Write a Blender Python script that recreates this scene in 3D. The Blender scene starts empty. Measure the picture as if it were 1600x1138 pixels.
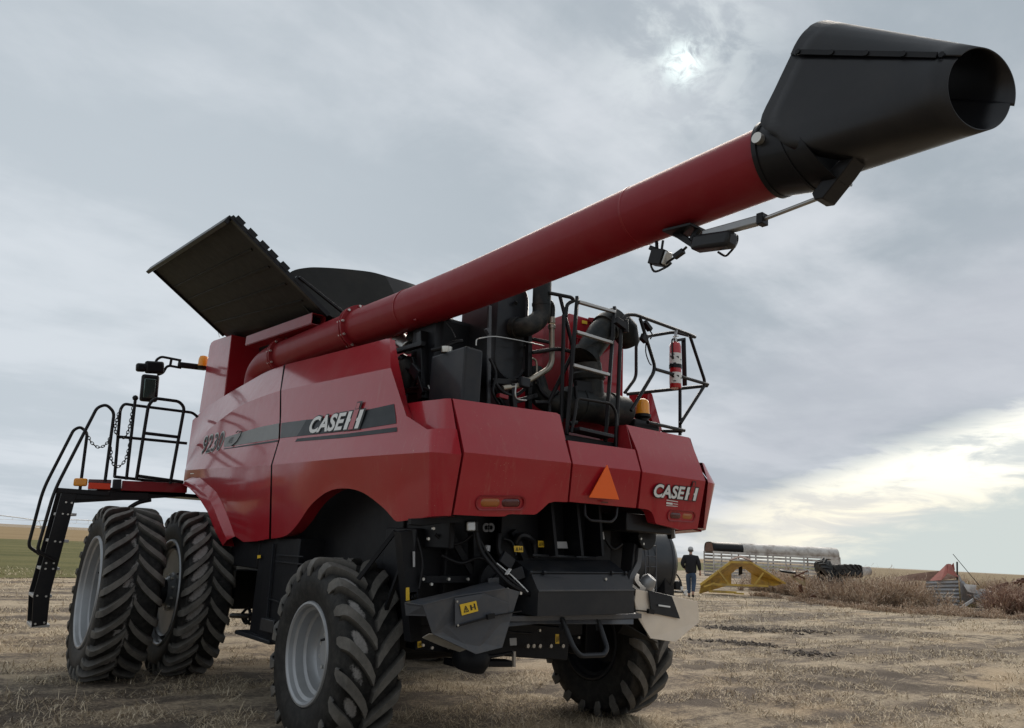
import bpy, bmesh, math, random
import numpy as np
from mathutils import Vector, Matrix, noise as mnoise
from mathutils.bvhtree import BVHTree

scene = bpy.context.scene
COL = scene.collection
RND = random.Random(7)

# ------------------------------------------------------------------ camera
cam_data = bpy.data.cameras.new('camera')
cam_data.sensor_width = 36.0
cam_data.lens = 1140.0 / 1600.0 * 36.0
cam_data.clip_start = 0.1
cam_data.clip_end = 20000.0
cam = bpy.data.objects.new('camera', cam_data)
COL.objects.link(cam)
yaw, pit, rol = math.radians(37.78), math.radians(14.21), math.radians(2.87)
fw = Vector((math.sin(yaw) * math.cos(pit), math.cos(yaw) * math.cos(pit), math.sin(pit)))
rt0 = Vector((math.cos(yaw), -math.sin(yaw), 0.0))
up0 = rt0.cross(fw)
rt = rt0 * math.cos(rol) + up0 * math.sin(rol)
up = -rt0 * math.sin(rol) + up0 * math.cos(rol)
mat = Matrix((rt, up, -fw)).transposed().to_4x4()
mat.translation = Vector((-4.42, -5.86, 1.60))
cam.matrix_world = mat
scene.camera = cam

# ------------------------------------------------------------------ light
SUN_AZ, SUN_EL = math.radians(51.8), math.radians(36.3)      # azimuth from +Y towards +X
SUN = Vector((math.sin(SUN_AZ) * math.cos(SUN_EL), math.cos(SUN_AZ) * math.cos(SUN_EL), math.sin(SUN_EL)))
sl = bpy.data.lights.new('sun', 'SUN')
sl.energy = 2.2
sl.angle = math.radians(45)
sl.color = (1.0, 0.91, 0.80)
so = bpy.data.objects.new('sun', sl)
COL.objects.link(so)
so.rotation_euler = SUN.to_track_quat('Z', 'Y').to_euler()
so.location = (20, 15, 30)

scene.view_settings.view_transform = 'Standard'
scene.view_settings.look = 'None'
scene.view_settings.exposure = 0.36
scene.view_settings.gamma = 1.0

# ------------------------------------------------------------------ node helper
class NT:
    def __init__(self, tree):
        self.t = tree; self.n = tree.nodes; self.l = tree.links
    def new(self, typ, **kw):
        n = self.n.new(typ)
        for k, v in kw.items():
            if k.startswith('i_'):
                key = k[2:]
                key = int(key) if key.isdigit() else key.replace('_', ' ')
                if hasattr(v, 'is_output') or isinstance(v, bpy.types.NodeSocket):
                    self.l.new(v, n.inputs[key])
                else:
                    n.inputs[key].default_value = v
            else:
                setattr(n, k, v)
        return n
    def math(self, op, a, b=None, c=None, clamp=False):
        n = self.new('ShaderNodeMath', operation=op); n.use_clamp = clamp
        for i, v in enumerate((a, b, c)):
            if v is None: continue
            if isinstance(v, bpy.types.NodeSocket): self.l.new(v, n.inputs[i])
            else: n.inputs[i].default_value = v
        return n.outputs[0]
    def vmath(self, op, a, b=None):
        n = self.new('ShaderNodeVectorMath', operation=op)
        for i, v in enumerate((a, b)):
            if v is None: continue
            if isinstance(v, bpy.types.NodeSocket): self.l.new(v, n.inputs[i])
            else: n.inputs[i].default_value = v
        return n.outputs['Value'] if op in ('DOT_PRODUCT', 'LENGTH', 'DISTANCE') else n.outputs[0]
    def mix(self, f, a, b, blend='MIX'):
        n = self.new('ShaderNodeMix', data_type='RGBA', blend_type=blend)
        for k, v in ((0, f), (6, a), (7, b)):
            if isinstance(v, bpy.types.NodeSocket): self.l.new(v, n.inputs[k])
            else: n.inputs[k].default_value = (v if k == 0 else (*v, 1.0) if len(v) == 3 else v)
        return n.outputs[2]
    def noise(self, vec=None, scale=5.0, detail=4.0, rough=0.55, dist=0.0):
        n = self.new('ShaderNodeTexNoise')
        if vec is not None: self.l.new(vec, n.inputs['Vector'])
        n.inputs['Scale'].default_value = scale; n.inputs['Detail'].default_value = detail
        n.inputs['Roughness'].default_value = rough; n.inputs['Distortion'].default_value = dist
        return n.outputs['Fac']
    def ramp(self, fac, stops):
        n = self.new('ShaderNodeValToRGB')
        e = n.color_ramp.elements
        while len(e) < len(stops): e.new(0.5)
        for i, (p, c) in enumerate(stops):
            e[i].position = p
            e[i].color = (c, c, c, 1) if isinstance(c, (int, float)) else (*c, 1)
        self.l.new(fac, n.inputs[0])
        return n.outputs[0]
    def smooth(self, v, lo, hi):
        n = self.new('ShaderNodeMapRange', interpolation_type='SMOOTHSTEP')
        self.l.new(v, n.inputs[0])
        n.inputs[1].default_value = lo; n.inputs[2].default_value = hi
        return n.outputs[0]
    def mapping(self, vec, scale=(1, 1, 1), loc=(0, 0, 0), rot=(0, 0, 0)):
        n = self.new('ShaderNodeMapping')
        self.l.new(vec, n.inputs[0])
        n.inputs['Scale'].default_value = scale; n.inputs['Location'].default_value = loc
        n.inputs['Rotation'].default_value = rot
        return n.outputs[0]

# ------------------------------------------------------------------ sky: overcast cloud deck over a Nishita sky
world = bpy.data.worlds.new('World'); scene.world = world
world.use_nodes = True
W = NT(world.node_tree)
W.n.clear()
sky = W.new('ShaderNodeTexSky', sky_type='NISHITA')
sky.sun_disc = False
sky.sun_elevation = SUN_EL; sky.sun_rotation = SUN_AZ
sky.air_density = 1.0; sky.dust_density = 2.0
d = W.vmath('NORMALIZE', W.new('ShaderNodeTexCoord').outputs['Generated'])
sep = W.new('ShaderNodeSeparateXYZ', i_0=d)
dz = W.math('MAXIMUM', sep.outputs[2], 0.0)
den = W.math('ADD', dz, 0.14)
comb = W.new('ShaderNodeCombineXYZ', i_0=W.math('DIVIDE', sep.outputs[0], den), i_1=W.math('DIVIDE', sep.outputs[1], den), i_2=0.0)
pv = comb.outputs[0]
rotp = W.mapping(pv, scale=(0.55, 1.25, 1), rot=(0, 0, math.radians(-28)))
n1 = W.noise(rotp, 0.95, 6, 0.55, 0.35)
n2 = W.noise(W.mapping(pv, loc=(3.1, 1.7, 0)), 2.6, 6, 0.6, 0.2)
cl = W.math('ADD', W.math('MULTIPLY', n1, 0.7), W.math('MULTIPLY', n2, 0.3))
clf = W.smooth(cl, 0.40, 0.60)
def lobe(az, el, power):
    a, e = math.radians(az), math.radians(el)
    v = (math.sin(a) * math.cos(e), math.cos(a) * math.cos(e), math.sin(e))
    dt = W.math('MAXIMUM', W.vmath('DOT_PRODUCT', d, v), 0.0)
    return W.math('POWER', dt, power)
base = W.mix(clf, (0.265, 0.308, 0.348), (0.475, 0.504, 0.540))
wsp = W.noise(W.mapping(pv, scale=(.9, .9, 1), loc=(1.3, 5.2, 0)), 1.7, 8, 0.62, 0.5)
wsp2 = W.noise(W.mapping(d, scale=(6, 6, 26), rot=(math.radians(-9), math.radians(12), 0)), 1.3, 8, 0.62, 0.6)
# paler sky low on the left, the thin place in front of the sun
base = W.mix(W.math('MULTIPLY', lobe(5, 10, 5), 0.55), base, (0.485, 0.535, 0.58))
fin = W.noise(W.mapping(d, scale=(30, 30, 30)), 1.6, 7, 0.65, 0.8)
core = W.math('MINIMUM', W.math('MULTIPLY', W.math('MULTIPLY', lobe(51.7, 36.4, 4200), W.smooth(fin, 0.33, 0.60)), 1.35), 1.0)
ragged = W.math('MULTIPLY', lobe(51.8, 37.5, 240), W.smooth(W.noise(W.mapping(pv, loc=(.4, 2.2, 0)), 8.5, 7, 0.62, 0.5), 0.42, 0.62))
base = W.mix(W.math('MULTIPLY', ragged, 0.6), base, (0.62, 0.67, 0.68))
base = W.mix(W.math('MULTIPLY', core, 0.95), base, (0.88, 1.0, 0.98))
# the break in the cloud low on the right: a bright ragged band that rises to the right
sb = W.math('ADD', W.vmath('DOT_PRODUCT', d, (-0.2427, 0.2559, 0.9357)), W.math('MULTIPLY', W.math('SUBTRACT', wsp2, 0.5), 0.085))
azf = W.smooth(W.vmath('DOT_PRODUCT', d, (0.945, 0.30, 0.12)), 0.90, 0.985)
bank = W.math('MULTIPLY', W.math('MULTIPLY', W.smooth(sb, 0.0, 0.05), W.smooth(sb, 0.27, 0.10)), azf)
base = W.mix(W.math('MULTIPLY', bank, 0.75), base, W.mix(wsp2, (0.325, 0.345, 0.395), (0.42, 0.445, 0.485)))
flat = W.math('MULTIPLY', W.smooth(sb, -0.035, -0.080), azf)
base = W.mix(flat, base, (0.455, 0.50, 0.485))
bnd = W.math('MULTIPLY', W.math('MULTIPLY', W.smooth(sb, 0.030, -0.004), W.smooth(sb, -0.088, -0.045)), azf)
lit = W.mix(W.smooth(wsp2, 0.36, 0.58), (0.52, 0.55, 0.54), (0.93, 0.91, 0.80))
lit = W.mix(W.smooth(sep.outputs[2], 0.13, 0.06), lit, W.mix(W.smooth(wsp2, 0.40, 0.60), (0.60, 0.58, 0.53), (0.82, 0.77, 0.62)))
base = W.mix(W.math('MULTIPLY', bnd, 0.95), base, lit)
skc = W.vmath('MINIMUM', sky.outputs[0], (0.9, 0.9, 0.9))
skym = W.mix(1.0, base, W.mix(1.0, (0.05, 0.05, 0.05), skc, 'MULTIPLY'), 'ADD')
bg = W.new('ShaderNodeBackground', i_Color=skym, i_Strength=1.0)
W.l.new(bg.outputs[0], W.new('ShaderNodeOutputWorld').inputs[0])

# ------------------------------------------------------------------ materials
def material(name, base, rough=0.5, metal=0.0, coat=0.0, dust=None, dust_amt=0.0, dust_scale=3.0, bump=0.0, bump_scale=60.0, var=0.12, spec=0.5, emit=None, emit_s=0.0, chaff=0.0):
    m = bpy.data.materials.new(name); m.use_nodes = True
    t = NT(m.node_tree); p = t.n['Principled BSDF']
    co = t.new('ShaderNodeTexCoord').outputs['Object']
    nz = t.noise(co, 4.0, 5, 0.6)
    dk = tuple(c * (1 - var) for c in base); lt = tuple(min(1, c * (1 + var)) for c in base)
    c = t.mix(nz, dk, lt)
    r = t.math('ADD', t.math('MULTIPLY', t.noise(co, 9.0, 5, 0.65), 0.22), rough - 0.11, clamp=True)
    if dust:
        f = t.math('MULTIPLY', t.smooth(t.noise(co, dust_scale, 8, 0.68), 0.42, 0.72), dust_amt)
        c = t.mix(f, c, dust)
        r = t.math('ADD', r, t.math('MULTIPLY', f, 0.3), clamp=True)
    if chaff:
        sp = t.smooth(t.noise(co, 75, 3, 0.6), 0.70, 0.75); ar = t.smooth(t.noise(co, 2.3, 4, 0.6), 0.38, 0.66)
        c = t.mix(t.math('MULTIPLY', t.math('MULTIPLY', sp, ar), chaff), c, (0.62, 0.50, 0.36))
        rn = t.noise(t.mapping(co, scale=(9, 9, .55)), 2.2, 5, 0.65)
        c = t.mix(t.math('MULTIPLY', t.math('MULTIPLY', t.smooth(rn, .54, .72), ar), chaff * .35), c, (0.40, 0.17, 0.13))
        b = t.new('ShaderNodeBump', i_Strength=0.12, i_Height=t.noise(co, 2.2, 2, 0.5)); b.inputs['Distance'].default_value = 0.03
        t.l.new(b.outputs[0], p.inputs['Normal'])
    t.l.new(c, p.inputs['Base Color']); t.l.new(r, p.inputs['Roughness'])
    p.inputs['Metallic'].default_value = metal
    p.inputs['Coat Weight'].default_value = coat
    p.inputs['Coat Roughness'].default_value = 0.11
    p.inputs['Specular IOR Level'].default_value = spec
    if bump:
        b = t.new('ShaderNodeBump', i_Strength=bump, i_Height=t.noise(co, bump_scale, 4, 0.6))
        b.inputs['Distance'].default_value = 0.01
        t.l.new(b.outputs[0], p.inputs['Normal'])
    if emit:
        p.inputs['Emission Color'].default_value = (*emit, 1); p.inputs['Emission Strength'].default_value = emit_s
    return m

DUST = (0.30, 0.25, 0.19)
M = {}
M['red'] = material('red_paint', (0.365, 0.014, 0.024), 0.32, 0, 0.75, (0.32, 0.085, 0.075), 0.20, 1.6, var=0.06, spec=0.12, chaff=0.8)
M['red_dull'] = material('red_dull_paint', (0.26, 0.010, 0.016), 0.42, 0, 0.4, (0.26, 0.09, 0.08), 0.2, 2.2, var=0.08, spec=.2)
M['red_tube'] = material('red_tube_paint', (0.24, 0.010, 0.017), 0.52, 0, 0.12, (0.24, 0.07, 0.06), 0.25, 2.0, var=0.08, spec=0.25)
M['black'] = material('black_paint', (0.0075, 0.0075, 0.009), 0.45, 0, 0.1, DUST, 0.02, 3.0, spec=0.22)
M['spout'] = material('black_plastic', (0.008, 0.008, 0.010), 0.40, 0, 0.0, DUST, 0.02, 5.0, bump=0.05, bump_scale=120, spec=0.45)
M['dark'] = material('dark_machine_grey', (0.0075, 0.008, 0.010), 0.5, 0, 0, DUST, 0.012, 4.0, spec=0.22)
M['charcoal'] = material('charcoal_paint', (0.018, 0.020, 0.024), 0.42, 0, 0.15, DUST, 0.05, 2.5, spec=0.22)
M['grey_shield'] = material('grey_shield_paint', (0.060, 0.065, 0.075), 0.42, 0, 0.1, DUST, 0.18, 3.0)
M['tan_shield'] = material('pale_shield_metal', (0.80, 0.68, 0.54), 0.42, 0.0, 0.1, DUST, 0.12, 3.0)
M['rubber'] = material('rubber', (0.020, 0.020, 0.020), 0.62, 0, 0, (0.16, 0.145, 0.12), 0.30, 6.0, bump=0.25, bump_scale=90)
M['lug'] = material('lug_rubber', (0.040, 0.038, 0.035), 0.62, 0, 0, (0.20, 0.18, 0.15), 0.38, 8.0, bump=0.25, bump_scale=90)
M['mud'] = material('dried_mud', (0.30, 0.29, 0.28), 0.9, 0, 0, (0.16, 0.14, 0.12), 0.6, 14.0, bump=0.5, bump_scale=60)
M['rim'] = material('silver_rim_paint', (0.36, 0.37, 0.38), 0.42, 0.5, 0.1, (0.24, 0.225, 0.205), 0.25, 3.0)
M['steel'] = material('bare_steel', (0.45, 0.44, 0.42), 0.32, 0.9, 0, DUST, 0.2, 5.0)
M['tarnish'] = material('tarnished_pipe', (0.36, 0.33, 0.27), 0.38, 0.85, 0, DUST, 0.3, 5.0)
M['bolt'] = material('zinc_bolt', (0.62, 0.60, 0.55), 0.35, 0.8)
M['glass'] = material('mirror_glass', (0.10, 0.14, 0.13), 0.06, 0.6)
M['amber'] = material('amber_lens', (0.95, 0.36, 0.02), 0.22, 0, 0.3)
M['amber_tail'] = material('amber_tail_lens', (0.36, 0.11, 0.02), 0.28, 0, 0.2)
M['redlens'] = material('red_lens', (0.085, 0.010, 0.010), 0.22, 0, 0.3)
M['orange'] = material('fluorescent_orange', (1.0, 0.15, 0.015), 0.5, var=0.03, emit=(1.0, 0.10, 0.01), emit_s=0.0)
M['orangered'] = material('fluorescent_red', (0.85, 0.06, 0.015), 0.5, var=0.03)
M['clear'] = material('lamp_glass', (0.62, 0.64, 0.64), 0.12, 0.2, 0.3)
M['sticker'] = material('yellow_sticker', (0.78, 0.50, 0.03), 0.45, var=0.05)
M['ink'] = material('black_ink', (0.012, 0.012, 0.012), 0.5)
M['white'] = material('white_print', (0.74, 0.74, 0.72), 0.45, var=0.05)
M['silverdecal'] = material('silver_decal', (0.56, 0.56, 0.54), 0.4, var=0.05)
M['greydecal'] = material('dark_grey_decal', (0.014, 0.018, 0.021), 0.45, 0, 0.0, spec=.25)
M['fadegrey'] = material('mid_grey_decal', (0.24, 0.245, 0.24), 0.45, spec=.3)
M['labelgrey'] = material('pale_label', (0.42, 0.42, 0.42), 0.5)
M['tapegrey'] = material('pale_grey_decal', (0.085, 0.092, 0.095), 0.45, 0, 0.0, spec=.3)
M['extred'] = material('extinguisher_red', (0.45, 0.012, 0.018), 0.25, 0, 0.5)
M['coverunder'] = material('tank_cover_sheet', (0.012, 0.0115, 0.010), 0.6, 0, 0, (0.08, 0.07, 0.055), 0.12, 3.0, spec=0.22)
M['filter'] = material('filter_plastic', (0.013, 0.016, 0.017), 0.5, 0, 0, DUST, 0.18, 4.0, spec=0.22)
M['tread_steel'] = material('galvanised_step', (0.50, 0.50, 0.49), 0.45, 0.6, 0, DUST, 0.2, 6)
M['skin'] = material('skin', (0.45, 0.26, 0.19), 0.6)
M['jacket'] = material('black_cloth', (0.012, 0.012, 0.015), 0.85, bump=0.3, bump_scale=40)
M['denim'] = material('denim', (0.045, 0.075, 0.13), 0.85, var=0.25, bump=0.3, bump_scale=60)
M['cap'] = material('pale_cap_cloth', (0.50, 0.50, 0.50), 0.8)
M['hair'] = material('grey_hair', (0.12, 0.11, 0.10), 0.8)
M['yellow'] = material('worn_yellow_paint', (0.62, 0.41, 0.075), 0.55, 0, 0.05, (0.26, 0.17, 0.10), 0.75, 2.6)
M['rust'] = material('rusty_steel', (0.13, 0.055, 0.03), 0.8, 0, 0, (0.05, 0.03, 0.02), 0.7, 4.0, bump=0.4, bump_scale=20)
M['rustred'] = material('faded_red_sheet', (0.38, 0.10, 0.075), 0.6, 0, 0, (0.22, 0.12, 0.09), 0.6, 2.5)
M['trailerwhite'] = material('weathered_white_paint', (0.60, 0.57, 0.53), 0.6, 0, 0, (0.15, 0.09, 0.06), 0.8, 1.6)
M['galv'] = material('corrugated_zinc', (0.40, 0.41, 0.42), 0.45, 0.6, 0, (0.22, 0.14, 0.09), 0.45, 2.0)
M['polytank'] = material('black_poly', (0.034, 0.037, 0.042), 0.36, 0, 0, DUST, 0.08, 2.0)

# ------------------------------------------------------------------ mesh builder
class MB:
    def __init__(self):
        self.v = []; self.f = []; self.m = []; self.mi = 0
    def add(self, vs, fs):
        o = len(self.v)
        self.v += [tuple(p) for p in vs]
        self.f += [tuple(i + o for i in q) for q in fs]
        self.m += [self.mi] * len(fs)
    def box(self, c, s, rot=None):
        c = Vector(c)
        vs = []
        for x in (-.5, .5):
            for y in (-.5, .5):
                for z in (-.5, .5):
                    p = Vector((x * s[0], y * s[1], z * s[2]))
                    if rot is not None: p = rot @ p
                    vs.append(c + p)
        self.add(vs, [(0, 1, 3, 2), (4, 6, 7, 5), (0, 4, 5, 1), (2, 3, 7, 6), (0, 2, 6, 4), (1, 5, 7, 3)])
        return self
    def bar(self, a, b, w, h, upv=(0, 0, 1)):
        a, b = Vector(a), Vector(b); d = b - a; L = d.length; d.normalize()
        u = Vector(upv); s = d.cross(u)
        if s.length < 1e-4: s = d.cross(Vector((1, 0, 0)))
        s.normalize(); u = s.cross(d)
        R = Matrix((d, s, u)).transposed()
        return self.box((a + b) / 2, (L, w, h), R)
    def tube(self, path, r, n=10, fillet=0.0, closed=False, cap=True):
        P = [Vector(p) for p in path]
        if fillet > 0 and len(P) > 2:
            Q = []
            N = len(P)
            for i in range(N):
                if not closed and i in (0, N - 1): Q.append(P[i]); continue
                a, b, c = P[i - 1], P[i], P[(i + 1) % N]
                d1, d2 = (a - b), (c - b)
                f = min(fillet, d1.length * .45, d2.length * .45)
                p1 = b + d1.normalized() * f; p2 = b + d2.normalized() * f
                for k in range(6):
                    t = k / 5
                    Q.append(p1 * (1 - t) ** 2 + b * 2 * t * (1 - t) + p2 * t * t)
            P = Q
        rs = r if isinstance(r, (list, tuple)) else [r] * len(P)
        N = len(P); vs = []
        up = None
        for i in range(N):
            if closed: t = (P[(i + 1) % N] - P[i - 1])
            else: t = P[min(i + 1, N - 1)] - P[max(i - 1, 0)]
            t.normalize()
            if up is None:
                up = Vector((0, 0, 1)) if abs(t.z) < .9 else Vector((1, 0, 0))
            up = (up - t * up.dot(t)).normalized()
            s = t.cross(up)
            for k in range(n):
                a = 2 * math.pi * k / n
                vs.append(P[i] + (up * math.cos(a) + s * math.sin(a)) * rs[i])
        fs = []
        M_ = N if closed else N - 1
        for i in range(M_):
            j = (i + 1) % N
            for k in range(n):
                k2 = (k + 1) % n
                fs.append((i * n + k, i * n + k2, j * n + k2, j * n + k))
        if cap and not closed:
            fs.append(tuple(range(n - 1, -1, -1))); fs.append(tuple((N - 1) * n + k for k in range(n)))
        self.add(vs, fs); return self
    def lathe(self, prof, origin, axis, n=32, a0=0.0, a1=2 * math.pi, closed_prof=False):
        # prof: list of (distance along axis, radius)
        ax = Vector(axis).normalized(); o = Vector(origin)
        u = Vector((0, 0, 1)) if abs(ax.z) < .9 else Vector((0, 1, 0))
        u = (u - ax * u.dot(ax)).normalized(); w = ax.cross(u)
        full = abs(a1 - a0 - 2 * math.pi) < 1e-6
        na = n if full else n + 1
        vs = []
        for (t, r) in prof:
            for k in range(na):
                a = a0 + (a1 - a0) * k / n
                vs.append(o + ax * t + (u * math.cos(a) + w * math.sin(a)) * max(r, 1e-4))
        fs = []
        m = len(prof)
        for i in range(m if closed_prof else m - 1):
            j = (i + 1) % m
            for k in range(n if full else na - 1):
                k2 = (k + 1) % na
                fs.append((i * na + k, i * na + k2, j * na + k2, j * na + k))
        self.add(vs, fs); return self
    def prism(self, poly, ext):
        # poly: planar loop of 3D points; ext: extrusion vector
        n = len(poly); e = Vector(ext)
        vs = [Vector(p) for p in poly] + [Vector(p) + e for p in poly]
        fs = [tuple(range(n)), tuple(range(2 * n - 1, n - 1, -1))]
        for i in range(n):
            j = (i + 1) % n
            fs.append((i, i + n, j + n, j))
        self.add(vs, fs); return self
    def grid(self, rows, thick=None):
        R_ = len(rows); C_ = len(rows[0])
        vs = [Vector(p) for r in rows for p in r]
        fs = [(i * C_ + j, i * C_ + j + 1, (i + 1) * C_ + j + 1, (i + 1) * C_ + j) for i in range(R_ - 1) for j in range(C_ - 1)]
        if thick is None:
            self.add(vs, fs); return self
        e = Vector(thick); n = len(vs)
        vs2 = vs + [p + e for p in vs]
        fs2 = fs + [tuple(i + n for i in reversed(q)) for q in fs]
        edge = [(0, j) for j in range(C_)] + [(i, C_ - 1) for i in range(1, R_)] + [(R_ - 1, j) for j in range(C_ - 2, -1, -1)] + [(i, 0) for i in range(R_ - 2, 0, -1)]
        idx = [i * C_ + j for i, j in edge]
        for a, b in zip(idx, idx[1:] + idx[:1]): fs2.append((b, a, a + n, b + n))
        self.add(vs2, fs2); return self
    def build(self, name, mats, parent=None, smooth=35, bevel=0.0, solid=0.0, recalc=True):
        me = bpy.data.meshes.new(name)
        me.from_pydata(self.v, [], self.f)
        for mm in (mats if isinstance(mats, (list, tuple)) else [mats]): me.materials.append(mm)
        if any(self.m): me.polygons.foreach_set('material_index', self.m)
        if recalc:
            bm = bmesh.new(); bm.from_mesh(me)
            bmesh.ops.recalc_face_normals(bm, faces=bm.faces)
            bm.to_mesh(me); bm.free()
        if smooth:
            me.polygons.foreach_set('use_smooth', [True] * len(me.polygons))
            me.set_sharp_from_angle(angle=math.radians(smooth))
        me.update()
        ob = bpy.data.objects.new(name, me); COL.objects.link(ob)
        if parent is not None:
            ob.parent = parent
            ob.matrix_parent_inverse = inv_of(parent)
        if solid:
            s = ob.modifiers.new('thickness', 'SOLIDIFY'); s.thickness = solid; s.offset = -1
        if bevel:
            b = ob.modifiers.new('edge', 'BEVEL'); b.width = bevel; b.segments = 2; b.limit_method = 'ANGLE'; b.angle_limit = math.radians(40)
            b.harden_normals = False
        return ob

def inv_of(parent):        # parts are modelled in world coordinates; only a thing's own Empty is moved
    return Matrix.Translation(-Vector(parent.location)) if parent.parent is None else Matrix.Identity(4)
def thing(name, label, cat, loc=(0, 0, 0), group=None):
    o = bpy.data.objects.new(name, None); COL.objects.link(o)
    o.location = loc; o.empty_display_size = 0.2
    o['label'] = label; o['category'] = cat
    if group: o['group'] = group
    return o
def tag(o, label, cat, group=None):
    o['label'] = label; o['category'] = cat
    if group: o['group'] = group
    return o
def lerp(a, b, t): return Vector(a) * (1 - t) + Vector(b) * t
def resample(pts, n):
    P = [Vector(p) for p in pts]
    L = [0]
    for a, b in zip(P, P[1:]): L.append(L[-1] + (b - a).length)
    out = []
    for k in range(n):
        s = L[-1] * k / (n - 1)
        i = 0
        while i < len(P) - 2 and L[i + 1] < s: i += 1
        t = (s - L[i]) / max(1e-9, L[i + 1] - L[i])
        out.append(P[i].lerp(P[i + 1], min(1, max(0, t))))
    return out
def catmull(pts, sub=6):
    P = [Vector(p) for p in pts]; out = []
    for i in range(len(P) - 1):
        p0 = P[max(i - 1, 0)]; p1 = P[i]; p2 = P[i + 1]; p3 = P[min(i + 2, len(P) - 1)]
        for k in range(sub):
            t = k / sub
            out.append(0.5 * ((2 * p1) + (p2 - p0) * t + (2 * p0 - 5 * p1 + 4 * p2 - p3) * t * t + (3 * p1 - p0 - 3 * p2 + p3) * t ** 3))
    out.append(P[-1]); return out
def mirror_x(rows): return [[Vector((-p[0], p[1], p[2])) for p in r] for r in rows]

def text_mesh(body, size, bold=0.0, shear=0.0, spacing=1.0, depth=0.002, width=1.0):
    cu = bpy.data.curves.new('lettering', 'FONT')
    cu.body = body; cu.size = size; cu.offset = bold; cu.shear = shear; cu.space_character = spacing
    cu.extrude = depth; cu.resolution_u = 4
    ob = bpy.data.objects.new('lettering', cu); COL.objects.link(ob)
    dg = bpy.context.evaluated_depsgraph_get()
    me = bpy.data.meshes.new_from_object(ob.evaluated_get(dg))
    bpy.data.objects.remove(ob); bpy.data.curves.remove(cu)
    return me
def place_lettering(name, body, o, ux, uy, width, height, material_, parent, bold=0.0, shear=0.0, lift=0.004, spacing=1.0, depth=0.0015):
    # o lower left corner; ux, uy the directions of writing and of the letters' height; fitted to width x height
    me = text_mesh(body, 1.0, bold, shear, spacing, 0.0)
    co = np.empty(len(me.vertices) * 3); me.vertices.foreach_get('co', co); co = co.reshape(-1, 3)
    mn, mx = co.min(0), co.max(0)
    ux = Vector(ux).normalized(); uy = Vector(uy); uy = (uy - ux * uy.dot(ux)).normalized(); n = ux.cross(uy)
    A = np.array([ux, uy, n])
    q = np.zeros_like(co)
    q[:, 0] = (co[:, 0] - mn[0]) / (mx[0] - mn[0]) * width
    q[:, 1] = (co[:, 1] - mn[1]) / (mx[1] - mn[1]) * height
    q[:, 2] = lift
    w = q @ A + np.array(o)
    me.vertices.foreach_set('co', w.reshape(-1)); me.update()
    me.materials.clear(); me.materials.append(material_)
    ob = bpy.data.objects.new(name, me); COL.objects.link(ob); ob.parent = parent
    ob.matrix_parent_inverse = inv_of(parent)
    return ob

# ================================================================== COMBINE HARVESTER
combine = thing('combine_harvester', 'large red combine harvester on dual front wheels with its unloading auger folded back', 'combine harvester', (0.0, 1.9, 0.0))

# ---------------------------------------------------------------- left side panels
cr1 = [(-1.64, 5.0991, 2.4486), (-1.65, 3.5734, 2.397), (-1.655, 1.7372, 2.3279)]
crm = [(-1.615, 5.1752, 2.4912), (-1.6, 4.6204, 2.6107), (-1.595, 3.5607, 2.6421), (-1.595, 1.7706, 2.6117)]
crn = [(-1.605, 5.2151, 2.5125), (-1.58, 4.7523, 2.728), (-1.57, 3.7113, 2.7999), (-1.572, 1.8585, 2.751)]
# front side panel
rowsA = [
 [(-1.44, 5.8992, 3.2729), (-1.38, 5.5581, 3.4216), (-1.34, 4.8626, 3.5241), (-1.32, 3.9858, 3.5978), (-1.305, 3.3381, 3.6451), (-1.3, 2.7187, 3.6405)],
 [(-1.52, 5.5835, 3.2279), (-1.46, 5.2576, 3.3737), (-1.42, 4.5841, 3.4741), (-1.4, 3.7318, 3.5463), (-1.385, 3.1019, 3.5926), (-1.38, 2.4987, 3.5882)],
 [(-1.6, 5.2373, 2.5416), (-1.59, 4.9802, 2.7617), (-1.575, 4.5843, 2.9455), (-1.56, 4.1752, 3.0478), (-1.545, 3.5079, 3.1622), (-1.535, 2.8494, 3.1992), (-1.53, 2.096, 3.1982)],
 crn, crm, cr1,
 [(-1.62, 5.1551, 2.3009), (-1.62, 4.8304, 2.3448), (-1.62, 4.3643, 2.3115), (-1.62, 3.9786, 2.2133), (-1.62, 3.6138, 2.1135), (-1.62, 3.3596, 1.9989), (-1.62, 3.1345, 1.8752), (-1.61, 2.9154, 1.7286), (-1.6, 2.7292, 1.5883), (-1.59, 2.4581, 1.5316), (-1.58, 2.0924, 1.5471), (-1.57, 1.7537, 1.5809)],
]
def by_y(pts, n):
    P = sorted([Vector(p) for p in pts], key=lambda p: -p.y); out = []
    for k in range(n):
        y = P[0].y + (P[-1].y - P[0].y) * k / (n - 1); i = 0
        while i < len(P) - 2 and P[i + 1].y > y: i += 1
        f = (P[i].y - y) / max(1e-9, P[i].y - P[i + 1].y)
        out.append(P[i].lerp(P[i + 1], min(1, max(0, f))))
    return out
def panel_rows(rows, n, sub):
    R_ = [by_y(r, n) for r in rows]; out = []
    for a, b, k in zip(R_, R_[1:], sub):
        for i in range(k): out.append([p.lerp(q, i / k) for p, q in zip(a, b)])
    out.append(R_[-1]); return out
rowsA = [catmull(r, 5) if i < 5 else r for i, r in enumerate(rowsA)]
gA = panel_rows(rowsA, 60, [1, 3, 3, 2, 2, 4])
gA.append([Vector((p[0] + 0.10, p[1], p[2] + 0.01)) for p in gA[-1]])
mb = MB(); mb.grid(gA)
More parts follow.
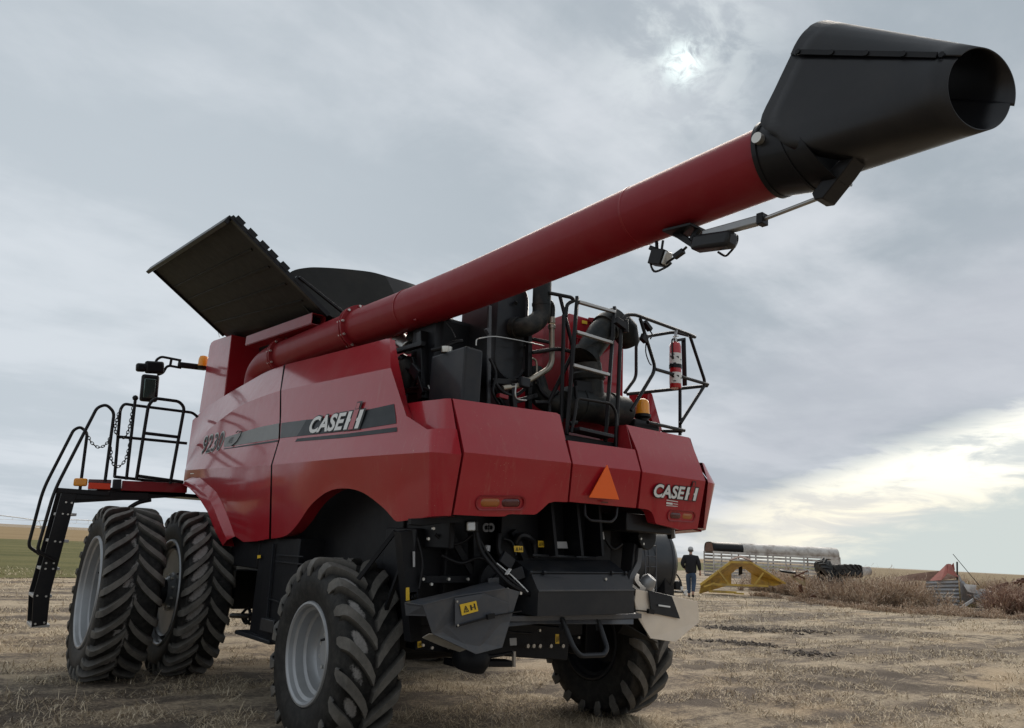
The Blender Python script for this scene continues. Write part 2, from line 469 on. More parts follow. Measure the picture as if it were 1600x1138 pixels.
fl_c = resample([(-1.62, 5.1551, 2.3009), (-1.62, 4.8304, 2.3448), (-1.62, 4.3643, 2.3115), (-1.62, 3.9786, 2.2133), (-1.62, 3.6138, 2.1135), (-1.62, 3.3596, 1.9989), (-1.62, 3.1345, 1.8752), (-1.61, 2.9154, 1.7286), (-1.6, 2.7292, 1.5883)], 20)
fl_l = resample([(-1.69, 4.9848, 2.2436), (-1.7, 4.5028, 2.1746), (-1.71, 3.9913, 2.0444), (-1.71, 3.4906, 1.8493), (-1.69, 3.1786, 1.6347), (-1.63, 3.0135, 1.4739)], 20)
fl_i = [Vector((p[0] + 0.30, p[1] - 0.01, p[2] - 0.005)) for p in fl_l]
mid = [a.lerp(b, .5) + Vector((-0.022, 0, 0.008)) for a, b in zip(fl_c, fl_l)]
mb.grid([[Vector((p[0] + 0.004, p[1], p[2])) for p in fl_c], mid, fl_l, fl_i])
bl = [(-1.63, 3.0135, 1.4739), (-1.61, 2.8396, 1.4547), (-1.6, 2.6131, 1.4686), (-1.58, 2.1813, 1.5251), (-1.57, 1.7537, 1.5809)]
bvhA = BVHTree.FromPolygons(mb.v, mb.f)
front_panel = mb.build('side_panel', M['red'], combine, smooth=14)

PB_T = [(-1.38, 2.4425, 3.5866), (-1.38, 1.4473, 3.516), (-1.38, 0.5335, 3.4545), (-1.38, -0.0376, 3.4169), (-1.385, -0.109, 3.4017)]
PB_2 = [(-1.53, 2.0595, 3.1968), (-1.53, 0.7067, 3.1146), (-1.53, -0.4497, 3.0441)]
PB_m1 = [(-1.55, 1.9221, 2.9375), (-1.55, 0.4552, 2.8356), (-1.55, -0.6901, 2.7585)]
PB_m2 = [(-1.572, 1.8207, 2.7473), (-1.572, 0.3663, 2.659), (-1.572, -0.8594, 2.5777)]
PB_sh = [(-1.595, 1.7346, 2.6121), (-1.595, -0.0959, 2.5094), (-1.595, -1.0446, 2.4467), (-1.595, -1.2306, 2.4295)]
PB_1 = [(-1.655, 1.6977, 2.329), (-1.655, 0.7964, 2.3077), (-1.655, 0.015, 2.2909), (-1.655, -0.7053, 2.2688), (-1.655, -1.3531, 2.2444)]
PB_b = catmull([(-1.57, 1.6968, 1.582), (-1.58, 1.283, 1.6203), (-1.59, 1.0074, 1.7318), (-1.6, 0.7211, 1.9075), (-1.6, 0.3751, 2.0212), (-1.6, 0.0312, 2.0363), (-1.6, -0.2991, 1.9911), (-1.59, -0.6304, 1.873), (-1.58, -0.7797, 1.7941), (-1.575, -0.8557, 1.7607), (-1.57, -1.0351, 1.7731), (-1.57, -1.2829, 1.7912)], 4)
nB = 90
gB = panel_rows([[Vector(p) + Vector((0.09, 0, -0.004)) for p in PB_T], PB_T, PB_2, PB_m1, PB_m2, PB_sh, PB_1, PB_b], nB, [1, 3, 2, 2, 1, 2, 5])
gB.append([Vector((p[0] + 0.13, p[1], p[2] + 0.015)) for p in gB[-1]])
mb = MB(); mb.grid(gB)
# rounded rear corner of the panel
def corner(a, b, n=8):
    a, b = Vector(a), Vector(b); c = Vector((a.x - 0.01, b.y + 0.03, (a.z + b.z) / 2)); c.y = a.y + (b.y - a.y) * 0.72
    return [a * (1 - t) ** 2 + c * 2 * t * (1 - t) + b * t * t for t in [i / n for i in range(n + 1)]]
CS, C1, CB = corner((-1.595, -1.2306, 2.4295), (-1.4461, -1.4, 2.4362)), corner((-1.655, -1.3531, 2.2444), (-1.4389, -1.47, 2.243)), corner((-1.57, -1.2829, 1.7912), (-1.4481, -1.4, 1.81))
cin = lambda r, dx, dy: [Vector((p.x + dx, p.y + dy, p.z)) for p in r]
rows = [cin(CS, .10, .09), CS] + [[a.lerp(b, t) for a, b in zip(CS, C1)] for t in (.5, 1)] + [[a.lerp(b, t) for a, b in zip(C1, CB)] for t in (.25, .5, .75, .93, 1)] + [cin(CB, .10, .08)]
mb.grid(rows)
# edge that turns in behind the upper half of the panel
fo = [(-1.385, -0.109, 3.4017), (-1.53, -0.4497, 3.0441), (-1.55, -0.6901, 2.7585), (-1.572, -0.8594, 2.5777), (-1.595, -1.0446, 2.4467)]
fi = [(-1.36, -0.1622, 3.3816), (-1.42, -0.3737, 3.1295), (-1.43, -0.5097, 2.9133), (-1.43, -0.6212, 2.717), (-1.46, -0.8842, 2.4785)]
mb.grid([resample(fo, 14), resample(fi, 14)])
bvhB = BVHTree.FromPolygons(mb.v, mb.f)
rear_panel = mb.build('side_panel', M['red'], combine, smooth=14)

sb_ = [(-1.345, 2.5992, 3.6118), (-1.485, 2.2232, 3.2273), (-1.565, 1.8412, 2.6458), (-1.585, 1.9162, 2.3455), (-1.54, 1.8032, 1.5813)]
mb = MB(); mb.grid([[Vector(p) + Vector((0, .07, 0)) for p in sb_], [Vector(p) + Vector((0, -.07, 0)) for p in sb_]]); mb.build('seam_seal', M['black'], combine, smooth=0)
# right hand side, the same pressing mirrored
def shifted(rows, dz): return [[Vector((-p[0], p[1], p[2] + dz)) for p in r] for r in rows]
mb = MB(); mb.grid(shifted(gB, .06)); mb.grid(shifted(rows, .07)); mb.grid(shifted([resample(fo, 14), resample(fi, 14)], .06))
mb.build('side_panel', M['red'], combine, smooth=14)
mb = MB(); mb.grid(shifted(gA, .06)); mb.grid(shifted([fl_c, mid, fl_l, fl_i], .06))
mb.build('side_panel', M['red'], combine, smooth=14)

# ---------------------------------------------------------------- rear hood
def hood(top, sh, cr, bot, n=28, name='rear_hood_panel'):
    rws = []
    R_ = [resample(r, n) for r in (top, sh, cr, bot) if r]
    ks = [3, 2, 5] if top else [2, 5]
    for a, b, k in zip(R_, R_[1:], ks):
        for i in range(k): rws.append([p.lerp(q, i / k) for p, q in zip(a, b)])
    rws.append(R_[-1])
    rws.append([p + Vector((0, .10, .01)) for p in R_[-1]])
    rws.insert(0, [p + Vector((0, .12, -.005)) for p in R_[0]])
    for r in rws:                                    # returns along both ends
        r.insert(0, r[0] + Vector((0.004, .06, 0))); r.append(r[-1] + Vector((-0.004, .06, 0)))
    m = MB(); m.grid(rws)
    return m.build(name, M['red'], combine, smooth=20)
HL = hood([(-1.4295, -1.29, 2.6848), (-0.9213, -1.29, 2.7084), (-0.3716, -1.29, 2.7347), (-0.3464, -1.295, 2.7242)],
          [(-1.4206, -1.4, 2.4398), (-0.928, -1.4, 2.4658), (-0.3671, -1.4, 2.4973)],
          [(-1.4152, -1.47, 2.2658), (-0.9092, -1.47, 2.2822), (-0.3561, -1.47, 2.3022)],
          [(-1.4199, -1.39, 1.8187), (-1.1244, -1.39, 1.8264), (-0.9555, -1.39, 1.8359), (-0.9135, -1.39, 1.8568), (-0.6451, -1.39, 1.8702), (-0.581, -1.39, 1.9162), (-0.5161, -1.39, 1.9686), (-0.4553, -1.39, 1.9859), (-0.3122, -1.39, 1.9937)], 40)
HC = hood(None, [(-0.3354, -1.4, 2.4966), (0.4803, -1.4, 2.5175)], [(-0.3345, -1.47, 2.2978), (0.48, -1.47, 2.3199)], [(-0.2889, -1.39, 1.9971), (0.5092, -1.39, 2.004)], 16)
HR = hood([(0.4869, -1.29, 2.755), (0.9396, -1.29, 2.7544), (1.3902, -1.29, 2.7548)],
          [(0.5099, -1.4, 2.5141), (0.9004, -1.4, 2.513), (1.3833, -1.4, 2.5221)],
          [(0.5052, -1.47, 2.3174), (0.9055, -1.47, 2.3176), (1.4, -1.47, 2.3202)],
          [(0.5425, -1.39, 2.0053), (0.6651, -1.39, 2.0016), (0.7167, -1.39, 1.9848), (0.7427, -1.39, 1.9526), (0.7748, -1.39, 1.8822), (0.9807, -1.39, 1.8643), (1.1171, -1.39, 1.8458), (1.372, -1.39, 1.8712)], 36)
# upper side wall of the hood behind the left panel, and the inner walls beside the ladder
mb = MB()
ut = resample([(-1.44, -0.6312, 2.7277), (-1.45, -0.8811, 2.7134), (-1.46, -1.1259, 2.6934), (-1.465, -1.26, 2.6853), (-1.4419, -1.285, 2.6844)], 12)
ub = resample([(-1.5, -0.9238, 2.4591), (-1.5, -1.1416, 2.4387), (-1.5, -1.2944, 2.4245), (-1.4637, -1.36, 2.4233), (-1.4439, -1.39, 2.4232)], 12)
mb.grid([[p + Vector((.12, .05, 0)) for p in ut], ut, [a.lerp(b, .5) for a, b in zip(ut, ub)], ub])
mb.build('hood_side_wall', M['red'], combine, smooth=30)
mb = MB()
mb.grid([[Vector((1.30, -1.2, 2.70)), Vector((1.42, -1.26, 2.74)), (1.4115, -1.285, 2.7548)], [Vector((1.36, -1.3, 2.4)), Vector((1.46, -1.34, 2.5)), (1.3816, -1.39, 2.5287)]])
mb.build('hood_side_wall', M['red'], combine, smooth=30)
mb = MB()
mb.grid([[(0.4869, -1.29, 2.755), Vector((0.4869, -1.29, 2.755)) + Vector((-.02, .30, 0))], [(0.4467, -1.4, 2.5152), Vector((0.4467, -1.4, 2.5152)) + Vector((-.02, .40, 0))]], (-.006, 0, 0))
mb.grid([[(-0.3464, -1.295, 2.7242), Vector((-0.3464, -1.295, 2.7242)) + Vector((.02, .30, 0))], [(-0.3671, -1.4, 2.4973), Vector((-0.3671, -1.4, 2.4973)) + Vector((.02, .40, 0))]], (.006, 0, 0))
mb.box((0.06, -0.99, 2.48), (0.86, .03, .30))
mb.build('ladder_recess', M['red_dull'], combine)

# tail lamps
def pill(c, ux, uy, w, h, n=10):
    out = []
    r = h / 2
    for s, a0 in ((1, -90), (-1, 90)):
        for k in range(n + 1):
            a = math.radians(a0 + 180 * k / n)
            out.append(Vector(c) + ux * (s * (w / 2 - r) + r * math.cos(a)) + uy * (r * math.sin(a)))
    return out
NH = Vector((0, -0.982, -0.187))
def tail_lamp(pl, pr_, hgt, amber_first):
    a, b = Vector(pl), Vector(pr_); ux = (b - a).normalized(); uy = (-(NH.cross(ux))).normalized()
    if uy.z < 0: uy = -uy
    w = (b - a).length; c = (a + b) / 2
    m = MB(); o = pill(c, ux, uy, w, hgt, 12); i1 = pill(c + NH * .012, ux, uy, w * .985, hgt * .95, 12); i2 = pill(c + NH * .009, ux, uy, w * .92, hgt * .78, 12); i3 = pill(c - NH * .022, ux, uy, w * .90, hgt * .72, 12)
    nn = len(o); vs = o + i1 + i2 + i3
    fs = [(q * nn + k, q * nn + (k + 1) % nn, (q + 1) * nn + (k + 1) % nn, (q + 1) * nn + k) for q in range(3) for k in range(nn)] + [tuple(3 * nn + k for k in range(nn))]
    m.add(vs, fs)
    L = m.build('tail_lamp', M['red_dull'], combine, smooth=40)
    for sgn, mat_ in ((-1, M['amber_tail'] if amber_first else M['redlens']), (1, M['redlens'] if amber_first else M['amber_tail'])):
        m = MB(); cc = c + ux * sgn * w * .205 - NH * .013
        base_ = pill(cc, ux, uy, w * .40, hgt * .62, 10); t1 = pill(cc + NH * .014, ux, uy, w * .37, hgt * .52, 10); t2 = pill(cc + NH * .019, ux, uy, w * .28, hgt * .34, 10)
        nn = len(base_)
        m.add(base_ + t1 + t2, [(q * nn + k, q * nn + (k + 1) % nn, (q + 1) * nn + (k + 1) % nn, (q + 1) * nn + k) for q in range(2) for k in range(nn)] + [tuple(2 * nn + k for k in range(nn))])
        m.build('lens', mat_, L, smooth=50)
tail_lamp((-1.2493, -1.4071, 1.9177), (-0.7718, -1.4115, 1.9514), 0.115, True)
tail_lamp((0.905, -1.4088, 1.9688), (1.3114, -1.409, 1.9776), 0.105, False)

# slow moving triangle and small label under it
mb = MB(); mb.prism([(0.0271, -1.5064, 2.3267), (-0.1261, -1.4562, 2.0433), (0.2283, -1.4568, 2.0533)], (0, .012, 0))
tri = mb.build('warning_triangle', M['orange'], combine, smooth=0, bevel=.002)
mb = MB(); mb.prism([(0.0451, -1.4261, 2.0262), (0.1219, -1.426, 2.0268), (0.1244, -1.4238, 2.0147), (0.0475, -1.424, 2.0142)], (0, .002, 0)); mb.build('warning_label', M['redlens'], combine, smooth=0)
# grab handle below the middle panel
mb = MB(); mb.tube([(-0.0883, -1.36, 2.004), (-0.1196, -1.4, 1.8964), (-0.079, -1.42, 1.86), (0.1705, -1.42, 1.862), (0.249, -1.4, 1.9043), (0.3065, -1.36, 2.0118)], .011, 8, .03)
mb.build('grab_handle', M['black'], combine)

# ---------------------------------------------------------------- decals of the left side
def conform(o, lift):                                    # lay a decal on the curved panel under it
    bvh = bvhA if o.parent == front_panel else bvhB
    for vtx in o.data.vertices:
        hit = bvh.ray_cast(Vector((-4, vtx.co.y, vtx.co.z)), Vector((1, 0, 0)))
        if hit[0] is not None: vtx.co.x = hit[0].x - lift
    o.data.update(); return o
def decal(name, loops, mat_, parent):
    m = MB()
    for q in loops: m.add(q, [tuple(range(len(q)))])
    return m.build(name, mat_, parent, smooth=0, recalc=False)
def ribbon(top, bot, n=24):
    a, b = resample(top, n), resample(bot, n)
    m = MB(); m.grid([a, [p.lerp(q, .5) for p, q in zip(a, b)], b]); return m
conform(ribbon([(-1.5729, 1.1503, 2.7599), (-1.5749, 0.5104, 2.7161), (-1.5727, -0.0079, 2.7116), (-1.5706, -0.6203, 2.7054)], [(-1.5929, 1.281, 2.5999), (-1.5941, 0.4305, 2.5608), (-1.5942, -0.0874, 2.5412), (-1.5931, -0.733, 2.5288)]).build('stripe_decal', M['greydecal'], rear_panel, smooth=0), .003)
conform(ribbon([(-1.5959, 1.2495, 2.574), (-1.5977, 0.1498, 2.523), (-1.5974, -0.7567, 2.4948)], [(-1.5997, 1.28, 2.5435), (-1.6023, 0.1318, 2.4863), (-1.6023, -0.7823, 2.4558)]).build('stripe_decal', M['greydecal'], rear_panel, smooth=0), .003)
conform(ribbon([(-1.572, 1.8226, 2.7963), (-1.5727, 1.4507, 2.7749), (-1.5729, 1.1503, 2.7599)], [(-1.5926, 1.7287, 2.6187), (-1.5926, 1.5203, 2.6109), (-1.5929, 1.281, 2.5999)]).build('stripe_decal', M['tapegrey'], rear_panel, smooth=0), .003)
conform(ribbon([(-1.5859, 3.7376, 2.8001), (-1.5795, 3.0137, 2.8121), (-1.5747, 2.4874, 2.8157), (-1.572, 1.884, 2.7991)], [(-1.5988, 3.6359, 2.6675), (-1.5963, 2.8975, 2.6497), (-1.594, 2.3667, 2.6369), (-1.5927, 1.7792, 2.6196)]).build('stripe_decal', M['fadegrey'], front_panel, smooth=0), .003)
conform(ribbon([(-1.6005, 3.6225, 2.6501), (-1.5943, 1.7793, 2.6057)], [(-1.6016, 3.6137, 2.6388), (-1.5969, 1.769, 2.5839)]).build('stripe_decal', M['greydecal'], front_panel, smooth=0), .003)

def logo(name, p_ll, p_lr, p_ul, parent, n_out):
    # CASE, then the I and H shape: two white bars, a red bar standing higher between them
    o = Vector(p_ll); ux = Vector(p_lr) - o; uyv = Vector(p_ul) - o
    Wd, Ht = ux.length, (uyv - ux.normalized() * uyv.dot(ux.normalized())).length
    uxn = ux.normalized(); uy = (uyv - uxn * uyv.dot(uxn)).normalized(); n = Vector(n_out)
    cw = Wd * .70
    back = place_lettering('logo_outline', 'CASE', o - uxn * Wd * .012 - uy * Ht * .07, uxn, uy, cw + Wd * .026, Ht * 1.14, M['ink'], parent, bold=.075, shear=.16, lift=.006, spacing=.98)
    place_lettering('logo_lettering', 'CASE', o + n * .0, uxn, uy, cw, Ht, M['white'], parent, bold=.032, shear=.16, lift=.010, spacing=1.02)
    def par(x0, x1, y0, y1, lift, sh=.20):
        q = []
        for x, y in ((x0, y0), (x1, y0), (x1, y1), (x0, y1)):
            q.append(o + uxn * (Wd * x + Ht * sh * y) + uy * (Ht * y) + n * lift)
        return q
    decal('logo_outline', [par(.695, 1.0, -.07, 1.07, .0061)], M['ink'], parent)
    decal('logo_outline', [par(.80, .895, 1.071, 1.50, .0062)], M['ink'], parent)
    decal('logo_bars', [par(.71, .775, 0, 1.0, .0101), par(.91, .975, 0, 1.0, .0101), par(.7752, .79, .42, .58, .0101), par(.895, .9098, .42, .58, .0101)], M['white'], parent)
    decal('logo_bars', [par(.80, .885, -.02, 1.06, .0104), par(.815, .87, 1.10, 1.42, .0104)], M['red'], parent)
logo('logo', (-1.5896, 0.995, 2.6006), (-1.5912, -0.1164, 2.5472), (-1.5691, 1.0596, 2.7703), rear_panel, (-.99, 0, .12))
NHn = (0, -.982, -.187)
logo('logo', (0.6734, -1.4386, 2.1139), (1.2855, -1.4389, 2.1274), (0.6575, -1.4597, 2.2311), HR, NHn)
decal('dealer_label', [[(0.8674, -1.4372, 2.1037), (1.0313, -1.436, 2.1002), (1.0327, -1.4347, 2.0933), (0.8689, -1.4359, 2.0969)], [(0.8691, -1.4335, 2.0831), (0.9575, -1.4329, 2.0818), (0.9611, -1.4299, 2.0647), (0.8711, -1.4302, 2.065)], [(0.9674, -1.4322, 2.0779), (1.0343, -1.4318, 2.0771), (1.0355, -1.4308, 2.0714), (0.9686, -1.4312, 2.0722)], [(0.8732, -1.4284, 2.0548), (1.0354, -1.4285, 2.0586), (1.0366, -1.4275, 2.0529), (0.8744, -1.4274, 2.0492)]], M['white'], HR)

# model number
conform(place_lettering('number_outline', '9230', (-1.6065, 4.6205, 2.6318), Vector((-1.6006, 3.6257, 2.6301)) - Vector((-1.6065, 4.6205, 2.6318)), (0.05, 0, 1), .88, .27, M['silverdecal'], front_panel, bold=.042, shear=.06, lift=.004, spacing=1.10), .005)
conform(place_lettering('number_lettering', '9230', (-1.6053, 4.585, 2.647), Vector((-1.5993, 3.6358, 2.6431)) - Vector((-1.6053, 4.585, 2.647)), (0.05, 0, 1), .82, .235, M['ink'], front_panel, bold=.006, shear=.06, lift=.008, spacing=1.16), .009)
conform(place_lettering('series_lettering', 'AFS', (-1.5942, 3.5158, 2.7032), Vector((-1.5936, 3.2712, 2.6955)) - Vector((-1.5942, 3.5158, 2.7032)), (0.05, 0, 1), .17, .075, M['ink'], front_panel, bold=.01, shear=.2, lift=.004), .007)
mb = MB(); mb.tube([(-1.6018, 3.3011, 2.6574), (-1.5963, 3.1473, 2.7008), (-1.588, 3.0633, 2.7726), (-1.5834, 3.0608, 2.8159), (-1.582, 3.201, 2.837), (-1.584, 3.2597, 2.8224)], .006, 6); mb.build('swoosh_decal', M['ink'], front_panel)
decal('small_label', [[(-1.632, 4.8515, 2.4235), (-1.632, 4.674, 2.4189), (-1.632, 4.6524, 2.3789), (-1.632, 4.8291, 2.3829)]], M['white'], front_panel)

# ---------------------------------------------------------------- grain tank
mb = MB()
mb.box((0.10, 3.75, 3.35), (2.1, 3.6, 1.75))
mb.build('grain_tank', M['red_dull'], combine, bevel=.02)
mb = MB()
pts = [(-1.36, 5.9175, 3.4068), (-1.36, 5.9083, 4.475), (-1.36, 5.8511, 4.5271), (-1.36, 5.7233, 4.5337), (-1.36, 4.8286, 4.4465), (-1.36, 4.7317, 3.2719)]
mb.prism(pts, (.62, 0, 0)); tower = mb.build('tank_corner_post', M['red'], combine, smooth=20, bevel=.012)
mb = MB(); a, b = Vector((-1.4, 3.9718, 4.2368)), Vector((-1.36, 1.841, 4.101))
dirv = (b - a).normalized(); sx = Vector((.16, 0, 0)); sz = Vector((0, 0, -.125))
for (q0, q1) in ((Vector((0, 0, 0)), sx), (sx, sx + sz), (sx + sz, sz), (sz, Vector((0, 0, 0)))):
    mb.grid([[a + q0, b + q0], [a + q1, b + q1]])
beam = mb.build('tank_rail', M['red_dull'], combine, smooth=0, solid=.008)
# open cover on the left
h0, h1 = Vector((-1.3, 5.4296, 4.5713)), Vector((-1.22, 1.7325, 4.0872))
o0, o1 = Vector((-2.5197, 5.05, 5.2205)), Vector((-2.4226, 1.75, 4.9085))
mb = MB()
nrm = ((h1 - h0).cross(o0 - h0)).normalized()
if nrm.z < 0: nrm = -nrm
k = 16
rows = [[(h0.lerp(o0, i / k)).lerp(h1.lerp(o1, i / k), j / 14) for j in range(15)] for i in range(k + 1)]
mb.grid(rows, nrm * .018)
wl_ = MB(); wl_.grid([[h0.lerp(h1, i / 10) for i in range(11)], [h0.lerp(h1, i / 10) * 1.0 + Vector((.34, 0, -.12)) for i in range(11)], [h0.lerp(h1, i / 10) + Vector((.44, 0, -.75)) for i in range(11)]], (.02, 0, 0)); wl_.build('tank_wall', M['coverunder'], combine, smooth=0)
cover = mb.build('tank_cover', M['coverunder'], combine, smooth=30)
for t in (.18, .36, .54, .72):                                    # pressed seams on the underside
    mb = MB(); a, b = h0.lerp(o0, t) - nrm * .004, h1.lerp(o1, t) - nrm * .004
    mb.bar(a.lerp(b, .03), a.lerp(b, .93), .03, .014, nrm); mb.build('cover_seam', M['coverunder'], cover, bevel=.004)
mb = MB(); mb.bar(o0 - nrm * .05, o1 - nrm * .05, .05, .10, nrm); mb.build('cover_lip', M['black'], cover, bevel=.006)
mb = MB(); mb.bar(h1 - nrm * .01, o1 - nrm * .01, .07, .05, nrm)
for t in (.30, .45, .57, .66, .78, .90): mb.bar(h1.lerp(o1, t) + nrm * .02, h1.lerp(o1, t + .075) + nrm * .02, .085, .06, nrm)
mb.build('cover_seal', M['black'], cover, bevel=.008)
mb = MB(); mb.bar(h0 - nrm * .012, o0 - nrm * .012, .03, .03, nrm); mb.build('cover_edge', M['coverunder'], cover)
mb = MB(); mb.bar(h1.lerp(o1, .36) + nrm * .04 - Vector((0, .05, 0)), (-1, 1.7, 4.1175), .035, .03); mb.bar((-1, 2.0934, 4.1896), (-1, 1.9151, 4.1023), .06, .04)
mb.build('cover_arm', M['black'], combine, bevel=.004)
mb = MB(); mb.bar((-1.02, 2.2832, 4.3257), (-1, 1.9656, 4.0974), .05, .06); mb.build('arm_bracket', M['red_dull'], combine, bevel=.006)
# raised rear sheet of the tank
top = catmull([(-1.6063, 2.3, 4.5364), (-1.5004, 2.3, 4.6959), (-1.3263, 2.3, 4.7909), (-1.1421, 2.3, 4.8479), (-0.8232, 2.3, 4.9178), (-0.4785, 2.3, 4.9764), (-0.2644, 2.3, 4.9833)], 4)
bot = resample([(-1.25, 1.95, 4.05), (.15, 1.95, 4.05)], len(top))
mb = MB(); mb.grid([[a.lerp(b, t) for a, b in zip(top, bot)] for t in (0, .25, .5, .75, 1)], (0, .02, 0))
mb.build('tank_extension', M['coverunder'], combine, smooth=30)
t2 = resample([(-0.2644, 2.3, 4.9833), (0.1913, 2.35, 5.0041), (0.8066, 2.6, 5.0226)], 8); b2 = resample([(.15, 1.95, 4.05), (.6, 1.95, 4.05), (1.15, 2.1, 4.05)], 8)
mb = MB(); mb.grid([[a.lerp(b, t) for a, b in zip(t2, b2)] for t in (0, .5, 1)], (0, .02, 0))
mb.build('tank_extension', M['black'], combine, smooth=30)
mb = MB(); mb.tube([(-1.3, 5.6556, 4.5856), (-1.3, 5.8517, 4.7626)], .004, 6); mb.build('antenna', M['black'], combine)

# ---------------------------------------------------------------- unloading auger
AX = [(-1.1, -3.87, 3.754), (-1.1, -2.868, 3.762), (-1.1, -0.704, 3.766), (-1.15, 1.03, 3.795), (-1.2, 2.948, 3.811)]
mb = MB()
mb.tube(catmull(AX, 6), .2, 40)
mb.tube(catmull([AX[4], (-1.2, 3.4534, 3.8174), (-1.2, 3.7656, 3.7105), (-1.2, 3.7735, 3.474), (-1.2, 3.6357, 3.044)], 5), .2, 32)
auger = mb.build('unloading_auger', M['red_tube'], combine, smooth=40)
def along(i, t): return Vector(AX[i]).lerp(Vector(AX[i + 1]), t)
def ring(name, c, d, r0, r1, w, mat_, n=40):
    m = MB(); d = Vector(d).normalized()
    m.lathe([(-w / 2, r0), (-w / 2, r1), (w / 2, r1), (w / 2, r0)], Vector(c), d, n, closed_prof=True)
    return m.build(name, mat_, auger, smooth=30, bevel=.003)
for c, d in ((Vector(AX[3]), Vector(AX[2]) - Vector(AX[3])), (Vector(AX[4]), Vector(AX[3]) - Vector(AX[4]))):
    ring('flange', c - d.normalized() * .025, d, .18, .245, .03, M['red_tube'])
    ring('flange', c + d.normalized() * .025, d, .18, .245, .03, M['red_tube'])
    dn = d.normalized(); u = Vector((0, 0, 1)); u = (u - dn * u.dot(dn)).normalized(); w = dn.cross(u)
    mb = MB()
    for k in range(10):
        a = 2 * math.pi * (k + .35) / 10; p = c + (u * math.cos(a) + w * math.sin(a)) * .228
        mb.tube([p - dn * .06, p + dn * .06], .014, 6)
    mb.build('flange_bolts', M['bolt'], auger)
for c, i in ((along(2, .62 - .2), 2), (Vector(AX[1]), 0)):
    ring('weld_band', c, Vector(AX[i]) - Vector(AX[i + 1]), .195, .2025, .018, M['red_dull'])
mb = MB(); mb.bar((-1.2, -0.1102, 3.6446), (-1.2, -0.2546, 3.6002), .03, .03); mb.build('lug_bracket', M['red_dull'], auger, bevel=.004)

# folding spout
cx = -1.10
half = [((0, -4.300, 3.555), -90), ((.10, -4.225, 3.565), -68), ((.175, -4.145, 3.60), -50), ((.215, -4.06, 3.66), -33), ((.225, -3.985, 3.76), -18), ((.225, -3.917, 3.868), -4), ((.225, -4.01, 4.02), 14), ((.225, -4.11, 4.17), 37),
        ((.223, -4.145, 4.225), 47), ((.205, -4.185, 4.28), 58), ((.16, -4.225, 4.325), 70), ((.085, -4.255, 4.36), 81), ((0, -4.265, 4.37), 90)]
MY, MZ, MR = -4.868, 3.674, .180
def mouth(a, r=MR, ext=0.0):
    dx, dz_ = r * math.cos(a), r * math.sin(a)
    return Vector((cx + dx, MY - .34 * dx - .20 * dz_ - ext, MZ + dz_))
def hood_curve(lo, hi, grow, ext):
    pts = [h for h in half if lo <= h[1] <= hi]
    fr = catmull([Vector(h[0]) for h in pts], 4); an = resample([Vector((h[1], 0, 0)) for h in pts], len(fr))
    an = []
    for q in range(len(pts) - 1):
        for s_ in range(4): an.append(pts[q][1] + (pts[q + 1][1] - pts[q][1]) * s_ / 4)
    an.append(pts[-1][1])
    left = [(Vector((cx - p.x - (grow if p.x > .01 else 0), p.y, p.z + (grow if hi > 80 and p.z > 4.3 else 0))), math.pi - math.radians(a)) for p, a in zip(fr, an)]
    right = [(Vector((cx + p.x + (grow if p.x > .01 else 0), p.y, p.z + (grow if hi > 80 and p.z > 4.3 else 0))), math.radians(90 - (90 - a) * (100 if lo > 0 else 94) / 53 if a >= 37 and lo > 0 else -90 + (a + 90) * 86 / 127 if False else 90 - (90 - a) * 94 / 53 if a > 37 else -90 + (a + 90) * 86 / 127)) for p, a in zip(fr, an)]
    if lo < -80: seq = left[::-1] + right[1:]
    else: seq = left + right[::-1][1:]
    return [[p.lerp(mouth(a, MR + grow, ext), k / 8) for p, a in seq] for k in range(9)]
mb = MB(); mb.grid(hood_curve(-90, 37, 0, 0)); spout = mb.build('discharge_spout', M['spout'], combine, smooth=30, solid=.007)
mb = MB(); mb.grid(hood_curve(37, 90, .005, .014)); mb.build('spout_hood', M['spout'], spout, smooth=30, solid=.007)
rows = []
for k in range(7):
    t = k / 6; r = []
    for q in range(41):
        a = 2 * math.pi * q / 40; p0_ = Vector((cx + .210 * math.cos(a), -3.845, 3.756 + .210 * math.sin(a))); p1_ = Vector((cx + .214 * math.cos(a), -4.13 + .10 * math.sin(a), 3.685 + .222 * math.sin(a)))
        r.append(p0_.lerp(p1_, t))
    rows.append(r)
mb = MB(); mb.grid(rows); mb.add(rows[-1][:-1], [tuple(range(40))])
mb.grid([[p + (p - Vector((cx, -3.845, 3.756))) * .0 for p in rows[0]], [Vector((cx + (p.x - cx) * 1.05, p.y - .004, 3.756 + (p.z - 3.756) * 1.05)) for p in rows[0]], [Vector((cx + (p.x - cx) * 1.05, p.y - .03, 3.756 + (p.z - 3.756) * 1.05)) for p in rows[0]], [Vector((cx + (p.x - cx) * 1.0, p.y - .034, 3.756 + (p.z - 3.756) * 1.0)) for p in rows[0]]])
mid_ = [a.lerp(b, .5) for a, b in zip(rows[3], rows[4])]; cm = Vector((cx, -3.99, 3.72))
mb.grid([[cm + (p - cm) * f_ + Vector((0, o_, 0)) for p in mid_] for f_, o_ in ((.98, .010), (1.03, .007), (1.03, -.007), (.98, -.010))])
mb.build('spout_collar', M['black'], spout, smooth=35)
mb = MB()                                                         # folded edge with its screws along both sides of the hood
for sgn in (-1, 1):
    f_, m_ = Vector((cx + sgn * .236, -4.12, 4.175)), mouth(math.radians(-4) if sgn > 0 else math.pi - math.radians(37), MR + .012)
    mb.bar(f_.lerp(m_, .06), f_.lerp(m_, .90), .010, .026)
    for t in (0.05, .28, .50, .72, .93):
        q = f_.lerp(m_, t); mb.tube([q, q + Vector((sgn * .012, 0, 0))], .014, 8)
mb.build('spout_seam', M['black'], spout)
mb = MB()
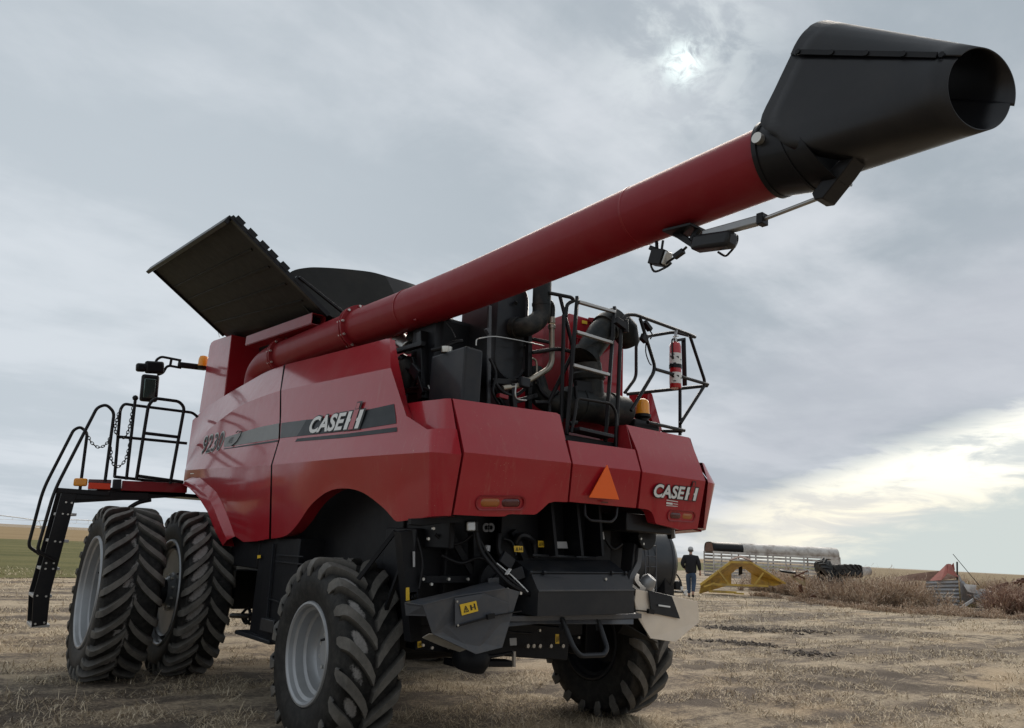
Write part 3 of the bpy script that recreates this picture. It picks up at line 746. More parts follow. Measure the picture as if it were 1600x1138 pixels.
for sgn in (-1, 1):
    c = Vector((-1.31, -3.9028, 3.7694)); c.x = cx + sgn * .212
    mb.tube([c, c + Vector((sgn * .035, 0, 0))], .030, 16)
mb.build('pivot_bolt', M['bolt'], spout, bevel=.003)
mb = MB(); mb.prism([(-1.16, -4.2947, 3.5965), (-1.16, -4.3282, 3.5645), (-1.16, -4.262, 3.497), (-1.16, -4.1452, 3.3938), (-1.16, -4.1009, 3.403), (-1.16, -4.0891, 3.4433), (-1.16, -4.205, 3.5416)], (.12, 0, 0)); mb.build('lever', M['black'], spout, bevel=.005)
# actuator, its motor, the work lamp and cables under the tube
mb = MB(); mb.tube([(-1.1, -4.0825, 3.4347), (-1.1, -3.7592, 3.4261)], .012, 10)
act = mb.build('spout_actuator', M['steel'], combine)
mb = MB(); mb.bar((-1.1, -3.7751, 3.4264), (-1.1, -3.3734, 3.4588), .05, .05); mb.build('actuator_body', M['rim'], act, bevel=.008)
mb = MB(); mb.bar((-1.1, -3.783, 3.4256), (-1.1, -3.7432, 3.4277), .06, .065); mb.build('actuator_cap', M['black'], act, bevel=.004)
mb = MB(); mb.bar((-1.1, -3.3074, 3.4219), (-1.1, -3.5754, 3.37), .10, .095); mb.build('actuator_motor', M['charcoal'], act, bevel=.022)
mb = MB()
mb.bar((-1.1, -3.1232, 3.548), (-1.1, -3.3373, 3.5202), .16, .02); mb.bar((-1.1, -3.1584, 3.5452), (-1.1, -3.3073, 3.4137), .03, .04); mb.bar((-1.1, -3.3372, 3.5161), (-1.1, -3.2793, 3.4473), .03, .035)
mb.build('actuator_bracket', M['black'], act, bevel=.004)
mb = MB()
mb.tube(catmull([(-1.05, -3.5244, 3.426), (-1.05, -3.5672, 3.4082), (-1.05, -3.5571, 3.3597), (-1.05, -3.5127, 3.3216), (-1.05, -3.4817, 3.311), (-1.05, -3.4338, 3.3494)], 5), .007, 6)
mb.tube(catmull([(-1.1, -3.0617, 3.5244), (-1.1, -3.0512, 3.4454), (-1.1, -3.0715, 3.3665), (-1.1, -3.1271, 3.3759), (-1.1, -3.1917, 3.399), (-1.1, -3.2454, 3.4245)], 5), .008, 6)
mb.tube(catmull([(-1.1, -2.9887, 3.5036), (-1.1, -2.957, 3.43), (-1.1, -2.9888, 3.3385), (-1.1, -3.0816, 3.3382), (-1.1, -3.127, 3.3548)], 5), .008, 6)
mb.bar((-1.1, -3.1521, 3.3855), (-1.1, -3.221, 3.4069), .03, .03)
mb.build('cable', M['black'], act)
mb = MB(); mb.bar((-1.1, -2.9835, 3.4353), (-1.1, -3.0818, 3.3977), .08, .10, (0, -.3, 1)); mb.bar((-1.1, -2.9675, 3.5013), (-1.1, -3.0202, 3.4678), .05, .03); mb.tube([(-1.1, -3.0097, 3.5365), (-1.1, -3.0149, 3.4433)], .012, 8)
wl = mb.build('work_lamp', M['black'], auger, bevel=.012)
mb = MB(); c = Vector((-1.12, -3.1237, 3.3753)); mb.bar((-1.1, -3.0869, 3.3962), (-1.1, -3.102, 3.3896), .07, .085, (0, -.3, 1)); mb.build('lamp_glass', M['clear'], wl, bevel=.01)

# ---------------------------------------------------------------- wheels
def wheel_mat():
    m = bpy.data.materials.new('tyre_rubber_with_dried_mud'); m.use_nodes = True
    t = NT(m.node_tree); p = t.n['Principled BSDF']
    co = t.new('ShaderNodeTexCoord').outputs['Object']
    at_ = t.new('ShaderNodeAttribute', attribute_name='mud').outputs['Fac']
    at2 = t.new('ShaderNodeAttribute', attribute_name='wear').outputs['Fac']
    nz = t.noise(co, 14, 6, 0.7)
    base = t.mix(t.smooth(nz, .35, .75), (0.012, 0.012, 0.012), (0.038, 0.036, 0.033))
    lug = t.mix(t.smooth(t.noise(co, 9, 6, 0.7), .25, .75), (0.085, 0.081, 0.074), (0.165, 0.153, 0.135))
    c = t.mix(at2, base, lug)
    f = t.smooth(t.math('ADD', at_, t.math('MULTIPLY', t.math('SUBTRACT', t.noise(co, 30, 6, 0.75), 0.5), 1.1)), 0.34, 0.70)
    c = t.mix(t.math('MULTIPLY', f, .85), c, t.mix(t.noise(co, 45, 4, .7), (0.16, 0.15, 0.14), (0.46, 0.44, 0.42)))
    t.l.new(c, p.inputs['Base Color'])
    t.l.new(t.math('ADD', 0.55, t.math('MULTIPLY', f, .35)), p.inputs['Roughness'])
    p.inputs['Specular IOR Level'].default_value = 0.2
    b = t.new('ShaderNodeBump', i_Strength=0.2, i_Height=t.noise(co, 110, 4, .6)); b.inputs['Distance'].default_value = .004
    t.l.new(b.outputs[0], p.inputs['Normal'])
    return m
M['tyre'] = wheel_mat()

def tyre_mesh(R, W, rr, N, direction, sweep, mud, lugh=.055, lw=(.044, .030), seed=1):
    """tyre around the X axis, outer side towards -X"""
    rnd = random.Random(seed)
    Rc = R - lugh
    prof = [(-.40, rr + .012), (-.45, rr + .035), (-.485, rr + (Rc - rr) * .35), (-.495, rr + (Rc - rr) * .55), (-.485, rr + (Rc - rr) * .75), (-.465, Rc - .055), (-.43, Rc - .022)]
    tread = [(-.40 + .8 * i / 20, Rc - .012 * abs(-.40 + .8 * i / 20) ** 2 / .16) for i in range(21)]
    prof = prof + tread + [(-x, r) for x, r in reversed(prof)]
    nC = N * 14
    V = []; F = []; mudv = []; wear = []
    def lug_ang(x):            # angle of the nearest lug's centre line at this x (fraction of W)
        t = min(1, abs(x) / .47)
        return direction * sweep * (t ** .70)
    for i, (x, r) in enumerate(prof):
        for k in range(nC):
            a = 2 * math.pi * k / nC
            V.append((x * W, r * math.sin(a), r * math.cos(a)))
            m_ = 0.0
            if mud and abs(x) < .44:
                side = 1 if x > 0 else -1
                ph = (a - lug_ang(x) - (math.pi / N if side > 0 else 0)) * N / (2 * math.pi)
                u = ph - math.floor(ph)
                m_ = mud(x, u, a, side)
            mudv.append(m_); wear.append(0.0)
    np_ = len(prof)
    for i in range(np_ - 1):
        for k in range(nC):
            k2 = (k + 1) % nC
            F.append((i * nC + k, i * nC + k2, (i + 1) * nC + k2, (i + 1) * nC + k))
    S = [(.012, 0, 0), (.10, 0, 0), (.20, 0, 0), (.29, 0, 0), (.37, 0, 0), (.43, -.008, 0), (.475, -.030, 0), (.500, -.085, 1), (.498, -.15, 2)]
    for side in (-1, 1):
        for k in range(N):
            a0 = 2 * math.pi * k / N + (math.pi / N if side > 0 else 0)
            o = len(V)
            for q, (x, dr, st) in enumerate(S):
                ang = a0 + lug_ang(min(x, .47))
                if st: ang = a0 + lug_ang(.47) + direction * sweep * .06 * st
                rt_ = R + dr
                xb = x if not st else x - .02
                rb = (Rc - .02 if x < .40 else Rc - .035 if x < .45 else Rc - .07) if not st else rt_ - (.03)
                if st: xt = x + .012 * (1 if st == 1 else .3)
                else: xt = x
                wt, wb = lw[1] / R, lw[0] / R
                if q == 0: wt *= .8
                if st == 2: wt *= .6; wb *= .7
                if st:
                    pts = [(xb, rt_ , ang - wb), (xt, rt_, ang - wt), (xt, rt_, ang + wt), (xb, rt_, ang + wb)]
                else:
                    pts = [(xb, rb, ang - wb), (xt, rt_, ang - wt), (xt, rt_, ang + wt), (xb, rb, ang + wb)]
                for j, (xx, r, a) in enumerate(pts):
                    V.append((side * xx * W, r * math.sin(a), r * math.cos(a)))
                    mudv.append(0.0); wear.append(1.0 if j in (1, 2) else .0)
            n = len(S)
            for q in range(n - 1):
                for j in range(3):
                    F.append((o + q * 4 + j, o + q * 4 + j + 1, o + (q + 1) * 4 + j + 1, o + (q + 1) * 4 + j))
            F.append((o, o + 1, o + 2, o + 3)); F.append(tuple(o + (n - 1) * 4 + j for j in (3, 2, 1, 0)))
    me = bpy.data.meshes.new('tyre'); me.from_pydata(V, [], F)
    me.materials.append(M['tyre'])
    for nm, vals in (('mud', mudv), ('wear', wear)):
        at_ = me.attributes.new(nm, 'FLOAT', 'POINT'); at_.data.foreach_set('value', vals)
    bm = bmesh.new(); bm.from_mesh(me); bmesh.ops.recalc_face_normals(bm, faces=bm.faces); bm.to_mesh(me); bm.free()
    me.polygons.foreach_set('use_smooth', [True] * len(me.polygons)); me.set_sharp_from_angle(angle=math.radians(28))
    return me
def rim_mesh(rr, tF, tD, hub):
    m = MB(); A = (-1, 0, 0)
    outer = [(tF - .004, rr + .030), (tF + .016, rr + .022), (tF + .018, rr + .006), (tF + .004, rr - .010), (tF - .03, rr - .016), (tF - .045, rr - .040), (tF - .11, rr - .048), (tF - .125, rr - .075), (tD + .03, rr - .082), (tD + .006, rr - .10), (tD, rr - .13), (tD - .01, hub + .06), (tD + .02, hub + .02), (tD + .045, hub), (tD + .06, hub * .8), (tD + .06, 0)]
    m.lathe(outer, (0, 0, 0), A, 64)
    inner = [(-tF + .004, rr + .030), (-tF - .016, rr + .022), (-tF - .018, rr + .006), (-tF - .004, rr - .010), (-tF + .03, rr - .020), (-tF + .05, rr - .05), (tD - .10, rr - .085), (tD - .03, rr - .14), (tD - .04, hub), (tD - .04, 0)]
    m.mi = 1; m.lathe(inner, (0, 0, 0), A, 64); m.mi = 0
    return m
WHEELS = []
def wheel(name_loc, R, W, rr, N, direction, sweep, mud, tF, tD, hub, nb, lugh, lw, side=-1, label=None):
    w = bpy.data.objects.new('wheel', None); COL.objects.link(w); w.parent = combine
    w.location = Vector(name_loc) - Vector(combine.location); w.empty_display_size = .2
    if side > 0: w.rotation_euler = (0, 0, math.pi)
    if label: w['label'] = label
    t = bpy.data.objects.new('tyre', tyre_mesh(R, W, rr, N, direction * (1 if side < 0 else 1), sweep, mud, lugh, lw)); COL.objects.link(t); t.parent = w
    m = rim_mesh(rr, tF, tD, hub); r = m.build('rim', [M['rim'], M['charcoal']], None, smooth=30); r.parent = w  # rim's inner side coloured charcoal to stand in for the shade there
    m = MB()
    for k in range(nb):
        a = 2 * math.pi * k / nb; p = Vector((-tD - .0, (hub + .035) * math.sin(a), (hub + .035) * math.cos(a)))
        m.tube([p, p + Vector((-.035, 0, 0))], .016, 6)
    b = m.build('wheel_nuts', M['bolt'], None); b.parent = w
    m = MB(); m.tube([(-tF + .04, (rr - .05) * math.sin(-1.1), (rr - .05) * math.cos(-1.1)), (-tF - .01, (rr - .09) * math.sin(-1.1), (rr - .09) * math.cos(-1.1))], .010, 8)
    v = m.build('valve', M['black'], None); v.parent = w
    return w
nv = lambda *a: mnoise.noise(Vector(a))
def mud_rear(x, u, a, side):
    if side > 0: return 0.0
    du = (u - .50) / .24; dx = (x + .235) / .125
    e = du * du + dx * dx
    return max(0, 1.15 - .62 * e) * (0.75 + .5 * nv(math.sin(a) * 3, math.cos(a) * 3, 1))
def mud_centre(x, u, a, side):
    e = abs(x + .02 + .05 * math.sin(a * 13)) / .085
    s = max(0, 1 - e) * (.75 + .7 * nv(math.sin(a) * 5, math.cos(a) * 5, 3))
    if side < 0 and .2 < u < .8 and nv(math.sin(a) * 9, math.cos(a) * 9, 7) > .05:
        s = max(s, (.9 - abs(x + .13) / .12))
    return max(0, s)
def mud_patch(x, u, a, side):
    if side > 0: return .25 if .3 < u < .7 and abs(x) < .3 else 0
    du = (u - .5) / .33; dx = (x + .22) / .17
    return max(0, .95 - .6 * (du * du + dx * dx))
RW = dict(R=.745, W=.53, rr=.37, N=18, sweep=.40, tF=.232, tD=.02, hub=.12, nb=10, lugh=.052, lw=(.056, .046))
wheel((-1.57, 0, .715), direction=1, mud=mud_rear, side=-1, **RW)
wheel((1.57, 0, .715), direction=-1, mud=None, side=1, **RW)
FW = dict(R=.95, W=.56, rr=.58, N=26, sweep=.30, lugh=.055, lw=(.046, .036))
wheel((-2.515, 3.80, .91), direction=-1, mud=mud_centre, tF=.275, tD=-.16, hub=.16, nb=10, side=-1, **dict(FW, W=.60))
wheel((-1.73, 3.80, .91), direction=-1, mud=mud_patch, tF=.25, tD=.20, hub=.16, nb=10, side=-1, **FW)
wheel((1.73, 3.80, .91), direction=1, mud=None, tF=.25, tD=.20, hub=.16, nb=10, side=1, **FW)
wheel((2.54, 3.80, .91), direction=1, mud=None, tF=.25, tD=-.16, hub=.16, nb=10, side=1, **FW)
decal('rim_label', [[(-1.938, 3.8418, 0.9544), (-1.938, 3.4943, 0.9925), (-1.938, 3.4291, 0.8836), (-1.938, 3.748, 0.8517)]], M['labelgrey'], combine)
mb = MB(); mb.tube([(-1.93, 3.8646, 1.0565), Vector((-1.93, 3.8646, 1.0565)) + Vector((-.012, 0, 0))], .035, 14); mb.build('rim_hole', M['ink'], combine)

# ---------------------------------------------------------------- chassis and the dark parts underneath
mb = MB()
mb.box((0, 2.2, 1.85), (2.5, 5.2, .95)); mb.box((0, 2.4, 1.15), (1.9, 4.8, .55)); mb.box((0, -.55, 2.2), (2.55, .55, .55))
mb.build('main_frame', M['dark'], combine, bevel=.01)
mb = MB(); mb.tube([(-2.6, 3.8, .91), (2.6, 3.8, .91)], .14, 16); mb.box((0, 3.8, .95), (2.5, .5, .45)); mb.build('front_axle', M['dark'], combine, bevel=.01)
mb = MB(); mb.box((0, .02, .80), (2.5, .26, .24)); mb.box((-1.22, 0, .76), (.2, .34, .36)); mb.box((1.22, 0, .76), (.2, .34, .36)); mb.tube([(-1.4, 0, .72), (1.4, 0, .72)], .1, 14)
mb.build('rear_axle', M['dark'], combine, bevel=.01)
# lower box and panels between the wheels
mb = MB(); mb.box((-1.30, 1.62, 1.10), (.42, 1.05, 1.0)); mb.box((-1.32, 2.75, 1.42), (.36, 1.1, .32))
mb.build('side_box', M['dark'], combine, bevel=.012)
mb = MB(); mb.bar((-1.53, 1.7052, 1.5324), (-1.53, 1.6226, 0.7023), .02, .02, (1, 0, 0)); mb.bar((-1.53, 1.5993, 1.428), (-1.53, 0.9248, 1.4348), .012, .012); mb.bar((-1.53, 1.6123, 1.3648), (-1.53, 0.9045, 1.3658), .012, .012); mb.bar((-1.53, 1.6944, 0.9995), (-1.53, 1.2849, 0.9906), .012, .012)
mb.build('box_seam', M['charcoal'], combine)
mb = MB(); mb.bar((-1.55, 2.2431, 0.6218), (-1.45, 1.524, 0.5981), .16, .04); mb.bar((-1.55, 1.6421, 0.7608), (-1.5, 1.4139, 0.754), .10, .12); mb.build('side_step', M['charcoal'], combine, bevel=.008)
mb = MB(); mb.tube(catmull([(-1.2, 3.3651, 0.6617), (-1.2, 3.122, 0.7782), (-1.2, 3.0158, 0.6742), (-1.2, 3.1402, 0.6049), (-1.2, 3.3024, 0.675), (-1.2, 3.0124, 0.6111)], 5), .018, 6); mb.tube([(-1.2, 3.6608, 0.6406), (-1.2, 3.0032, 0.6966)], .03, 8); mb.build('hydraulic_hose', M['black'], combine)
decal('warning_label', [[(-1.535, 2.1247, 1.4023), (-1.535, 2.0224, 1.4093), (-1.535, 2.0209, 1.3799), (-1.535, 2.1124, 1.3697)]], M['sticker'], combine)
mb = MB(); mb.box((-1.34, 2.95, 1.62), (.3, .5, .04)); mb.build('fender_bracket', M['charcoal'], combine)

# rear bodywork beneath the hood: straw hood walls, beams, hangers
mb = MB()
mb.box((0, -.32, 1.45), (2.1, .9, .9)); mb.box((0, -.05, 1.0), (1.9, .5, .40)); mb.box((-1.05, -.45, 1.35), (.5, .5, .75)); mb.box((-1.20, -.62, 1.75), (.05, .9, .35))
mb.build('straw_hood', M['dark'], combine, bevel=.012)
mb = MB()
for p, q, w_, h_ in (((-1.538, -0.9, 1.6917), (-1.3737, -0.9, 0.9085), .10, .10), ((-1.0992, -0.85, 1.7142), (-0.8574, -0.9, 1.3762), .05, .05), ((-1.3128, -0.9, 1.345), (-0.7277, -0.9, 1.3533), .06, .05), ((-0.8839, -0.9, 1.7261), (-0.8318, -0.9, 1.2043), .08, .06), ((-1.6663, -1.2, 1.756), (-1.2227, -1.2, 1.7969), .04, .04), ((-0.5255, -0.95, 1.7455), (-0.2961, -0.95, 1.3884), .06, .06), ((-1.4909, -0.9, 1.5522), (-1.4724, -0.6, 1.0627), .03, .03), ((-1.4906, -0.7, 1.6918), (-1.6682, -0.5, 1.3159), .03, .03)):
    mb.bar(p, q, w_, h_)
mb.build('hanger_frame', M['dark'], combine, bevel=.006)
mb = MB()
for a, b in (((-0.2246, -0.98, 2.0056), (-0.1874, -1.03, 1.5518)), ((0.0762, -0.98, 2.0285), (0.1096, -1.03, 1.5613)), ((0.3461, -0.98, 2.049), (0.3598, -1.03, 1.5692))): mb.bar(a, b, .03, .235, (0, 1, 0))
mb.build('straw_curtain', M['dark'], combine, bevel=.006)
mb = MB(); mb.box((.03, -.90, 1.72), (1.3, .05, .75)); mb.build('rear_wall', M['dark'], combine, bevel=.006)
mb = MB(); mb.tube([(-0.3751, -1.05, 1.5569), (0.3723, -1.05, 1.5593)], .012, 8); mb.tube([(-0.598, -1.3, 1.4299), (0.4789, -1.3, 1.4455)], .008, 8)
for p in ((-0.6064, -1.31, 1.4303), (-0.4674, -1.31, 1.433), (0.3012, -1.31, 1.4437), (0.4681, -1.31, 1.4458)): mb.tube([Vector(p) + Vector((-.012, 0, 0)), Vector(p) + Vector((.012, 0, 0))], .016, 8)
mb.build('hinge_rod', M['charcoal'], combine)
# chopper chute
a0, a1 = Vector((-0.5262, -1.02, 1.51)), Vector((0.5746, -1.02, 1.5474)); b0, b1 = Vector((-0.5896, -1.29, 1.4295)), Vector((0.4895, -1.29, 1.4505)); c0, c1 = Vector((-0.5974, -1.4, 1.3001)), Vector((0.481, -1.4, 1.3109)); d0, d1 = Vector((-0.5973, -1.4, 1.113)), Vector((0.4831, -1.4, 1.1178))
mb = MB(); mb.grid([[a0, a1], [b0, b1], [c0, c1], [d0, d1]])
mb.add([a0, b0, c0, d0, d0 + Vector((0, .5, 0))], [(0, 1, 2, 3, 4)]); mb.add([a1, b1, c1, d1, d1 + Vector((0, .5, 0))], [(0, 1, 2, 3, 4)])
mb.grid([[d0, d1], [d0 + Vector((0, .5, .0)), d1 + Vector((0, .5, .0))]])
mb.build('chopper_cover', M['charcoal'], combine, smooth=0, bevel=.006)
mb = MB(); mb.bar(c0 + Vector((0, -.004, 0)), c1 + Vector((0, -.004, 0)), .012, .012); mb.build('cover_edge', M['grey_shield'], combine)
# spreader deck under the cover
mb = MB(); mb.grid([[(-0.7614, -1.22, 1.0747), (-0.4399, -1.22, 1.0982), (0.6768, -1.22, 1.1038)], [(-0.7893, -1.26, 1.0239), (-0.471, -1.26, 1.0403), (0.6339, -1.26, 1.0123)]], (0, .02, 0)); mb.box((0.0, -1.0, 1.08), (1.5, .5, .04))
mb.build('spreader_deck', M['grey_shield'], combine, bevel=.003)
mb = MB()
for q in ((700, 1040, 835, 1040), (650, 1000, 640, 1035)): pass
mb.bar((-1.2021, -0.6, 0.9387), (0.4137, -0.6, 0.7864), .16, .28); mb.bar((-0.9144, -0.7, 0.7013), (-0.2944, -0.7, 0.6655), .14, .05)
mb.build('hitch_beam', M['dark'], combine, bevel=.01)
mb = MB(); mb.lathe([(0, .02), (0, .13), (.05, .15), (.12, .15), (.17, .11), (.17, .02)], (-0.8183, -0.85, 0.6751), (0.1, -.2, 1), 20); mb.build('spreader_motor', M['dark'], combine, smooth=40)
mb = MB(); mb.tube([(-0.4062, -0.9, 0.7877), (-0.3989, -0.9, 0.6696)], .016, 8); mb.build('hitch_pin', M['steel'], combine)
mb = MB()
for p in ((-0.1621, -0.76, 0.8057), (-0.0976, -0.76, 0.8033), (-0.025, -0.76, 0.8006), (0.1006, -0.76, 0.7959), (0.2445, -0.76, 0.7906)): mb.tube([p, Vector(p) + Vector((0, -.03, 0))], .018, 6)
mb.build('axle_bolts', M['steel'], combine)
# left and right spreader shields
def shield(poly, mat_, name='spreader_shield'):
    m = MB(); m.prism(poly, (0, .008, 0)); return m.build(name, mat_, combine, smooth=0, bevel=.002)
LS = [(-1.5503, -1.28, 1.1857), (-1.3201, -1.34, 1.2504), (-0.8712, -1.38, 1.3133), (-0.7483, -1.36, 1.2871), (-0.828, -1.36, 1.0717), (-0.889, -1.36, 0.8942), (-1.1099, -1.34, 0.8548), (-1.4539, -1.28, 0.9946)]
lsh = shield(LS, M['grey_shield'])
mb = MB(); mb.grid([[(-1.5651, -1.05, 1.1836), (-1.1934, -1.05, 1.2534), (-0.7751, -1.05, 1.347)], [(-1.5534, -1.285, 1.1862), (-1.3235, -1.345, 1.2508), (-0.9014, -1.38, 1.3085)]], (0, 0, .006)); mb.grid([[(-1.5649, -1.05, 1.1814), (-1.5501, -1.28, 1.1836)], [(-1.5461, -1.05, 1.0976), (-1.507, -1.28, 1.1148)]], (.004, 0, 0)); mb.build('shield_top', M['grey_shield'], lsh, smooth=0)
mb = MB(); r0 = resample([(-1.454, -1.15, 0.9539), (-1.3318, -1.22, 0.9022), (-1.2007, -1.26, 0.8632)], 8); r1 = resample([(-1.4256, -1.27, 0.9884), (-1.2775, -1.3, 0.9273), (-1.1306, -1.32, 0.8681)], 8)
mb.grid([r0, [a.lerp(b, .5) + Vector((0, 0, .015)) for a, b in zip(r0, r1)], r1], (0, 0, .005)); mb.build('shield_lip', M['steel'], lsh)
mb = MB(); mb.prism([(-1.3329, -1.352, 1.2405), (-1.1048, -1.385, 1.2763), (-0.8684, -1.385, 1.2062), (-0.872, -1.38, 1.1332), (-1.3139, -1.352, 1.0415)], (0, .006, 0)); lid = mb.build('access_lid', M['grey_shield'], lsh, smooth=0, bevel=.003)
mb = MB(); mb.bar((-1.3154, -1.365, 1.0515), (-1.0388, -1.39, 1.1141), .012, .012); mb.bar((-1.0407, -1.392, 1.1188), (-0.7295, -1.37, 1.1489), .008, .008); mb.bar((-1.0715, -1.395, 1.1129), (-1.0081, -1.395, 1.123), .02, .035); mb.build('lid_rod', M['black'], lsh)
mb = MB()
for p in ((-1.3256, -1.36, 1.2194), (-1.3071, -1.36, 1.0594), (-1.1369, -1.36, 1.2543)): mb.tube([p, Vector(p) + Vector((0, -.015, 0))], .008, 8)
mb.build('lid_bolts', M['steel'], lsh)
RS = [(0.7302, -1.2, 1.3036), (1.1755, -1.24, 1.2522), (1.5255, -1.26, 1.1987), (1.5504, -1.26, 1.016), (1.1929, -1.26, 0.848), (0.8661, -1.24, 0.8891), (0.7408, -1.2, 1.0795), (0.7144, -1.2, 1.1994)]
rsh = shield(RS, M['tan_shield'])
mb = MB(); mb.prism([(0.8461, -1.245, 1.2991), (1.1452, -1.265, 1.2512), (1.2557, -1.27, 1.0507), (0.8797, -1.25, 1.1041)], (0, .012, 0)); lid2 = mb.build('access_lid', M['charcoal'], rsh, smooth=0, bevel=.003)
mb = MB(); mb.bar((0.9519, -1.27, 1.1712), (1.1054, -1.275, 1.1567), .008, .014); mb.build('lid_scratch', M['white'], lid2)
mb = MB(); mb.bar((0.638, -1.24, 1.133), (0.8797, -1.265, 1.111), .01, .012); mb.bar((0.8055, -1.27, 1.1232), (0.8825, -1.27, 1.1142), .025, .04); mb.build('lid_rod', M['black'], rsh)
mb = MB(); mb.grid([[(0.7103, -1.22, 1.0764), (0.8632, -1.25, 0.8904)], [(0.7901, -1, 1.0429), (1.114, -1, 0.822)]], (0, 0, .005)); mb.grid([[(0.7084, -1, 0.9068), (1.1594, -1.1, 0.8158)], [(0.5765, -1.2, 1.0125), (0.8747, -1.24, 0.8862)]], (0, 0, .005)); mb.build('shield_underside', M['dark'], rsh)
mb = MB(); mb.lathe([(0, .02), (0, .07), (.05, .075), (.10, .05), (.10, .01)], (0.9626, -1.1, 1.3321), (.3, -.6, .8), 16); mb.build('spreader_cap', M['rim'], combine, smooth=40)
mb = MB(); sp = [(1.0374, -1, 1.6668), (1.0206, -1, 1.5009), (0.8602, -1.05, 1.3848), (0.7731, -1.1, 1.2187)]; sp2 = [(0.9833, -1, 1.6647), (0.9665, -1, 1.5405), (0.8079, -1.05, 1.4125), (0.7223, -1.1, 1.2188)]
mb.grid([resample(sp, 10), resample(sp2, 10)], (0, .04, 0)); mb.build('side_stay', M['grey_shield'], combine, smooth=40)
mb = MB(); mb.bar((0.9543, -0.92, 1.703), (0.8819, -0.95, 1.3791), .12, .10); mb.build('side_strut', M['black'], combine, bevel=.008)
# towing loop
mb = MB(); mb.tube([(-0.2057, -1.25, 1.078), (-0.1618, -1.34, 0.8732), (-0.1011, -1.36, 0.8014), (0.1733, -1.36, 0.7965), (0.23, -1.34, 0.8435), (0.2101, -1.25, 1.0508)], .021, 10, .05); mb.build('tow_loop', M['charcoal'], combine)
mb = MB()
for a, b in (((-0.2072, -1.22, 1.0948), (-0.1925, -1.24, 0.9835)), ((0.2087, -1.22, 1.0889), (0.2223, -1.24, 0.9729))): mb.bar(a, b, .04, .03)
mb.build('loop_bracket', M['dark'], combine, bevel=.004)
# rear work lamp, breather elbow and hoses
mb = MB(); mb.bar((-1.0963, -1.16, 1.7975), (-1.0896, -1.16, 1.7088), .095, .06, (0, 1, 0)); wlp = mb.build('work_lamp', M['black'], combine, bevel=.01)
mb = MB(); mb.bar((-1.1269, -1.2, 1.7861), (-1.1218, -1.2, 1.7196), .075, .02, (0, 1, 0)); mb.build('lamp_glass', M['clear'], wlp, bevel=.008)
for p in ((-0.8402, -1, 1.7573), (-0.7919, -1, 1.76)):
    mb = MB(); mb.lathe([(0, .018), (0, .036), (.012, .036), (.012, .018)], p, (0, -1, 0), 20, closed_prof=True); mb.build('hose_port', M['grey_shield'], combine)
mb = MB(); mb.tube([(-0.808, -1, 1.6206), (-0.8108, -1, 1.5706)], .025, 12); mb.build('hose_fitting', M['rim'], combine, bevel=.004)
mb = MB()
mb.tube(catmull([(-1.0163, -1.12, 1.7218), (-0.9783, -1.15, 1.5791), (-0.8963, -1.2, 1.4639), (-0.762, -1.28, 1.3284), (-0.5021, -1.3, 1.2356)], 8), .017, 8)
mb.tube(catmull([(-0.9889, -1.1, 1.7132), (-0.9495, -1.16, 1.5901), (-0.8354, -1.22, 1.4424), (-0.6934, -1.29, 1.3202), (-0.5028, -1.3, 1.2501)], 8), .009, 8)
mb.tube(catmull([(-0.6973, -1, 1.7167), (-0.7121, -1.02, 1.61), (-0.6826, -1.05, 1.5068), (-0.6521, -1.1, 1.4403)], 6), .022, 8)
mb.tube(catmull([(-1.6461, -1.15, 1.7434), (-1.5265, -1.15, 1.7413), (-1.3608, -1.15, 1.7696), (-1.2347, -1.15, 1.7867)], 6), .010, 6)
mb.tube(catmull([(-0.525, -1, 1.6426), (-0.4971, -1.02, 1.7063), (-0.4282, -1.02, 1.7096), (-0.3247, -1, 1.6615), (-0.3038, -1, 1.5365)], 6), .028, 8)
mb.tube(catmull([(-1.2, 0.4894, 1.6231), (-1.2, 0.0016, 1.6273), (-1.1, -0.1534, 1.6622)], 5), .02, 6)
mb.build('hydraulic_hose', M['black'], combine)
mb = MB(); mb.tube(catmull([(-0.8378, -1.17, 1.488), (-0.7425, -1.25, 1.3981), (-0.6242, -1.31, 1.284)], 6), .005, 6); mb.bar((-0.8156, -1.27, 1.4074), (-0.7806, -1.27, 1.4509), .035, .006); mb.build('hose_tag', M['white'], combine)
for pts_, r_p in (([(-1.2497, -0.9, 1.6825), (-1.1573, -0.95, 1.6147), (-1.0593, -1, 1.6298), (-1.0009, -1.05, 1.6923)], .012), ([(-1.4402, -0.95, 1.65), (-1.3961, -0.98, 1.4646), (-1.407, -0.98, 1.2796)], .010), ([(-1.1896, -0.92, 1.5253), (-1.0452, -0.98, 1.474), (-0.9041, -1.02, 1.5187), (-0.7939, -1.08, 1.4754)], .014), ([(-0.655, -1, 1.6779), (-0.5753, -1.02, 1.6512), (-0.5528, -1.05, 1.551)], .012), ([(0.5243, -1, 1.7325), (0.6144, -1.02, 1.6454), (0.7326, -1.02, 1.6961)], .014), ([(-0.6823, -0.95, 1.0952), (-0.5668, -0.98, 0.9644), (-0.2961, -0.98, 0.9325)], .012), ([(-0.937, -0.9, 0.8097), (-0.7006, -0.92, 0.7644), (-0.4419, -0.92, 0.782)], .014)):
    mb = MB(); mb.tube(catmull(pts_, 7), r_p, 8); mb.build('hydraulic_hose', M['black'], combine, smooth=50)
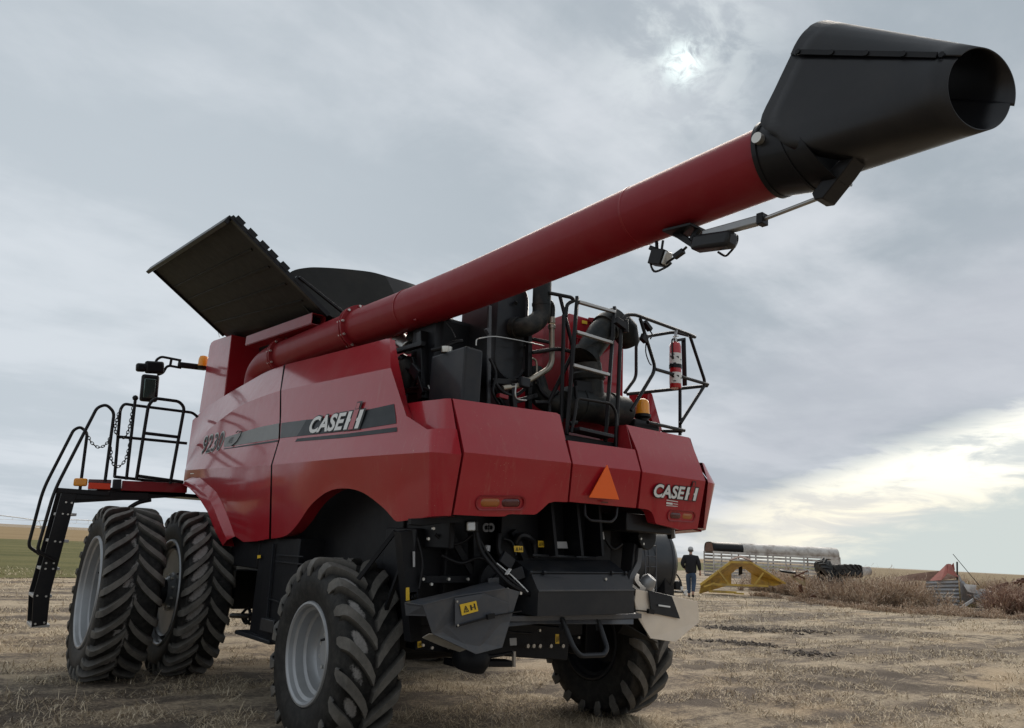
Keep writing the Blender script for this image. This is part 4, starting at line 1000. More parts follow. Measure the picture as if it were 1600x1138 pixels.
for p in ((-1.3405, -1, 1.7224), (-1.3795, -1, 1.6443), (-1.3792, -0.97, 1.3483), (-1.3021, -0.97, 1.3121), (-1.1485, -0.97, 1.3515), (-0.9677, -0.97, 1.3541), (-0.8357, -1.3, 1.2591), (-0.8261, -1.3, 1.3011), (-0.7396, -1.35, 1.2771), (-0.9018, -1.36, 1.1815), (0.1967, -1.33, 1.3923), (0.9448, -1.05, 1.7529), (0.981, -1.05, 1.7073), (-1.1784, -0.72, 0.8431), (-1.0942, -0.72, 0.8211), (0.407, -0.8, 0.8599), (0.2089, -0.85, 0.957), (-0.9372, -0.72, 0.815), (-0.1018, -0.85, 0.9383), (-0.7006, -0.9, 0.9736)):
    mb = MB(); mb.tube([p, Vector(p) + Vector((0, -.018, 0))], .012, 6); mb.build('frame_bolt', M['bolt'], combine)
mb = MB(); mb.bar((-0.8084, -1.1, 1.3739), (-0.8011, -1.1, 1.2679), .10, .02, (0, 1, 0)); mb.build('bracket_plate', M['grey_shield'], combine, bevel=.004)
mb = MB(); mb.bar((-0.6747, -1.12, 1.5496), (-0.7216, -1.12, 1.4692), .13, .03, (0, 1, 0)); mb.build('bracket_plate', M['charcoal'], combine, bevel=.004)
mb = MB(); mb.bar((-0.6674, -1.2, 1.4548), (-0.6395, -1.22, 1.369), .02, .10); mb.build('bracket_plate', M['charcoal'], combine, bevel=.004)
mb = MB(); mb.lathe([(0, 0), (0, .13), (.05, .15), (.06, .15), (.07, .06), (.10, .06), (.10, 0)], (-0.7501, -1, 1.3442), (0, -1, 0), 24); mb.build('drive_pulley', M['dark'], combine, smooth=40)
def sticker(poly, name='warning_label', mat_='sticker', ink=True):
    m = MB(); m.prism(poly, (0, .003, 0)); s = m.build(name, M[mat_], combine, smooth=0)
    P = [Vector(p) for p in poly]
    if ink and len(P) == 4:
        def q(x, y): return P[0].lerp(P[1], x).lerp(P[3].lerp(P[2], x), y) + Vector((0, -.003, 0))
        decal('label_symbol', [[q(.12, .80), q(.28, .22), q(.33, .22), q(.19, .72)], [q(.19, .72), q(.42, .72), q(.45, .80), q(.12, .80)], [q(.28, .22), q(.33, .22), q(.45, .80), q(.40, .80)], [q(.26, .48), q(.30, .42), q(.33, .66), q(.27, .66)],
               [q(.56, .25), q(.66, .25), q(.66, .75), q(.56, .75)], [q(.66, .48), q(.80, .48), q(.80, .55), q(.66, .55)], [q(.80, .2), q(.88, .2), q(.88, .78), q(.80, .78)]], M['ink'], s)
    return s
sticker([(-1.299, -1.368, 1.1982), (-1.17, -1.385, 1.2253), (-1.1448, -1.385, 1.1547), (-1.2738, -1.368, 1.1242)])
sticker([(-0.5855, -1.06, 1.6263), (-0.4909, -1.06, 1.6276), (-0.4847, -1.06, 1.5792), (-0.5759, -1.06, 1.5784)])
sticker([(-0.2758, -1, 1.6795), (-0.2182, -1, 1.6794), (-0.2047, -1, 1.6268), (-0.273, -1, 1.6268)])
sticker([(-0.7996, -1, 1.4123), (-0.7597, -1, 1.4825), (-0.7066, -1, 1.464), (-0.7045, -1, 1.4341)], ink=False)
sticker([(-1.4665, -0.95, 1.2497), (-1.4087, -0.95, 1.2545), (-1.4004, -0.95, 1.195), (-1.458, -0.95, 1.1906)])
sticker([(-1.5033, -0.951, 1.2837), (-1.4761, -0.951, 1.2862), (-1.4646, -0.951, 1.1952), (-1.4943, -0.951, 1.1908)], ink=False)
sticker([(-1.2181, -0.71, 0.8667), (-1.1867, -0.71, 0.8726), (-1.1708, -0.71, 0.8275), (-1.211, -0.71, 0.822)])
sticker([(0.1625, -0.77, 0.8906), (0.2044, -0.77, 0.8894), (0.2118, -0.77, 0.809), (0.1662, -0.77, 0.8106)], ink=True)
sticker([(-0.079, -1, 1.6802), (0.0524, -1, 1.686), (0.07, -1, 1.6295), (-0.0616, -1, 1.6244)], mat_='labelgrey', ink=False)
sticker([(-0.3523, -0.77, 0.8722), (-0.2797, -0.77, 0.8725), (-0.2727, -0.77, 0.8136), (-0.3452, -0.77, 0.8137)], mat_='labelgrey', ink=False)
sticker([(-1.4817, -0.97, 1.5454), (-1.4622, -0.97, 1.5461), (-1.4517, -0.97, 1.4349), (-1.4684, -0.97, 1.4345)], mat_='labelgrey', ink=False)
decal('window_gap', [[(0.3876, -1.02, 1.7887), (0.4859, -1.02, 1.7909), (0.5041, -1.02, 1.7262), (0.3652, -1.02, 1.7255)]], M['labelgrey'], combine)
# dark round housing low on the right
mb = MB(); mb.tube([(1.1099, -1, 1.7837), Vector((1.1099, -1, 1.7837)) + Vector((.0, .5, 0))], .13, 20); mb.bar((0.5428, -1.1, 1.889), (1.161, -1.1, 1.8841), .3, .16); mb.bar((1.2518, -1.15, 1.8775), (1.2793, -1.15, 1.7704), .05, .06, (0, 1, 0))
mb.build('rear_bracket', M['black'], combine, bevel=.01)
mb = MB(); mb.bar((1.2457, -1.19, 1.8534), (1.2592, -1.19, 1.7763), .012, .05, (0, 1, 0)); mb.build('lamp_glass', M['clear'], combine)

# ---------------------------------------------------------------- engine bay
mb = MB(); mb.box((0, -.05, 2.56), (2.5, 2.3, .06)); mb.box((0, 1.3, 3.0), (2.2, 1.1, .9)); mb.build('engine_deck', M['dark'], combine, bevel=.008)
e = Vector((-1.1831, -1.05, 3.2046)); eR = Vector((-0.999, -1.05, 3.1998))
mb = MB(); x0, x1 = e.x, eR.x; y0 = -1.05; y1 = -.52; zt = (e.z + eR.z) / 2
mb.prism([(x0, y0, e.z), (x1, y0, eR.z), (x1, y0, 2.56), (x0, y0, 2.56)], (0, y1 - y0, .0))
tankbox = mb.build('coolant_tank', M['charcoal'], combine, smooth=0, bevel=.02)
mb = MB(); mb.lathe([(0, .045), (.03, .05), (.05, .05), (.055, .02), (.055, 0)], ((x0 + .03, -.72, e.z)), (0, 0, 1), 16); mb.build('filler_cap', M['bolt'], tankbox, smooth=40)
mb = MB(); mb.tube(catmull([(-1.2636, -0.65, 3.2155), (-1.194, -0.7, 3.2437), (-1.0806, -0.72, 3.3158), (-1.0017, -0.72, 3.3445)], 6), .018, 8); mb.tube(catmull([(-1.0977, -0.6, 3.5126), (-1.0714, -0.65, 3.4488), (-1.0707, -0.72, 3.3586)], 5), .006, 6); mb.build('coolant_hose', M['black'], tankbox)
# frame and pipework ahead of the tank
mb = MB()
for a, b, w_, h_ in (((-1.1, -0.2073, 3.5035), (-1.1, -0.3257, 2.8523), .10, .08), ((-1.15, 0.1707, 3.3837), (-1.15, -0.3196, 3.3662), .05, .05), ((-1.15, -0.1458, 3.2584), (-1.15, -0.3895, 2.8936), .04, .04), ((-1, 0.31, 3.4011), (-1, -0.0548, 3.2109), .03, .03), ((-1.1, 0.1303, 2.9971), (-1.1, -0.3023, 2.9374), .05, .05), ((-1, -0.0548, 3.519), (-0.8, -0.1641, 3.5798), .05, .05)):
    mb.bar(a, b, w_, h_)
mb.build('engine_frame', M['black'], combine, bevel=.006)
mb = MB(); mb.tube([(-1, 0.4461, 3.6059), (-1, 0.1964, 3.4585)], .075, 16); mb.build('silver_pipe', M['steel'], combine, bevel=.01)
mb = MB(); mb.tube([(-1, 0.151, 3.5537), (-0.9, 0.1972, 3.5652)], .08, 16); mb.tube([(-1.1, 0.1501, 3.3266), (-1.1, 0.0848, 3.2962)], .035, 12); mb.build('pulley', M['dark'], combine, bevel=.006)
mb = MB(); mb.lathe([(0, 0), (0, .10), (.02, .115), (.28, .115), (.33, .08), (.33, 0)], (-1.05, 0.1084, 2.9965), (.1, 0, 1), 20); mb.build('fuel_filter', M['filter'], combine, smooth=40)
mb = MB()
mb.tube(catmull([(-1.1, 0.2247, 3.3333), (-1.05, 0.0814, 3.2677), (-1.05, -0.0822, 3.1168), (-1.1, -0.0495, 2.9784)], 6), .018, 8); mb.tube(catmull([(-1.1, 0.1358, 3.2418), (-1.1, -0.1118, 3.164), (-1, -0.157, 3.2866)], 6), .014, 8); mb.tube(catmull([(-1.15, -0.134, 2.976), (-1.15, -0.3596, 2.95), (-1.15, -0.5265, 2.8922)], 6), .012, 8)
mb.build('engine_hose', M['black'], combine)
# tall oval air drum with the exhaust elbow
mb = MB()
yc = -.78
def stadium(y, cx_, z0, z1, r, n=14):
    out = []
    for k in range(n + 1): a = math.pi * k / n; out.append(Vector((cx_ + r * math.cos(a), y, z1 - r + r * math.sin(a))))
    for k in range(n + 1): a = math.pi + math.pi * k / n; out.append(Vector((cx_ + r * math.cos(a), y, z0 + r + r * math.sin(a))))
    return out
pT, pB, pL, pR = Vector((-0.5234, -0.78, 3.8879)), Vector((-0.497, -0.78, 3.1053)), Vector((-0.6784, -0.78, 3.421)), Vector((-0.324, -0.78, 3.4986))
cxd = (pL.x + pR.x) / 2; rd = (pR.x - pL.x) / 2
loops = [stadium(yc + .02, cxd, pB.z - .0, pT.z + .12, rd * .90), stadium(yc, cxd, pB.z - .02, pT.z + .14, rd), stadium(yc + .03, cxd, pB.z - .05, pT.z + .17, rd + .03), stadium(yc + .06, cxd - .01, pB.z - .06, pT.z + .18, rd + .04), stadium(yc + .50, cxd - .01, pB.z - .06, pT.z + .18, rd + .04)]
vs = [p for l in loops for p in l]; nn = len(loops[0])
fs = [(q * nn + k, q * nn + (k + 1) % nn, (q + 1) * nn + (k + 1) % nn, (q + 1) * nn + k) for q in range(len(loops) - 1) for k in range(nn)] + [tuple(range(nn)), tuple((len(loops) - 1) * nn + k for k in range(nn))]
mb.add(vs, fs); drum = mb.build('exhaust_canister', M['charcoal'], combine, smooth=30)
mb = MB(); mb.box((cxd - .26, yc + .60, 3.12), (.62, .5, 1.05)); mb.build('engine_shroud', M['dark'], combine, bevel=.05)
mb = MB(); mb.bar((-0.8283, -0.86, 3.6801), (-0.7771, -0.86, 2.7525), .035, .02, (0, 1, 0)); mb.bar((-0.8693, -0.88, 3.4528), (-0.8317, -0.88, 3.4145), .04, .03); mb.build('strap', M['grey_shield'], combine, bevel=.003)
mb = MB(); q = [(-0.4586, -0.78, 3.5737), (-0.4482, -0.88, 3.5612), (-0.3689, -0.91, 3.6037), (-0.2736, -0.91, 3.7068), (-0.2695, -0.91, 3.8584), (-0.2728, -0.91, 4.0801)]
mb.tube(catmull(q, 6), .088, 24)
mb.tube([(-0.4736, -0.77, 3.5785), (-0.4606, -0.83, 3.5658)], .10, 24); mb.tube([(-0.2706, -0.91, 3.8329), (-0.2678, -0.91, 3.8084)], .092, 24)
elbow = mb.build('exhaust_pipe', M['filter'], combine, smooth=40)
mb = MB(); mb.tube([(-0.4738, -0.78, 3.8253), (-0.4964, -0.81, 3.7998)], .018, 8); mb.tube([(-0.343, -0.78, 3.4264), (-0.3584, -0.8, 3.4071)], .012, 8); mb.build('canister_bolts', M['dark'], drum)
# slim coolant pipe with its brass fitting
mb = MB(); mb.tube([(-0.7056, -0.95, 2.9384), (-0.5166, -0.95, 2.9944), (-0.1898, -0.95, 3.2079), (-0.1507, -0.95, 3.2883), (-0.1697, -0.95, 3.6103)], .026, 14, .08); cp = mb.build('coolant_pipe', M['tarnish'], combine, smooth=40)
mb = MB(); mb.tube([(-0.1691, -0.95, 3.598), (-0.1709, -0.95, 3.635)], .036, 12); mb.tube([(-0.1714, -0.95, 3.6473), (-0.1743, -0.95, 3.7091)], .034, 12); mb.build('pipe_fitting', M['tarnish'], cp, bevel=.004)
mb = MB(); mb.tube(catmull([(-0.1738, -0.95, 3.6968), (-0.1705, -0.95, 3.798), (-0.2047, -0.95, 3.8463), (-0.2494, -0.9, 3.8659)], 6), .028, 12); mb.build('pipe_hose', M['black'], cp)
mb = MB(); mb.tube(catmull([(-1.0434, -1, 3.2417), (-1.0406, -1, 3.2927), (-0.9956, -1, 3.3166), (-0.8258, -0.95, 3.3783), (-0.605, -0.92, 3.4094), (-0.3662, -0.9, 3.4291), (-0.2119, -0.9, 3.4316)], 5), .006, 6); mb.build('wire', M['steel'], combine)
mb = MB()
for a, b, w_ in (((-0.762, -0.9, 2.9981), (-0.3454, -0.9, 3.0495), .05), ((-0.6032, -0.95, 2.9963), (-0.5681, -0.95, 2.7744), .05), ((-0.558, -0.95, 2.8441), (-0.2798, -0.9, 2.9544), .04), ((-0.3611, -0.85, 3.5381), (-0.3213, -0.85, 2.8245), .05), ((-0.7594, -0.88, 2.9787), (-0.6054, -0.88, 2.7769), .04), ((-0.2711, -0.8, 3.5062), (-0.0327, -0.8, 3.5202), .03)): mb.bar(a, b, w_, w_)
mb.build('engine_frame', M['black'], combine, bevel=.006)
for name_, pts_, r_p, mt in (
    ('engine_hose', [(-0.7919, -0.92, 3.0123), (-0.7037, -0.95, 2.9105), (-0.5615, -0.95, 2.9005), (-0.4027, -0.9, 3.004)], .016, 'black'),
    ('engine_hose', [(-0.2469, -0.85, 3.1346), (-0.2293, -0.9, 3.0105), (-0.1434, -0.92, 2.9508), (-0.0192, -0.9, 3.0345)], .018, 'black'),
    ('engine_hose', [(-0.824, -0.9, 3.192), (-0.7677, -0.93, 3.055), (-0.8063, -0.95, 2.8929), (-0.7308, -0.95, 2.7937)], .013, 'black'),
    ('engine_hose', [(-1, 0.205, 3.5122), (-1, -0.0007, 3.3392), (-0.95, -0.166, 3.2951), (-0.9, -0.2366, 3.3424)], .022, 'black'),
    ('engine_hose', [(-1.05, -0.0322, 3.1431), (-1.05, -0.205, 3.0495), (-1, -0.2277, 3.1036), (-0.95, -0.1714, 3.257)], .012, 'black'),
    ('engine_hose', [(-0.95, -0.0146, 3.4805), (-0.9, -0.1016, 3.519), (-0.85, -0.2319, 3.4664), (-0.8, -0.3016, 3.5265)], .016, 'dark'),
    ('engine_pipe', [(-1.08, -0.0681, 3.3795), (-1.05, -0.2459, 3.3772), (-1.05, -0.3267, 3.271)], .010, 'steel'),
    ('engine_pipe', [(-0.5763, -0.97, 2.9982), (-0.5688, -0.97, 2.8739), (-0.4529, -0.97, 2.8701)], .010, 'steel'),
    ('engine_pipe', [(-0.3407, -0.86, 3.2962), (-0.2628, -0.86, 3.2754), (-0.2521, -0.86, 3.072)], .010, 'tarnish'),
    ('engine_pipe', [(-1.1, -0.1793, 3.0203), (-1.08, -0.3275, 2.9904), (-1.08, -0.3799, 2.9243)], .008, 'bolt')):
    mb = MB(); mb.tube(catmull(pts_, 6), r_p, 8); mb.build(name_, M[mt], combine, smooth=50)
mb = MB(); mb.bar((-1.14, -0.1549, 3.1675), (-1.14, -0.2931, 3.0675), .08, .10); mb.build('valve_block', M['charcoal'], combine, bevel=.01)
mb = MB(); mb.bar((-0.5428, -0.98, 3.0257), (-0.4404, -0.98, 3.0209), .06, .09); mb.build('valve_block', M['charcoal'], combine, bevel=.01)
mb = MB(); mb.bar((-0.772, -0.98, 2.8612), (-0.6746, -0.98, 2.8551), .05, .035); mb.build('red_bracket', M['red_dull'], combine, bevel=.004)
# red radiator housing
mb = MB(); rA = Vector((0.2498, -0.72, 3.9087)); rB = Vector((1.0436, -0.72, 3.9801))
mb.prism([(rA.x, -.72, rA.z), (rB.x, -.72, rA.z + .02), (rB.x, -.72, 2.6), (rA.x, -.72, 2.6)], (0, .9, 0))
radi = mb.build('radiator_housing', M['red'], combine, smooth=0, bevel=.012)
mb = MB(); mb.prism([(rA.x - .012, -.70, rA.z - .10), (rA.x - .012, -.35, rA.z - .06), (rA.x - .012, -.35, 2.65), (rA.x - .012, -.70, 2.65)], (.01, 0, 0)); mb.bar((rA.x - .02, -.60, rA.z - .35), (rA.x - .02, -.3, rA.z - .35), .01, .01); mb.build('radiator_side_panel', M['red_dull'], radi, smooth=0, bevel=.004)
mb = MB(); mb.bar((0.5108, -0.735, 3.8936), (1.0277, -0.735, 3.9732), .02, .05); mb.bar((0.3633, -0.73, 3.6589), (0.4148, -0.73, 2.9529), .012, .012, (1, 0, 0)); mb.bar((0.2758, -0.73, 3.6728), (0.7053, -0.73, 3.6654), .01, .012); mb.build('radiator_trim', M['red_dull'], radi, bevel=.004)
sticker([(0.4155, -0.737, 3.8672), (0.4869, -0.737, 3.8738), (0.488, -0.737, 3.8401), (0.4166, -0.737, 3.8337)], ink=False)
sticker([(0.53, -0.737, 3.7955), (0.6208, -0.737, 3.8025), (0.6221, -0.737, 3.7584), (0.5313, -0.737, 3.7517)], ink=False)
sticker([(0.5516, -0.737, 3.6785), (0.5878, -0.737, 3.6796), (0.589, -0.737, 3.6393), (0.5529, -0.737, 3.6383)], ink=False)
# air filter: intake duct, elbow, canister
mb = MB(); mb.tube([(0.2484, -0.95, 3.3991), (0.3301, -0.95, 3.5115), (0.4847, -0.93, 3.6987), (0.7087, -0.92, 3.8998)], [.115, .125, .135, .135], 28)
mb.tube([(0.2488, -0.95, 3.3865), (0.2813, -0.95, 3.4311)], .15, 28); mb.tube([(0.5457, -0.93, 3.7655), (0.599, -0.93, 3.8111)], .15, 28); mb.tube([(0.7461, -0.92, 3.895), (0.8416, -0.92, 3.8147), (0.9507, -0.9, 3.699)], [.12, .14, .10], 20)
duct = mb.build('intake_duct', M['filter'], combine, smooth=40)
mb = MB(); mb.lathe([(-.30, .14), (-.12, .145), (-.10, .165), (-.05, .165), (-.03, .14), (.05, .135)], (0.3025, -0.95, 3.3022), (-.12, 0, 1), 28); mb.build('duct_elbow', M['filter'], duct, smooth=40)
c0_, c1_ = Vector((0.1077, -0.95, 2.9399)), Vector((0.8594, -0.95, 2.9639)); 
mb = MB(); ax = c1_ - c0_
mb.lathe([(-.10, .02), (-.10, .10), (-.06, .15), (0, .155), (.06, .155), (.065, .165), (.10, .165), (.105, .155), (ax.length * .62, .155), (ax.length * .63, .168), (ax.length * .68, .168), (ax.length * .69, .155), (ax.length * .93, .15), (ax.length, .11), (ax.length, .0)], c0_, ax, 30)
filt = mb.build('air_filter', M['filter'], combine, smooth=35)
mb = MB(); mb.tube(catmull([(0.1543, -0.9, 2.9414), (-0.0013, -0.85, 2.9227), (-0.1417, -0.8, 2.9788), (-0.1604, -0.75, 3.1044), (-0.1722, -0.7, 3.2333)], 6), [.1] * 25, 24); mb.build('air_hose', M['filter'], filt, smooth=40)
mb = MB(); mb.bar((0.0571, -1.05, 3.0812), (0.3797, -1.05, 3.107), .04, .10); mb.bar((0.0292, -1.08, 3.072), (0.0611, -1.08, 2.8569), .03, .03); mb.build('filter_clamp', M['dark'], filt, bevel=.006)
# beacon on the right corner
bb = Vector((1.0849, -0.95, 2.9328))
mb = MB(); mb.lathe([(-.03, 0), (-.03, .055), (0, .06), (.02, .085), (.045, .085), (.05, .07), (.05, 0)], bb, (0, 0, 1), 24); bea = mb.build('beacon', M['black'], combine, smooth=40)
mb = MB(); mb.lathe([(.05, .072), (.16, .066), (.19, .055), (.205, .03), (.208, 0)], bb, (0, 0, 1), 24); mb.build('lens', M['amber'], bea, smooth=40)
mb = MB(); mb.bar((0.9069, -0.95, 2.8616), (1.2791, -0.95, 2.8619), .12, .10); mb.build('beacon_bracket', M['black'], combine, bevel=.02)
mb = MB(); mb.prism([(1.3878, -0.75, 3.31), (1.4595, -0.75, 3.2803), (1.6247, -0.75, 2.9013), (1.542, -0.75, 2.8762), (1.3887, -0.75, 3.1019)], (.01, .25, 0)); mb.prism([(1.2611, -0.62, 3.2503), (1.5356, -0.62, 3.3535), (1.7042, -0.62, 2.9101), (1.2951, -0.62, 2.9095)], (0, .02, 0)); wing = mb.build('panel_wing', M['red'], combine, smooth=0)

# ---------------------------------------------------------------- rear ladder and rails
mb = MB(); yl = -1.18
mb.bar((0.0406, -1.06, 3.9394), (-0.1683, -1.2, 2.5811), .032, .045); mb.bar((0.5473, -1.06, 3.9634), (0.308, -1.2, 2.586), .032, .045)
lad = mb.build('rear_ladder', M['black'], combine, bevel=.005)
for (a, b) in (((0.0495, -1.07, 3.8882), (0.5335, -1.07, 3.9046)), ((-0.0096, -1.11, 3.5701), (0.4633, -1.11, 3.5673)), ((-0.0745, -1.15, 3.2333), (0.386, -1.15, 3.2297))):
    mb = MB(); mb.bar(a, b, .045, .028); mb.build('rung', M['tread_steel'], lad, bevel=.004)
mb = MB(); mb.bar((-0.1095, -1.22, 2.6379), (0.3195, -1.22, 2.6267), .16, .03); mb.build('step', M['charcoal'], lad, bevel=.004)
mb = MB(); mb.tube([(-0.1404, -1.23, 2.6046), (-0.1015, -1.23, 2.7855), (-0.091, -1.23, 2.9191), (0.3439, -1.23, 2.9371), (0.4128, -1.23, 2.864), (0.4107, -1.23, 2.5379)], .014, 8, .05); mb.tube([(-0.1201, -1.18, 2.6913), (-0.0362, -1.18, 2.7148)], .02, 8); mb.build('step_frame', M['black'], lad)
mb = MB(); mb.tube([(0.5119, -1.18, 3.654), (0.4316, -1.21, 2.542)], .020, 8); mb.bar((0.4388, -1.18, 3.7787), (0.5821, -1.18, 3.7345), .05, .07); mb.tube([(0.572, -1.18, 3.8103), (0.5829, -1.18, 3.6828)], .03, 8); mb.build('rail_hinge', M['black'], combine, bevel=.005)
def rail(name, paths, r=.018, fil=.07, parent=None):
    m = MB()
    for p in paths: m.tube(p, r, 10, fil)
    return m.build(name, M['black'], parent or combine)
rail('guard_rail', [
    [(-0.2599, -1, 3.9142), (-0.0693, -1.1, 3.8948), (-0.0358, -1.1, 3.8719), (-0.1047, -1.08, 3.8278), (-0.1156, -1.08, 3.7004)],
    [(-0.1685, -1.05, 3.8941), (-0.0348, -1.1, 3.4192), (-0.0476, -1.1, 3.3374), (-0.218, -1, 2.8812)],
    [(-0.3873, -0.95, 3.3249), (-0.1434, -1.02, 3.399), (-0.0332, -1.1, 3.3769)],
    [(-0.1401, -1.08, 3.7131), (-0.1646, -1.12, 2.7025)],
    [(-0.382, -1, 2.8606), (-0.2107, -1, 2.8883), (-0.2062, -1, 2.7957)]])
rail('guard_basket', [
    [(0.5435, -1.15, 3.6671), (0.5503, -1.15, 3.7921), (0.6123, -1.15, 3.8791), (0.7501, -1.15, 3.9124), (1.7897, -1, 3.969), (1.9041, -0.98, 3.969)],
    [(1.9041, -0.98, 3.969), (1.8864, -0.7, 4.0817), (1.6091, -0.6, 3.9947), (1.4292, -0.6, 3.9326), (1.3677, -0.6, 3.8457), (1.3714, -0.6, 3.4704), (1.1931, -0.6, 3.2694)],
    [(0.816, -1.15, 3.8947), (1.037, -1.15, 3.4432), (1.0179, -1.15, 3.3671), (0.6973, -1.15, 2.9351)],
    [(1.7895, -1, 3.9543), (2.0354, -1, 3.495), (2.0224, -1, 3.4278), (1.6139, -1, 2.9576)],
    [(1.0466, -1.15, 3.412), (2.091, -1, 3.4616)],
    [(1.0716, -0.75, 3.2147), (2.106, -0.98, 3.4526)],
    [(0.9914, -1.1, 2.8712), (1.6756, -1, 2.8917)], [(1.4962, -0.85, 2.8744), (1.6691, -0.98, 2.8858)],
    [(1.6758, -0.95, 3.374), (1.632, -0.98, 2.8402)]])
mb = MB(); mb.bar((1.6543, -1.02, 3.8771), (1.6682, -1.02, 3.3697), .05, .02, (1, 0, 0)); mb.bar((1.5473, -1.02, 3.8466), (1.676, -1.02, 3.889), .03, .03); mb.build('extinguisher_mount', M['black'], combine, bevel=.004)
mb = MB(); mb.bar((0.8842, -1.14, 3.8728), (0.9804, -1.14, 3.8073), .06, .04); mb.bar((0.8568, -1.14, 3.7192), (0.9233, -1.14, 3.6872), .05, .08); mb.tube(catmull([(0.9346, -1.13, 3.705), (0.937, -1.12, 3.5741), (0.9851, -1.12, 3.4778), (1.0006, -1.14, 3.4444)], 6), .007, 6); mb.tube(catmull([(0.9611, -1.14, 3.8097), (1.0095, -1.14, 3.7666), (0.9807, -1.14, 3.7131)], 5), .008, 6); mb.build('rear_camera', M['black'], combine, bevel=.008)
# fire extinguisher hung on the basket
fx = Vector((1.4297, -1.09, 3.2904)); hx = (Vector((1.4451, -1.09, 3.7896)) - fx).length
ext = thing('fire_extinguisher', 'small red fire extinguisher with white label strapped to the black rear guard rail', 'fire extinguisher', fx)
mb = MB(); mb.lathe([(0, 0), (0, .055), (.012, .061), (hx * .90, .061), (hx * .97, .048), (hx, .02), (hx, 0)], fx, (0, 0, 1), 24); body = mb.build('cylinder', M['extred'], ext, smooth=40)
for z0, z1 in ((.10, .36), (.52, .82)):
    mb = MB(); mb.lathe([(hx * z0 * .9, .0625), (hx * z1 * .9, .0625)], fx, (0, 0, 1), 24, a0=.2, a1=3.9); mb.build('label', M['white'], body)
    mb = MB()
    rr_ = random.Random(3)
    for k in range(9):
        a = rr_.uniform(1.2, 3.6); z = hx * .9 * rr_.uniform(z0 + .04, z1 - .04); p = fx + Vector((0, 0, z)); mb.lathe([(z - .006, .0633), (z + .006, .0633)], fx, (0, 0, 1), 4, a0=a, a1=a + rr_.uniform(.2, .5))
    mb.build('label_print', M['ink'], body)
mb = MB(); mb.lathe([(hx * .42, .066), (hx * .50, .066)], fx, (0, 0, 1), 24); mb.bar(fx + Vector((-.10, -.02, hx * .46)), fx + Vector((.06, .03, hx * .47)), .02, .03); mb.build('strap', M['black'], ext)
mb = MB(); mb.tube([fx + Vector((0, 0, hx)), fx + Vector((0, 0, hx + .04))], .02, 10); mb.bar(fx + Vector((-.03, 0, hx + .05)), fx + Vector((.05, 0, hx + .075)), .02, .012); mb.build('valve', M['steel'], ext, bevel=.003)
mb = MB(); mb.bar(fx + Vector((.0, 0, hx + .05)), fx + Vector((.02, 0, hx + .13)), .03, .015); mb.build('handle', M['rim'], ext, bevel=.003)
mb = MB(); mb.tube(catmull([fx + Vector((-.01, 0, hx + .03)), fx + Vector((-.06, -.01, hx + .01)), fx + Vector((-.075, -.02, hx * .85)), fx + Vector((-.065, -.02, hx * .6))], 6), .009, 8); mb.build('hose', M['black'], ext)

# ---------------------------------------------------------------- platform, ladder and rails on the left
yp = 5.0
mb = MB(); mb.grid([[(-2.9399, 5, 2.0575), (-1.6133, 5, 2.1543)], [(-2.9126, 5, 1.8986), (-1.6028, 5, 2.085)]], (0, .10, 0)); mb.bar((-3.1631, 5, 2.0383), (-2.5545, 5, 2.0411), .12, .06); mb.box((-1.9, 5.35, 2.10), (1.6, .7, .05)); mb.bar((-3.0539, 5, 1.9756), (-2.0742, 5, 2.0469), .06, .10)
mb.tube(catmull([(-2.3213, 5, 1.8269), (-2.2631, 5, 1.8975), (-2.1719, 5, 1.963), (-2.0359, 5, 2.0074)], 5), .03, 8)
plat = mb.build('platform', M['black'], combine, bevel=.006)
mb = MB(); mb.bar((-2.4275, 4.97, 2.1592), (-1.6109, 4.97, 2.1975), .05, .13); mb.build('platform_edge', M['red_dull'], combine, bevel=.006)
mb = MB(); mb.bar((-2.544, 4.92, 2.1635), (-2.4469, 4.92, 2.1724), .06, .13); mb.build('lamp_bracket', M['charcoal'], combine, bevel=.01)
mb = MB(); mb.bar((-2.9849, 4.95, 2.1527), (-2.8316, 4.95, 2.1629), .06, .10); mb.build('marker_lamp', M['amber'], combine, bevel=.02)
mb = MB(); mb.bar((-2.8235, 4.95, 2.1799), (-2.5628, 4.95, 2.1961), .05, .05); mb.build('marker_lamp', M['redlens'], combine, bevel=.008)
mb = MB(); mb.bar((-2.814, 4.95, 2.1237), (-2.5601, 4.95, 2.1342), .05, .08); mb.build('reflector', M['orangered'], combine, bevel=.006)
# access ladder
yn, yf = 4.95, 5.42
near = [(-3.0919, 4.95, 2.0349), (-2.9228, 4.95, 2.0413), (-3.0009, 4.95, 0.7879), (-2.973, 4.95, 0.4387), (-3.1273, 4.95, 0.4129), (-3.1753, 4.95, 0.7727)]
mb = MB(); mb.prism(near, (0, .025, 0)); acc = mb.build('access_ladder', M['black'], combine, smooth=0, bevel=.004)
mb = MB(); mb.prism([Vector(p) + Vector((0, yf - yn, 0)) for p in near], (0, .025, 0)); mb.build('ladder_side', M['black'], acc, smooth=0, bevel=.004)
for p in ((-3.0705, 4.95, 1.7518), (-3.0992, 4.95, 1.4235), (-3.138, 4.95, 1.0868), (-3.1674, 4.95, 0.7653), (-3.1286, 4.95, 0.4202)):
    p = Vector(p)
    mb = MB(); mb.box((p.x + .09, (yn + yf) / 2, p.z), (.20, yf - yn - .03, .035)); mb.build('step', M['tread_steel'], acc, bevel=.004)
mb = MB()
